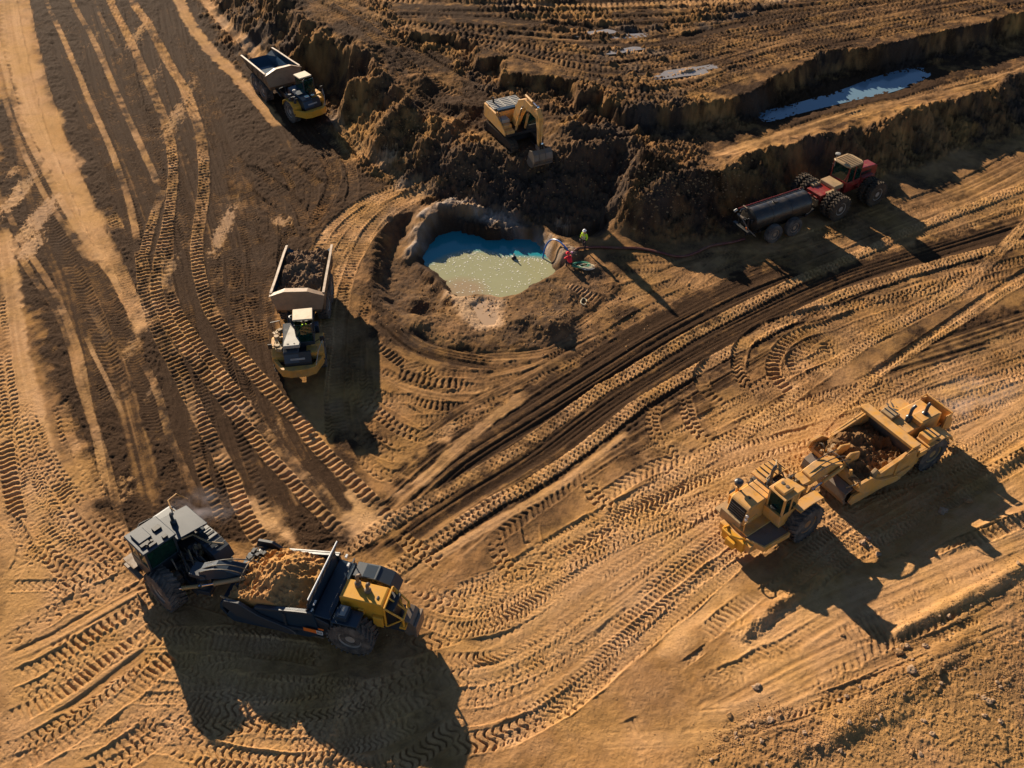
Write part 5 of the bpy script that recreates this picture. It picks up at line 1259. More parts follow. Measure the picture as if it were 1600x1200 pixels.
    # hood sloping to the front, offset to the right of the cab
    m = MB(); m.prism([(.55, 1.7), (3.35, 1.45), (3.45, 1.6), (3.1, 2.25), (2.6, 2.42), (.55, 2.65)], -.85, .12); hood = P(m, 'hood', NAVY if not full else DARK, True, bevel=.05)
    if full:
        m = MB(); m.prism([(.8, -.35), (2.5, -.75), (2.95, -.78), (2.95, .22), (2.6, .25), (1.4, -.05)], 2.42, 2.66, 'z'); P(m, 'hood_panel', WHITEG, True, parent=hood, bevel=.03)
        m = MB(); m.lathe([(2.66, .08), (2.68, .07)], (2.75, -.5, 0), 'z', 10); m.lathe([(2.66, .05), (2.68, .05)], (2.75, -.1, 0), 'z', 10); P(m, 'hood_hole', BLACK, True, parent=hood, bevel=0)
    else:
        m = MB(); m.bb(2.55, 2.95, -.38, -.02, 2.36, 2.42); m.bb(2.62, 2.82, .3, .6, 2.3, 2.36); P(m, 'hood_decal', WHITEP, True, parent=hood, bevel=0)
        m = MB(); m.bb(1.5, 2.3, -.8, .05, 2.5, 2.54); P(m, 'hood_plate', NAVY, True, parent=hood, bevel=0)
    m = MB(); m.prism([(3.0, 1.3), (3.48, 1.3), (3.42, 1.62), (3.12, 2.22), (3.0, 2.2)], -.82, .85); P(m, 'grille', BLACK, True, parent=hood, bevel=.02)
    m = MB(); m.box((3.34, 0, 1.85), (.03, .9, .12), (0, -.45, 0)); P(m, 'badge_strip', WHITEG, True, parent=hood, bevel=0)
    for sd in (-.68, .72):
        for zz in (1.5, 1.78):
            m = MB(); xx = 3.49-(zz-1.3)*.45; m.cyl((xx-.06, sd, zz), (xx+.03, sd, zz+.02), .09, 12); P(m, 'headlight', LAMP if zz < 1.6 else REDL, True, bevel=0)
    # cab, left of centre
    x0, x1, y0, y1, zt = .65, 2.05, -.02, 1.12, 3.55
    m = MB(); m.bb(x0, x1+.15, y0, y1, 1.5, 2.25)
    for (xx, yy) in ((x0+.05, y0+.05), (x0+.05, y1-.05), (x1, y0+.05), (x1, y1-.05), (1.35, y1-.04)): m.bb(xx-.045, xx+.045, yy-.045, yy+.045, 2.2, zt)
    m.bb(x0, x0+.08, y0, y1, 2.2, 2.8)
    cab = P(m, 'cab', DARK if not full else DARK, True)
    m = MB(); m.add([(x1+.1, y0+.08, 2.25), (x1+.1, y1-.08, 2.25), (x1, y1-.08, zt-.05), (x1, y0+.08, zt-.05), (x1+.07, y0+.08, 2.25), (x1+.07, y1-.08, 2.25), (x1-.03, y1-.08, zt-.05), (x1-.03, y0+.08, zt-.05)], [(0, 1, 2, 3), (4, 7, 6, 5), (0, 4, 5, 1), (2, 6, 7, 3), (1, 5, 6, 2), (0, 3, 7, 4)])
    P(m, 'windscreen', GLASS, True, parent=cab, bevel=0)
    for yy in (y0+.02, y1-.04):
        m = MB(); m.bb(x0+.12, x1-.06, yy, yy+.02, 2.28, zt-.08); P(m, 'side_window', GLASS, True, parent=cab, bevel=0)
    m = MB(); m.prism([(x0-.12, y0-.06), (x0+1.05, y0-.06), (x0+1.08, y1+.06), (x0-.12, y1+.06)], zt, zt+.12, 'z'); P(m, 'cab_roof', PALE, True, parent=cab, bevel=.04)
    m = MB(); m.bb(1.0, 1.5, .3, .8, 1.6, 2.4); m.bb(.9, 1.05, .3, .8, 2.3, 3.0); P(m, 'seat', BLACK, True, parent=cab, bevel=.03)
    # the driver
    m = MB(); m.lathe([(2.42, .16), (2.6, .21), (2.85, .22), (2.95, .14), (3.0, .07)], (1.3, .55, 0), 'z', 12)
    dr = P(m, 'driver_vest', HIVIS if full else TROUS, True, parent=cab, bevel=0, smooth=True)
    m = MB(); m.lathe([(3.0, .05), (3.05, .10), (3.15, .115), (3.25, .08), (3.28, .02)], (1.32, .55, 0), 'z', 12); P(m, 'driver_head', SKIN, True, parent=cab, bevel=0, smooth=True)
    # right hand side: machinery, rail, mirrors
    m = MB()
    for k in range(11): m.box((.7+random.random()*1.9, -1.45+random.random()*.45, 2.05+random.random()*.25), (.12+random.random()*.25, .12+random.random()*.2, .15+random.random()*.2), (0, 0, random.random()*3))
    m.cyl((1.6, -1.25, 2.0), (1.6, -1.25, 2.5), .17, 14); m.cyl((2.35, -1.2, 1.9), (2.35, -1.2, 2.35), .15, 14)
    P(m, 'engine_gear', TAN if full else DARK, True, bevel=.02)
    hoses(t, [((.6, -1.3, 2.2), (2.6, -1.3, 2.2), .12), ((.6, -1.1, 2.3), (2.2, -1.45, 2.1), .15), ((1.0, -1.5, 2.2), (2.5, -1.0, 2.3), .1)], .025, F4, CREAM if full else STEEL)
    rail(t, [(.55, -1.55, 2.1), (.5, -1.6, 2.75), (.45, -1.05, 2.8), (.5, -1.0, 2.1)], .03, DARK, (), F4)
    rail(t, [(2.4, 1.6, 1.9), (2.5, 1.62, 2.5), (3.2, 1.35, 2.3), (3.6, 1.1, 1.45)], .025, WHITEG, (), F4)
    m = MB(); m.lathe([(2.55, .05), (2.75, .05), (2.78, .17), (2.95, .17), (3.0, .1)], (2.05, -.95, 0), 'z', 14) if not full else m.lathe([(1.9, .19), (2.95, .19), (2.97, .13), (2.6, .12)], (.35, -.25, 0), 'z', 16)
    P(m, 'air_cleaner' if not full else 'exhaust_stack', WHITEG if not full else GREYP, True, bevel=0, smooth=True)
    for sd, xx in ((1, 2.2), (-1, 2.5)):
        m = MB(); m.cyl((xx, sd*1.15, 2.2), (xx+.2, sd*1.55, 2.6), .025, 6); m.box((xx+.2, sd*1.6, 2.55), (.07, .26, .36)); P(m, 'mirror', BLACK, True, bevel=.01)
    m = MB(); m.bb(.1, .6, .35, 1.35, 1.4, 2.2); P(m, 'side_box', NAVY if full else NAVY, True)
    m = MB(); m.bb(2.15, 2.95, .55, 1.25, 1.7, 1.95); P(m, 'cab_step', ty, True)
    return t
haul_truck('articulated dump truck heaped with dark earth, standing left of the pond', (-14.1, 49.9), 272, 279, 0, True)
haul_truck('empty articulated dump truck with blue-grey bed beside the dark bank', (-20.65, 84.45), -56, -50, 0, False)

# ------------------------------------------------------------ tracked excavator
def excavator():
    zg = 2.7
    tr = R(-61); bd = R(-64)
    ox, oy = .1, 73.1
    t = thing('excavator', 'dusty yellow tracked excavator on the high bank, bucket hanging over the pit', 'excavator', (ox, oy, EXZ), tr)
    B4 = Matrix.Rotation(bd-tr, 4, 'Z')
    def P(m, name, mat, up=True, bevel=.02, smooth=False, parent=None):
        o = m.build(name, mat, parent or t, bevel, smooth)
        if up: o.data.transform(B4)
        return o
    # tracks: shoes one by one round an oval
    for sd in (-1, 1):
        m = MB(); m.prism([(-2.0, .22), (1.9, .22), (2.2, .5), (1.9, .82), (-2.0, .82), (-2.3, .5)], sd*1.18-.22, sd*1.18+.22); tf = P(m, 'track_frame', BLACK, False)
        Ls = 3.9; rr = .46; per = 2*Ls+2*math.pi*rr; ns = 46
        shoe = None
        for k in range(ns):
            s_ = k*per/ns
            if s_ < Ls: p = (-Ls/2+s_, rr*2+.02); a = 0
            elif s_ < Ls+math.pi*rr: q = (s_-Ls)/rr; p = (Ls/2+rr*math.sin(q), rr+.02+rr*math.cos(q)); a = q
            elif s_ < 2*Ls+math.pi*rr: p = (Ls/2-(s_-Ls-math.pi*rr), .02); a = math.pi
            else: q = (s_-2*Ls-math.pi*rr)/rr; p = (-Ls/2-rr*math.sin(q), rr+.02-rr*math.cos(q)); a = math.pi+q
            if shoe is None:
                mm = MB(); mm.bb(-.105, .105, -.3, .3, -.03, .03); mm.bb(-.09, -.05, -.3, .3, .03, .075); mm.bb(.02, .05, -.3, .3, .03, .06)
                sh = P(mm, 'track_shoe', RUBLUG, False, bevel=0); shoe = sh
            else:
                sh = shoe.copy(); col.objects.link(sh); sh.parent = t
            sh.location = (p[0], sd*1.18, p[1]); sh.rotation_euler = (0, a, 0)
        for x in (-1.95, 1.95):
            m = MB(); m.lathe([(-.2, .36), (.2, .36)], (x, sd*1.18, .48), 'y', 16); P(m, 'sprocket', BLACK, False, parent=tf)
    m = MB(); m.bb(-1.2, 1.2, -1.0, 1.0, .45, .85); m.cyl((0, 0, .8), (0, 0, 1.12), .75, 20); P(m, 'undercarriage', BLACK, False)
    # upper structure: forward +x, left +y
    m = MB(); m.bb(-2.3, 1.6, -1.4, 1.4, 1.12, 1.35); m.bb(-.4, 1.5, -1.35, -.55, 1.35, 1.5); P(m, 'turntable', BLACK)
    m = MB(); m.prism([(-2.75, -1.2), (-2.55, -1.42), (-1.5, -1.45), (-1.5, 1.45), (-2.55, 1.42), (-2.75, 1.2)], 1.15, 2.35, 'z'); P(m, 'counterweight', YEL, bevel=.06)
    m = MB(); m.bb(-1.5, -.3, -1.42, 1.42, 1.35, 2.45); P(m, 'engine_housing', YEL, bevel=.04)
    for (a, b, mt) in ((-1.38, -.35, WHITEG), (-.31, .55, WHITEG), (.6, 1.35, WHITEG)):
        m = MB(); m.bb(-2.35, -.75, a, b, 2.45, 2.58); eh = P(m, 'hood_panel', mt, bevel=.02)
        m = MB()
        for k in range(5): m.bb(-2.2+k*.3, -2.14+k*.3, a+.08, b-.08, 2.58, 2.60)
        P(m, 'louvre', GREYP, parent=eh, bevel=0)
    m = MB(); m.bb(-.75, -.3, -1.2, .4, 2.45, 2.62); P(m, 'step_strip', NAVY)
    m = MB(); m.cyl((-1.9, -.9, 2.58), (-1.9, -.9, 3.0), .08, 10); P(m, 'exhaust_pipe', BLACK, smooth=True, bevel=0)
    # right side: tool boxes stepping down with long side panel
    m = MB(); m.prism([(-2.5, 1.3), (1.45, 1.2), (1.5, 1.55), (.9, 1.9), (-.3, 2.4), (-2.5, 2.4)], -1.48, -1.38); P(m, 'side_panel', YEL, bevel=.01)
    m = MB(); m.bb(-.3, .5, -1.36, -.55, 1.35, 2.1); P(m, 'fuel_tank', WHITEG, bevel=.04)
    m = MB(); m.bb(.5, 1.0, -1.34, -.6, 1.35, 1.85); m.bb(1.0, 1.55, -1.34, -.6, 1.3, 1.6); P(m, 'tool_box', YEL, bevel=.04)
    rail(t, [(-.3, -1.4, 2.45), (-.2, -1.4, 2.85), (.5, -1.4, 2.5), (.9, -1.4, 1.9)], .025, BLACK, (), B4)
    # cab on the left
    m = MB(); m.bb(-.2, 1.55, .45, 1.42, 1.35, 1.75)
    for (xx, yy) in ((-.15, .5), (-.15, 1.37), (1.5, .5), (1.5, 1.37), (.6, 1.38)): m.bb(xx-.05, xx+.05, yy-.05, yy+.05, 1.7, 3.0)
    cab = P(m, 'cab', BLACK)
    m = MB(); m.prism([(-.25, .42), (1.5, .42), (1.6, .55), (1.6, 1.35), (1.5, 1.45), (-.25, 1.45)], 2.98, 3.08, 'z'); P(m, 'cab_roof', WHITEG, parent=cab, bevel=.03)
    m = MB(); m.bb(.1, 1.0, .6, 1.3, 3.08, 3.11); P(m, 'roof_hatch', NAVY, parent=cab, bevel=0)
    m = MB(); m.bb(1.51, 1.54, .52, 1.35, 1.8, 2.95); P(m, 'windscreen', GLASS, parent=cab, bevel=0)
    for yy in (.46, 1.39): 
        m = MB(); m.bb(-.1, 1.45, yy, yy+.02, 1.8, 2.95); P(m, 'side_window', GLASS, parent=cab, bevel=0)
    # boom: cranked box beam
    def beam(pts, hws, hhs, name, mat, y0=0, bevel=.02):
        vs = []; k = len(pts)
        for i, (x, z) in enumerate(pts):
            a = pts[min(i+1, k-1)]; b = pts[max(i-1, 0)]; dx, dz = a[0]-b[0], a[1]-b[1]; L = math.hypot(dx, dz); nx, nz = -dz/L, dx/L
            hw, hh = hws[i], hhs[i]
            vs += [(x+nx*hh, y0-hw, z+nz*hh), (x+nx*hh, y0+hw, z+nz*hh), (x-nx*hh, y0+hw, z-nz*hh), (x-nx*hh, y0-hw, z-nz*hh)]
        fs = [(0, 1, 2, 3), tuple(range(4*k-4, 4*k))]
        for i in range(k-1):
            for j in range(4): fs.append((i*4+j, i*4+(j+1) % 4, (i+1)*4+(j+1) % 4, (i+1)*4+j))
        return P(MB().add(vs, fs), name, mat, bevel=bevel)
    boom = beam([(.55, 1.6), (1.0, 2.7), (1.75, 3.8), (2.6, 4.25), (3.6, 4.2), (4.6, 3.95)], [.26, .28, .28, .26, .24, .2], [.22, .34, .42, .38, .3, .2], 'boom', YEL)
    stick = beam([(4.35, 4.55), (4.6, 3.95), (4.75, 2.9), (4.7, 1.55)], [.17, .19, .17, .14], [.14, .32, .24, .14], 'stick', YEL)
    for sd in (-1, 1): hydraulic(t, (1.35, sd*.42, 1.55), (2.35, sd*.36, 3.9), .10, B4, YEL, f=.55)
    hydraulic(t, (2.3, 0, 4.75), (4.3, 0, 4.65), .11, B4, YEL, f=.55)
    hydraulic(t, (4.95, 0, 3.7), (5.1, 0, 1.95), .10, B4, YEL, f=.6)
    m = MB(); m.bb(4.95, 5.15, -.12, .12, 1.75, 1.95); m.tube([(5.1, -.1, 1.9), (5.0, -.1, 1.35)], .06, 6); m.tube([(5.1, .1, 1.9), (5.0, .1, 1.35)], .06, 6); m.tube([(4.65, .13, 1.9), (5.1, .13, 1.9)], .05, 6); P(m, 'bucket_link', BLACK, bevel=0)
    hoses(t, [((1.0, .15, 3.0), (3.0, .15, 4.7), .25), ((1.0, -.15, 3.0), (3.0, -.15, 4.7), .25), ((3.6, .1, 4.6), (4.9, .1, 3.6), .3)], .03, B4, HOSEK)
    # bucket, mouth towards the machine
    prof = [(5.05, 1.45), (5.35, 1.2), (5.5, .75), (5.35, .25), (4.95, -.05), (4.45, -.08), (4.2, .05)]
    m = MB(); inn = [(x*.94+4.75*.06, z*.9+.62*.1) for x, z in prof]
    pl = prof+inn[::-1]; n_ = len(prof)
    for i in range(n_-1):
        m.add([(prof[i][0], -.78, prof[i][1]), (prof[i+1][0], -.78, prof[i+1][1]), (prof[i+1][0], .78, prof[i+1][1]), (prof[i][0], .78, prof[i][1]),
               (inn[i][0], -.78, inn[i][1]), (inn[i+1][0], -.78, inn[i+1][1]), (inn[i+1][0], .78, inn[i+1][1]), (inn[i][0], .78, inn[i][1])],
              [(0, 1, 2, 3), (4, 7, 6, 5), (0, 4, 5, 1), (2, 6, 7, 3), (1, 5, 6, 2), (0, 3, 7, 4)])
    for sd in (-1, 1): m.prism(prof+[(4.35, .7), (4.6, 1.3)], sd*.78, sd*.83)
    m.bb(4.5, 5.1, -.25, -.18, 1.3, 1.65); m.bb(4.5, 5.1, .18, .25, 1.3, 1.65)
    bk = P(m, 'bucket', STEEL, bevel=0)
    m = MB(); m.bb(5.33, 5.40, -.8, .8, .95, 1.05); m.bb(5.43, 5.52, -.8, .8, .35, .43)
    for yy in (-.35, .2): m.prism([(5.05, 1.5), (5.4, 1.2), (5.56, .75), (5.4, .3), (5.3, .3), (5.45, .75), (5.3, 1.15)], yy, yy+.06)
    P(m, 'bucket_rib', STEEL, parent=bk, bevel=0)
    for k in range(5):
        m = MB(); y = -.72+k*.36; m.prism([(4.25, -.06), (4.25, .10), (3.95, .12)], y-.06, y+.06); P(m, 'bucket_tooth', STEEL, parent=bk, bevel=0)
    return t
EXZ = 2.7
excavator()

# ------------------------------------------------------------ red four wheel drive tractor and black tank trailer
def tractor():
    fx, fy, rx, ry = 27.98, 68.9, 24.5, 66.7
    h = math.atan2(fy-ry, fx-rx)
    t = thing('farm_tractor', 'red articulated tractor with dual wheels pulling the black tank trailer', 'tractor', (rx, ry, 0), h)
    def P(m, name, mat, bevel=.02, smooth=False, parent=None): return m.build(name, mat, parent or t, bevel, smooth)
    WB = math.hypot(fx-rx, fy-ry)
    m = MB(); m.bb(-1.0, 1.6, -.5, .5, .75, 1.45); m.cyl((0, -2.0, .98), (0, 2.0, .98), .16, 10); m.bb(-.9, 1.2, -.75, .75, 1.25, 1.7); P(m, 'rear_frame', RED)
    m = MB(); m.bb(2.2, WB+1.5, -.45, .45, .8, 1.5); m.cyl((WB, -2.0, .98), (WB, 2.0, .98), .16, 10); m.bb(2.0, WB+.5, -.6, .6, 1.3, 1.75); P(m, 'front_frame', RED)
    m = MB(); m.cyl((1.9, 0, .6), (1.9, 0, 1.7), .28, 14); P(m, 'articulation_joint', BLACK)
    # tan dusty tank boxes on the rear half
    for (a, b, c, d, z0, z1, mt) in ((.55, 1.55, -.75, .8, 1.7, 2.05, TAN), (-.35, .45, .55, 1.25, 1.6, 1.85, TAN), (-.3, .55, -1.25, -.6, 1.6, 1.85, TAN)):
        m = MB(); m.bb(a, b, c, d, z0, z1); P(m, 'tank_box' if z1 > 1.9 else 'rear_fender', mt, bevel=.05)
    # cab
    x0, x1 = 1.75, 3.25; zt = 3.35
    m = MB(); m.prism([(x0, 1.6), (x1+.05, 1.6), (x1+.05, 2.05), (x0-.05, 2.05)], -.85, .85)
    for (xx, yy) in ((x0+.0, -.8), (x0+.0, .8), (x1, -.75), (x1, .75), (2.45, -.82), (2.45, .82)): m.bb(xx-.045, xx+.045, yy-.045, yy+.045, 2.0, zt)
    cab = P(m, 'cab', RED)
    m = MB(); m.prism([(x0-.18, -.6), (x0-.05, -.88), (x1-.1, -.88), (x1+.12, -.5), (x1+.12, .5), (x1-.1, .88), (x0-.05, .88), (x0-.18, .6)], zt, zt+.16, 'z'); rf = P(m, 'cab_roof', TAN, parent=cab, bevel=.05)
    m = MB()
    for k in range(8): m.bb(x0+.05, x1-.15, -.7+k*.19, -.63+k*.19, zt+.16, zt+.19)
    P(m, 'roof_rib', TAN, parent=cab, bevel=0)
    m = MB(); m.bb(x0-.05, x0-.02, -.74, .74, 2.1, zt-.03); m.bb(x1-.01, x1+.02, -.7, .7, 2.1, zt-.03); P(m, 'windscreen', GLASS, parent=cab, bevel=0)
    for sd in (-1, 1):
        for (a, b) in ((x0+.08, 2.38), (2.52, x1-.06)):
            m = MB(); m.bb(a, b, sd*.80, sd*.82, 2.1, zt-.03); P(m, 'side_window', GLASS, parent=cab, bevel=0)
    m = MB(); m.bb(2.3, 2.8, -.25, .25, 1.7, 2.3); m.bb(2.2, 2.35, -.25, .25, 2.2, 2.9); P(m, 'seat', BLACK, parent=cab, bevel=.04)
    m = MB(); m.lathe([(2.3, .15), (2.5, .20), (2.75, .2), (2.88, .1)], (2.5, 0, 0), 'z', 12); m.lathe([(2.88, .05), (2.98, .11), (3.1, .11), (3.17, .04)], (2.52, 0, 0), 'z', 12); P(m, 'driver', CREAM, parent=cab, smooth=True, bevel=0)
    m = MB(); m.cyl((x0-.1, .65, 2.9), (x0-.1, .65, 3.9), .02, 6); m.lathe([(3.88, .05), (3.92, .2), (4.0, .2), (4.04, .05)], (x0+.0, .65, 0), 'z', 14); P(m, 'antenna_dome', WHITEG, bevel=0, smooth=True)
    # hood
    m = MB(); m.prism([(3.3, 1.6), (5.45, 1.5), (5.6, 1.65), (5.6, 2.35), (5.35, 2.5), (3.3, 2.68)], -.48, .48); hd = P(m, 'hood', RED, bevel=.05)
    m = MB(); m.bb(3.5, 4.9, -.5, -.485, 1.7, 2.25); m.bb(3.5, 4.9, .485, .5, 1.7, 2.25); P(m, 'engine_opening', BLACK, parent=hd, bevel=0)
    m = MB(); m.bb(5.6, 5.63, -.4, .4, 1.7, 2.3); P(m, 'grille', BLACK, parent=hd, bevel=0)
    m = MB(); m.cyl((3.35, -.62, 2.0), (3.35, -.62, 3.0), .10, 10); m.cyl((3.35, -.62, 3.0), (3.35, -.62, 3.45), .06, 10); P(m, 'exhaust_stack', BLACK, smooth=True, bevel=0)
    for sd in (-1, 1):
        m = MB(); m.prism([(WB-1.0, 1.35), (WB-.6, 2.0), (WB+.5, 2.05), (WB+.5, 2.12), (WB-.65, 2.08), (WB-1.08, 1.38)], sd*.6, sd*1.0); P(m, 'front_fender', RED, bevel=0)
    for x in (0, WB):
        for sd in (-1, 1):
            for yy in (1.25, 2.0): tyre(t, (x, sd*yy, .98), .98, .56, .50, RIMG, None, nl=22, lugm=RUBLUG, lh=.09)
    rail(t, [(x0-.1, -.85, 3.3), (x0-.25, -.85, 2.6), (x0-.3, -.6, 2.0)], .03, RED)
    m = MB(); m.bb(-2.0, -.9, -.12, .12, .55, .72); m.tube([(-1.0, -.5, .9), (-1.6, -.1, .65)], .05, 6); m.tube([(-1.0, .5, .9), (-1.6, .1, .65)], .05, 6); m.bb(-1.1, -.8, -.6, .6, .7, 1.3)
    P(m, 'drawbar', TAN)
    hoses(t, [((-.9, .2, 1.3), (-1.9, .1, .9), .25), ((-.9, -.2, 1.3), (-1.9, -.1, .9), .2), ((-.9, .0, 1.4), (-2.0, .0, 1.0), .35), ((-.9, .5, 1.4), (-1.7, .3, .8), -.2)], .035, None, HOSEK)
    return t
tractor()
def tank_trailer():
    c0 = Vector((20.1, 63.35)); h = R(29)
    t = thing('tank_trailer', 'black cylindrical water tank trailer hitched behind the red tractor', 'trailer', (c0.x, c0.y, 0), h)
    def P(m, name, mat, bevel=.02, smooth=False, parent=None): return m.build(name, mat, parent or t, bevel, smooth)
    a, b, r, z = -2.55, 2.85, .92, 1.72
    m = MB(); m.lathe([(a-.18, .02), (a-.15, .45), (a-.04, .8), (a, r), (a+.02, r), (b-.02, r), (b, r), (b+.04, .8), (b+.15, .45), (b+.18, .02)], (0, 0, z), 'x', 40); tk = P(m, 'tank', TANKB, smooth=True, bevel=0)
    for x in (a+.02, -.9, .9, b-.06):
        m = MB(); m.lathe([(x, r+.02), (x+.06, r+.02)], (0, 0, z), 'x', 40); P(m, 'tank_band', TANKB, parent=tk, bevel=0)
    m = MB(); m.cyl((-.2, 0, z+r-.02), (-.2, 0, z+r+.1), .22, 16); P(m, 'hatch', TANKB, parent=tk, smooth=True, bevel=0)
    for yy in (.45, .68):
        m = MB(); m.tube([(a-.6, yy, z+.82), (b+.15, yy, z+.82)], .05, 8); P(m, 'top_pipe', GREYP if yy < .5 else RED, smooth=True, bevel=0)
    m = MB(); m.tube([(b-.1, .4, z+.8), (b-.1, .7, z+.84)], .04, 6); m.bb(a-.1, a, .3, .8, z+.6, z+.9); P(m, 'pipe_bracket', STEEL)
    m = MB(); m.bb(-2.7, 2.9, -.55, -.4, .72, .9); m.bb(-2.7, 2.9, .4, .55, .72, .9)
    for x in (-2.0, -.4, 1.2, 2.5): m.bb(x, x+.15, -.8, .8, .85, 1.1)
    m.prism([(2.8, -.55), (2.8, .55), (4.1, .12), (4.1, -.12)], .62, .78, 'z'); m.cyl((-1.02, -1.1, .76), (-1.02, 1.1, .76), .1, 8); m.cyl((.92, -1.1, .76), (.92, 1.1, .76), .1, 8)
    P(m, 'chassis', BLACK)
    for x in (-1.02, .92):
        for sd in (-1, 1): tyre(t, (x, sd*1.25, .76), .76, .52, .38, RIMTAN, None, lug=False)
    # rear pipework and spreader plate
    m = MB(); m.bb(a-.75, a-.45, -.9, .9, 1.15, 1.35); m.cyl((a-.5, -.5, .8), (a-.5, -.5, 2.3), .07, 8); m.cyl((a-.5, .5, .8), (a-.5, .5, 2.4), .07, 8); m.box((a-.45, 0, 1.8), (.25, .5, .5)); m.box((a-.3, -.6, 2.0), (.2, .2, .3))
    P(m, 'rear_pump', BLACK)
    m = MB(); m.tube([(a-.95, -.2, 2.3), (a-.75, -.9, 1.6), (a-.2, -1.2, 1.0)], .04, 6); m.tube([(a-.9, .35, 2.35), (a-.9, -.35, 2.3)], .09, 8); P(m, 'rear_boom', STEEL, smooth=True, bevel=0)
    m = MB(); m.bb(a-.8, a-.75, -.75, -.6, 1.5, 1.7); P(m, 'tail_light', ORANGE)
    m = MB(); m.tube([(a-.8, .6, z+.85), (a-1.05, .6, z+.75)], .1, 8); P(m, 'pipe_end', WHITEG, smooth=True, bevel=0)
    return t
tank_trailer()
# ------------------------------------------------------------ water
def water_mat(name, milk, clear=None, foam=0.0):
    m, n, b = nodes(name)
    geo = N(n, 'ShaderNodeNewGeometry'); pos = geo.outputs['Position']
    n1 = noise(n, pos, .5, 4, .6); n2 = noise(n, pos, 6, 4, .6)
    c = mixc(n, n1, milk, tuple(x*1.15 for x in milk))
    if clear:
        at = N(n, 'ShaderNodeAttribute', attribute_name='shade_silt'); q = N(n, 'ShaderNodeSeparateColor'); n.links.new(at.outputs['Color'], q.inputs[0])
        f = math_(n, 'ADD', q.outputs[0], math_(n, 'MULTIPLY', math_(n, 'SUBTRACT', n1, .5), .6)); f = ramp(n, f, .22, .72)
        c = mixc(n, f, clear, c)  # clear is the teal painted where the pond lies in shade
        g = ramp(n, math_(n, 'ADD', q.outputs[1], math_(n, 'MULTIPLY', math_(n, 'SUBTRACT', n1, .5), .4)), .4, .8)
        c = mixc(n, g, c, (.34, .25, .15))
    n.links.new(c, b.inputs['Base Color'])
    b.inputs['Roughness'].default_value = .06; b.inputs['IOR'].default_value = 1.33
    bp = N(n, 'ShaderNodeBump'); bp.inputs['Strength'].default_value = .12; bp.inputs['Distance'].default_value = .03
    n.links.new(math_(n, 'ADD', n2, noise(n, pos, 1.6, 3, .5)), bp.inputs['Height']); n.links.new(bp.outputs[0], b.inputs['Normal'])
    return m
def sheet(name, outline, z, mat, label, grow=1.12, shade_silt=None, n=26):
    """water sheet; its rim runs under the banks"""
    cx0 = sum(p[0] for p in outline)/len(outline); cy0 = sum(p[1] for p in outline)/len(outline)
    C = cr(outline+[outline[0]], .5)[:-1]
    vs = [(cx0, cy0, z)]; fs = []; k = len(C); m_ = 12
    for j in range(1, m_+1):
        for p in C: vs.append((cx0+(p[0]-cx0)*j/m_*grow, cy0+(p[1]-cy0)*j/m_*grow, z))
    for i in range(k): fs.append((0, 1+i, 1+(i+1) % k))
    for j in range(m_-1):
        for i in range(k): fs.append((1+j*k+i, 1+(j+1)*k+i, 1+(j+1)*k+(i+1) % k, 1+j*k+(i+1) % k))
    me = bpy.data.meshes.new(name); me.from_pydata(vs, [], fs); me.materials.append(mat)
    if shade_silt is not None:
        a = me.attributes.new('shade_silt', 'FLOAT_COLOR', 'POINT')
        for i, v in enumerate(vs): a.data[i].color = (*shade_silt(v[0], v[1]), 0, 1)
    o = bpy.data.objects.new(name, me); col.objects.link(o); o['kind'] = 'structure'; o['label'] = label
    for p in me.polygons: p.use_smooth = True
    return o
# milky water ends here; teal beyond paints in the bank's shade and sky reflection
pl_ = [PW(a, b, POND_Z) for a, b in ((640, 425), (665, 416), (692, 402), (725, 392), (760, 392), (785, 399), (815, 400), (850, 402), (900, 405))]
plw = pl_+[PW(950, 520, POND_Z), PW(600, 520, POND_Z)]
def shade_silt_f(x, y):
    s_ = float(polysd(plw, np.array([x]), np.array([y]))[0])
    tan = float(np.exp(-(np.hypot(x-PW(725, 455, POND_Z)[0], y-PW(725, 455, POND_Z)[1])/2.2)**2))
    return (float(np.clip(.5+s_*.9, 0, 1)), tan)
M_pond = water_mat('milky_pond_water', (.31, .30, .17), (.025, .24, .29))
sheet('pond_water', pond_w, POND_Z, M_pond, 'small excavated pond, milky green water turning blue in the shade', 1.10, shade_silt_f)
M_pool = water_mat('muddy_pool_water', (.40, .27, .17))
sheet('muddy_puddle', pool_w, -.10, M_pool, 'brown muddy puddle just below the pond', 1.15)
M_sky = water_mat('standing_puddle_water', (.13, .21, .27))  # blue base colour paints in the sky's low-angle reflection
sheet('bench_puddle', trough_w, TR_Z+.02, M_sky, 'long bluish puddle standing on the middle bench', 1.02)
M_pale = water_mat('pale_puddle_water', (.24, .215, .20))
for (a, b, ww, hh, lb) in ((1062, 114, 40, 9, 'pale puddle on the upper field, nearest the excavator'), (1100, 106, 20, 5, 'small puddle touching the right end of the pale one, upper field'), (930, 52, 30, 5, 'thin pale puddle high on the upper field'),
                           (985, 56, 32, 3.5, 'narrow puddle right of the thin one on the upper field'), (975, 80, 30, 4, 'faint wet patch between the thin puddle and the pale puddle')):
    g = ground(a, b); zz = hfine(g[0], g[1])
    ol = [PW(a+ww*math.cos(q)*(1+.25*math.sin(3*q+a)), b-ww*.12*math.cos(q)+hh*math.sin(q)*(1+.3*math.cos(2*q+a)), zz) for q in [2*math.pi*i/14 for i in range(14)]]
    hs = sorted(hfine(p[0], p[1]) for p in ol); sheet('puddle', ol, hs[7]+.02, M_pale, lb, 1.0)
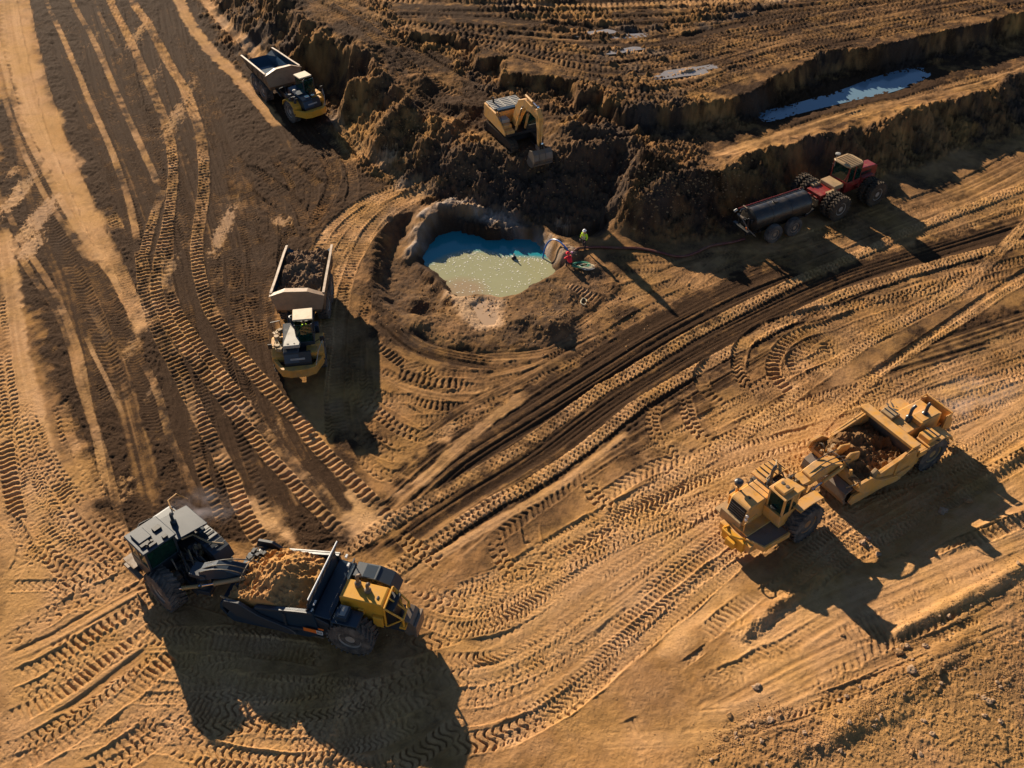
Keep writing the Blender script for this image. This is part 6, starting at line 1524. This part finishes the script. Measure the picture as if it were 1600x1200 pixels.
# floating scum
def foam():
    m = MB()
    for k in range(420):
        for _ in range(20):
            a = random.uniform(672, 862); b = random.uniform(382, 462)
            if random.random() < .45: a = random.uniform(690, 860); b = 384+abs(random.gauss(0, 14))
            x, y = PW(a, b, POND_Z)
            if polysd(plw, np.array([x]), np.array([y]))[0] > 0 and lin(sdPond, np.array([x]), np.array([y]))[0] > .3: break
        s_ = random.uniform(.015, .045); t0 = random.random()*6
        n_ = 6; st = random.uniform(1, 2.6)
        pts = [(s_*st*math.cos(t0)*math.cos(q)-s_*math.sin(t0)*math.sin(q), s_*st*math.sin(t0)*math.cos(q)+s_*math.cos(t0)*math.sin(q)) for q in [2*math.pi*i/n_+random.uniform(-.2, .2) for i in range(n_)]]
        m.prism([(x+p[0], y+p[1]) for p in pts], POND_Z+.001, POND_Z+.012, 'z')
    o = m.build('foam', paint('foam_white', (.75, .72, .6), .9, 0), None)
    o['kind'] = 'stuff'; o['label'] = 'white foam flecks floating on the milky pond water'
foam()
fx_, fy_ = PW(803, 404, POND_Z)
f_ = thing('pump_float', 'dark round pump float in the middle of the pond', 'float', (fx_, fy_, POND_Z), 0)
MB().lathe([(-.1, .14), (.0, .2), (.12, .2), (.2, .12), (.24, .03)], (0, 0, 0), 'z', 16).build('float_drum', BLACK, f_, smooth=True)
MB().lathe([(.2, .05), (.42, .05)], (0, 0, 0), 'z', 8).build('float_post', WHITEG, f_, smooth=True)

# ------------------------------------------------------------ hoses on the ground
def ground_hose(name, pxs, r, mat, label, zo=.0):
    w = [ground(*p) for p in pxs]
    C = cr([(p[0], p[1]) for p in w], .25)
    pts = [(p[0], p[1], max(hfine(p[0], p[1]), POND_Z)+r*.8+zo) for p in C]
    z = np.array([p[2] for p in pts]); z = np.convolve(np.pad(z, 3, 'edge'), np.ones(7)/7, 'valid')+.02
    m = MB(); m.tube([(p[0], p[1], float(q)) for p, q in zip(pts, z)], r, 8)
    o = m.build(name, mat, None, smooth=True); tag(o, label, 'hose'); return o
ground_hose('water_hose', [(893, 398), (905, 391), (930, 388), (960, 389), (1000, 390), (1030, 396), (1060, 402), (1085, 397), (1110, 386), (1145, 380), (1163, 375)], .095, HOSEM, 'long dark red hose from the tank trailer across to the pond')
m = MB()
a = Vector((*PW(848, 404, POND_Z), POND_Z-.05)); b = Vector((*PW(888, 395, .4), .55))
c1 = a+Vector((.25, 1.2, 1.5)); c2 = a.lerp(b, .55)+Vector((0, .7, 1.3))
pts = [a*(1-t)**3+c1*3*t*(1-t)**2+c2*3*t*t*(1-t)+b*t**3 for t in np.linspace(0, 1, 24)]
m.tube(pts, .06, 8); tag(m.build('suction_hose', BLUEH, None, smooth=True), 'blue suction hose arching from the pond up to the pump', 'hose')

# ------------------------------------------------------------ people
def skin_mesh(name, verts, edges, radii, mat, parent, sub=1, root=0):
    me = bpy.data.meshes.new(name); me.from_pydata(verts, edges, [])
    o = bpy.data.objects.new(name, me); col.objects.link(o); o.parent = parent
    me.materials.append(mat)
    md = o.modifiers.new('skin', 'SKIN'); md.use_smooth_shade = True
    for i, r_ in enumerate(radii):
        me.skin_vertices[0].data[i].radius = (r_ if isinstance(r_, tuple) else (r_, r_))
    me.skin_vertices[0].data[root].use_root = True
    s_ = o.modifiers.new('sub', 'SUBSURF'); s_.levels = sub; s_.render_levels = sub
    return o
def hand(parent, w, d, side, mat):
    """palm with four fingers and a thumb, slightly curled; w wrist point, d direction"""
    m = MB(); w = Vector(w); d = Vector(d).normalized(); a = d.cross(Vector((0, 1, 0))); 
    if a.length < .1: a = Vector((1, 0, 0))
    a.normalize(); b = d.cross(a)
    m.tube([w, w+d*.09], .035, 8, rs=[.028, .042])
    for k, L in enumerate((.07, .08, .075, .055)):
        s0 = w+d*.085+a*(-.03+.02*k); m.tube([s0, s0+d*L*.55, s0+d*L*.9+b*.02*side, s0+d*L+b*.04*side], .009, 6)
    s0 = w+d*.03+a*-.035; m.tube([s0, s0+d*.03-a*.025, s0+d*.06-a*.03+b*.01*side], .011, 6)
    return m.build('hand', mat, parent, smooth=True)
def person(label, loc, rz, pose):
    t = thing('person', label, 'person', loc, rz)
    if pose == 'stand':
        V = [(0, 0, .95), (0, 0, 1.2), (0, .0, 1.42), (0, 0, 1.52),
             (0, .10, .90), (.05, .12, .50), (.0, .13, .09), (.16, .14, .05),
             (0, -.10, .90), (-.06, -.12, .50), (-.10, -.12, .09), (.06, -.13, .05),
             (0, .19, 1.40), (.04, .27, 1.14), (.20, .22, .95), (0, -.19, 1.40), (.02, -.27, 1.14), (.18, -.24, .94)]
        E_ = [(0, 1), (1, 2), (2, 3), (0, 4), (4, 5), (5, 6), (6, 7), (0, 8), (8, 9), (9, 10), (10, 11), (2, 12), (12, 13), (13, 14), (2, 15), (15, 16), (16, 17)]
        Rr = [(.12, .15), (.11, .14), (.11, .16), .05, .09, .065, .045, .04, .09, .065, .045, .04, .06, .05, .035, .06, .05, .035]
        skin_mesh('body', V, E_, Rr, TROUS, t)
        V = [(0, 0, .92), (0, 0, 1.2), (0, 0, 1.42), (0, .19, 1.42), (.04, .29, 1.14), (.16, .24, 1.0), (0, -.19, 1.42), (.02, -.29, 1.14), (.14, -.26, 1.0)]
        skin_mesh('hi_vis_jacket', V, [(0, 1), (1, 2), (2, 3), (3, 4), (4, 5), (2, 6), (6, 7), (7, 8)], [(.16, .19), (.15, .18), (.14, .19), .075, .065, .05, .075, .065, .05], HIVIS, t)
        m = MB()
        for z0 in (1.02, 1.18): m.lathe([(z0, .205), (z0+.05, .205)], (0, 0, 0), 'z', 18)
        m.tube([(.15, .09, 1.0), (.165, .1, 1.3), (.1, .1, 1.47), (-.05, .1, 1.47), (-.165, .1, 1.25)], .022, 6); m.tube([(.15, -.09, 1.0), (.165, -.1, 1.3), (.1, -.1, 1.47), (-.05, -.1, 1.47), (-.165, -.1, 1.25)], .022, 6)
        m.build('reflective_band', SILVER, t, smooth=True)
        hc = (.04, 0, 1.64); hd_, s1 = (.20, .22, .95), (.18, -.24, .94)
        hand(t, hd_, (.5, -.1, -.7), 1, SKIN); hand(t, s1, (.5, .1, -.7), -1, SKIN); hat = WHITEH
    else:
        V = [(0, 0, .34), (.10, 0, .58), (.26, 0, .78), (.33, 0, .86),
             (.0, .12, .33), (.38, .17, .44), (.24, .17, .09), (.40, .18, .05),
             (.0, -.12, .33), (.38, -.17, .44), (.22, -.17, .09), (.38, -.18, .05),
             (.27, .19, .78), (.46, .22, .58), (.62, .10, .48), (.27, -.19, .78), (.46, -.22, .58), (.62, -.08, .48)]
        E_ = [(0, 1), (1, 2), (2, 3), (0, 4), (4, 5), (5, 6), (6, 7), (0, 8), (8, 9), (9, 10), (10, 11), (2, 12), (12, 13), (13, 14), (2, 15), (15, 16), (16, 17)]
        Rr = [(.14, .16), (.12, .15), (.11, .16), .05, .09, .065, .045, .04, .09, .065, .045, .04, .06, .05, .035, .06, .05, .035]
        skin_mesh('body', V, E_, Rr, TROUS, t)
        V = [(-.02, 0, .36), (.10, 0, .6), (.26, 0, .80), (.27, .19, .80), (.45, .23, .60), (.57, .13, .5), (.27, -.19, .80), (.45, -.23, .60), (.57, -.11, .5)]
        skin_mesh('red_jacket', V, [(0, 1), (1, 2), (2, 3), (3, 4), (4, 5), (2, 6), (6, 7), (7, 8)], [(.17, .2), (.17, .2), (.16, .2), .075, .065, .05, .075, .065, .05], REDJ, t)
        hc = (.42, 0, .96); hand(t, (.62, .10, .48), (.6, -.2, -.4), 1, SKIN); hand(t, (.62, -.08, .48), (.6, .2, -.4), -1, SKIN); hat = REDJ
    x, y, z = hc
    m = MB(); m.lathe([(z-.16, .05), (z-.11, .065), (z-.08, .085), (z-.02, .098), (z+.05, .10), (z+.1, .08), (z+.13, .03)], (x, y, 0), 'z', 16)
    m.tube([(x+.09, y, z+.02), (x+.125, y, z-.025), (x+.095, y, z-.035)], .014, 6)
    for sd in (-1, 1): m.lathe([(-.012, .02), (.012, .02)], (x, y+sd*.1, z), 'y', 8)
    hd2 = m.build('head', SKIN, t, smooth=True)
    m = MB()
    for sd in (-1, 1): m.lathe([(-.01, .012), (.01, .012)], (x+.094, y+sd*.035, z+.02), 'x', 8)
    m.box((x+.088, y, z-.065), (.02, .05, .01)); m.build('eyes_and_mouth', BLACK, hd2)
    m = MB(); m.lathe([(z+.045, .15), (z+.06, .15), (z+.065, .118), (z+.12, .108), (z+.165, .07), (z+.18, .02)], (x, y, 0), 'z', 18); m.box((x+.13, y, z+.052), (.1, .16, .015)); m.build('hard_hat', hat if pose == 'stand' else REDJ, t, smooth=True)
    return t
gx_, gy_, gz_ = ground(912, 390); gz_ = hfine(gx_, gy_)
person('worker in yellow-green hi-vis jacket and white hard hat standing at the pit edge', (gx_, gy_, gz_-.02), R(-130), 'stand')
gx_, gy_, gz_ = ground(891, 418); gz_ = hfine(gx_, gy_)
person('worker in bright red jacket crouching on the pond bank', (gx_, gy_, gz_-.02), R(120), 'crouch')
# pump set by the crouching worker
gx_, gy_, gz_ = ground(896, 401); gz_ = hfine(gx_, gy_)
p_ = thing('water_pump', 'small dark pump where the blue hose meets the long hose', 'pump', (gx_, gy_, gz_+.05), .5)
m = MB(); m.cyl((-.3, 0, .25), (.3, 0, .25), .17, 14); m.bb(-.35, .35, -.2, .2, -.05, .05); m.cyl((.0, 0, .4), (0, 0, .55), .06, 10); m.build('pump_body', STEEL, p_, smooth=True)
m = MB(); m.tube([(-.4, -.25, 0), (-.4, -.25, .5), (.4, -.25, .5), (.4, -.25, 0)], .025, 6); m.tube([(-.4, .25, 0), (-.4, .25, .5), (.4, .25, .5), (.4, .25, 0)], .025, 6); m.build('pump_frame', BLACK, p_, smooth=True)
m = MB(); m.lathe([(.30, .14), (.42, .15), (.5, .08)], (-.25, 0, .1), 'z', 12); m.build('pump_cap', PINKH, p_, smooth=True); p_.scale = (.6, .6, .6)
# coiled rope and straps
gx_, gy_, gz_ = ground(914, 419); gz_ = hfine(gx_, gy_)
t = thing('rope_coil', 'heap of cream rope and green straps beside the crouching worker', 'rope', (gx_, gy_, gz_), 0)
for mt, nm, r0 in ((CREAM, 'rope', .42), (GREENM, 'strap', .5), (WHITEG, 'loose_rope', .35)):
    m = MB(); pts = []
    off = (random.uniform(-.3, .3), random.uniform(-.25, .25))
    for k in range(70):
        a = k*.32; rr = r0*(1+.2*math.sin(k*.21+r0*9)); pts.append((off[0]+rr*math.cos(a)*(1.2), off[1]+rr*.7*math.sin(a), .08+.10*abs(math.sin(k*.13))))
    m.tube(pts, .035, 6); m.build(nm, mt, t, smooth=True)
gx_, gy_, gz_ = ground(912, 473); C_ = [(gx_+.2*math.cos(q)*(1+.2*math.sin(2*q)), gy_+.35*math.sin(q)) for q in np.linspace(0, 5.6, 26)]
tag(MB().tube([(p[0], p[1], hfine(*p)+.06) for p in C_], .04, 6).build('hose_loop', CREAM, None, smooth=True), 'short pale loop of hose lying in the mud below the rope heap', 'hose')
# ------------------------------------------------------------ stones
def rock_mesh(seed, nn=1):
    bm = bmesh.new(); bmesh.ops.create_icosphere(bm, subdivisions=2, radius=1.0)
    r_ = random.Random(seed); sx, sy, sz = r_.uniform(.8, 1.3), r_.uniform(.7, 1.0), r_.uniform(.5, .8); ph = [r_.uniform(0, 6) for _ in range(6)]
    for v in bm.verts:
        c = v.co; k = 1+.24*math.sin(2.3*c.x+ph[0])*math.cos(2.9*c.y+ph[1])+.10*math.sin(4.7*c.z+ph[2]+3*c.x)+.13*math.sin(6*c.y+ph[3])+.10*math.sin(9*c.x+7*c.z+ph[4])
        v.co = Vector((c.x*sx*k, c.y*sy*k, c.z*sz*k))
    me = bpy.data.meshes.new('stone'); bm.to_mesh(me); bm.free()
    me.materials.append(M_rock if seed % 2 else M_clod)
    for p in me.polygons: p.use_smooth = False
    return me
RM = [rock_mesh(i) for i in range(10)]
named = [(1347, 846, .17, 'round brown stone at the upper edge of the scraper shadow, larger of two', 1), (1355, 842, .26, None, 1)]
big = [(1474, 799, .30, 'pale rounded boulder lying on the shadow edge behind the yellow scraper'), (1512, 784, .22, 'reddish boulder on the windrow right of the pale rounded one'),
       (1530, 770, .17, 'small round stone on the windrow, rightmost near the scraper shadow tips'), (1348, 849, .22, 'pale stone in the sunlit gap between the two halves of the scraper shadow'),
       (1356, 841, .17, 'smaller stone touching the pale one in the sunlit gap of the shadow'), (1372, 867, .17, 'stone lying inside the dark scraper shadow'),
       (1360, 853, .13, 'flat stone at the lower side of the sunlit gap'), (1182, 1073, .20, 'dark stone alone on the smooth ground near the bottom centre right'),
       (1544, 1097, .17, 'whitish stone alone on the gravelly slope at the lower right'), (1404, 1020, .26, 'dark boulder at the start of the long furrow, lower right'),
       (1424, 1047, .24, 'tan boulder just below the furrow, lower right'), (1323, 1088, .12, 'small pale stone left of the gravel streak'),
       (1140, 1118, .16, 'stone on the left of the gravel, below the smooth drag marks'), (1204, 1125, .18, 'stone beside the gravel streak, lower centre right'),
       (1465, 1047, .2, 'stone on the gravel ridge right of the tan boulder'), (1316, 992, .11, 'single small stone on the smooth ground under the cab shadow')]
for (a, b, s_, lb) in big:
    x, y, z = ground(a, b); z = hfine(x, y)
    o = bpy.data.objects.new('stone', RM[int(a+b) % 10]); col.objects.link(o); o.location = (x, y, z+s_*.15); o.scale = (s_, s_, s_*.9); o.rotation_euler = (0, 0, a % 6)
    tag(o, lb, 'stone')
rs = random.Random(4)
lines_ = [[(1340, 1130), (1400, 1085), (1470, 1050), (1560, 1010)], [(1230, 1190), (1300, 1150), (1360, 1120)], [(1400, 1015), (1480, 970), (1600, 890)], [(1110, 1180), (1170, 1140), (1220, 1120)], [(1540, 1090), (1600, 1060)]]
def rnd_px():
    k = rs.random()
    if k < .6:
        l = rs.choice(lines_); i = rs.randrange(len(l)-1); t = rs.random(); return (l[i][0]*(1-t)+l[i+1][0]*t+rs.gauss(0, 16), l[i][1]*(1-t)+l[i+1][1]*t+rs.gauss(0, 11))
    while True:
        a, b = rs.uniform(1000, 1600), rs.uniform(900, 1200)
        if b > 1240-(a-1000)*.52: return (a, b)
for k in range(150):
    a, b = rnd_px()
    if b > 1198 or a > 1598 or b < 880: continue
    x, y, z = ground(a, b); z = hfine(x, y); s_ = .04+.11*rs.random()**2.2
    o = bpy.data.objects.new('stone', RM[rs.randrange(10)]); col.objects.link(o); o.location = (x, y, z+s_*.1); o.scale = (s_*rs.uniform(.8, 1.2), s_, s_); o.rotation_euler = (0, 0, rs.uniform(0, 6))
    tag(o, 'small loose stone among the gravel on the lower right slope', 'stone', 'small stones on the lower right slope')
# fine gravel and clods as one mass
bmv, bmf = [], []
ico = [(0, 0, .6), (.9, 0, 0), (.25, .85, 0), (-.75, .5, 0), (-.7, -.55, 0), (.3, -.8, 0)]
icf = [(0, 1, 2), (0, 2, 3), (0, 3, 4), (0, 4, 5), (0, 5, 1)]
def scatter(k, fn, smin, smax):
    for _ in range(k):
        x, y = fn()
        z = hfine(x, y); s_ = smin+(smax-smin)*rs.random()**2.5; a = rs.uniform(0, 6.3); c, q = math.cos(a), math.sin(a); o = len(bmv)
        for v in ico:
            j = rs.uniform(.75, 1.2); bmv.append((x+s_*j*(v[0]*c-v[1]*q), y+s_*j*(v[0]*q+v[1]*c), z+s_*(v[2]*j if v[2] else -.12)))
        bmf.extend([(o+i, o+j, o+l) for i, j, l in icf])
def f1():
    a, b = rnd_px(); return PW(a, b, 0)
scatter(11000, f1, .02, .07)
def f2():
    while True:
        a, b = rs.uniform(0, 1600), rs.uniform(350, 1200)
        x, y = PW(a, b, 0)
        if rs.random() < .35 or float(vn(np.array([x*.2]), np.array([y*.2]), 2)[0]) > .2: return x, y
scatter(5000, f2, .02, .06)
def f3():
    c_ = rs.choice([(1000, 300, 60, 40), (640, 170, 80, 50), (880, 490, 60, 25), (700, 480, 60, 25), (800, 270, 90, 30), (1080, 290, 50, 20), (620, 215, 50, 40)])
    a, b = rs.gauss(c_[0], c_[2]), rs.gauss(c_[1], c_[3]); g = ground(min(max(a, 0), 1600), max(b, 5)); return g[0], g[1]
scatter(2600, f3, .04, .16)
me = bpy.data.meshes.new('gravel'); me.from_pydata(bmv, [], bmf); me.materials.append(M_clod)
o = bpy.data.objects.new('gravel', me); col.objects.link(o); o['kind'] = 'stuff'; o['label'] = 'loose gravel and earth clods scattered over the ground'

# ------------------------------------------------------------ faint exhaust smoke
def smoke(name, c, size, dens, label, rz=0):
    bm = bmesh.new(); bmesh.ops.create_icosphere(bm, subdivisions=3, radius=1.0)
    me = bpy.data.meshes.new(name); bm.to_mesh(me); bm.free()
    m = bpy.data.materials.new(name); m.use_nodes = True; n = m.node_tree; n.nodes.clear()
    o_ = n.nodes.new('ShaderNodeOutputMaterial'); v = n.nodes.new('ShaderNodeVolumePrincipled'); v.inputs['Color'].default_value = (.75, .68, .72, 1); n.links.new(v.outputs[0], o_.inputs['Volume'])
    tc = N(n, 'ShaderNodeTexCoord'); ln = N(n, 'ShaderNodeVectorMath', operation='LENGTH'); n.links.new(tc.outputs['Object'], ln.inputs[0])
    fall = ramp(n, ln.outputs['Value'], .95, .2); nz = ramp(n, noise(n, tc.outputs['Object'], 1.9, 4, .6), .48, .68)
    n.links.new(math_(n, 'MULTIPLY', math_(n, 'MULTIPLY', fall, nz), dens), v.inputs['Density'])
    me.materials.append(m)
    o = bpy.data.objects.new(name, me); col.objects.link(o); o.location = c; o.scale = size; o.rotation_euler = (0, 0, rz); o['kind'] = 'stuff'; o['label'] = label
x, y = PW(315, 805, 2.5); smoke('exhaust_smoke', (x, y, 3.0), (2.3, 1.5, 1.1), .55, 'thin grey exhaust smoke drifting behind the dark scraper')
x, y = PW(1525, 615, 2.0); smoke('dust_cloud', (x, y, 1.6), (4.2, 2.0, 1.2), .30, 'thin dust hanging behind the yellow scraper', .45)
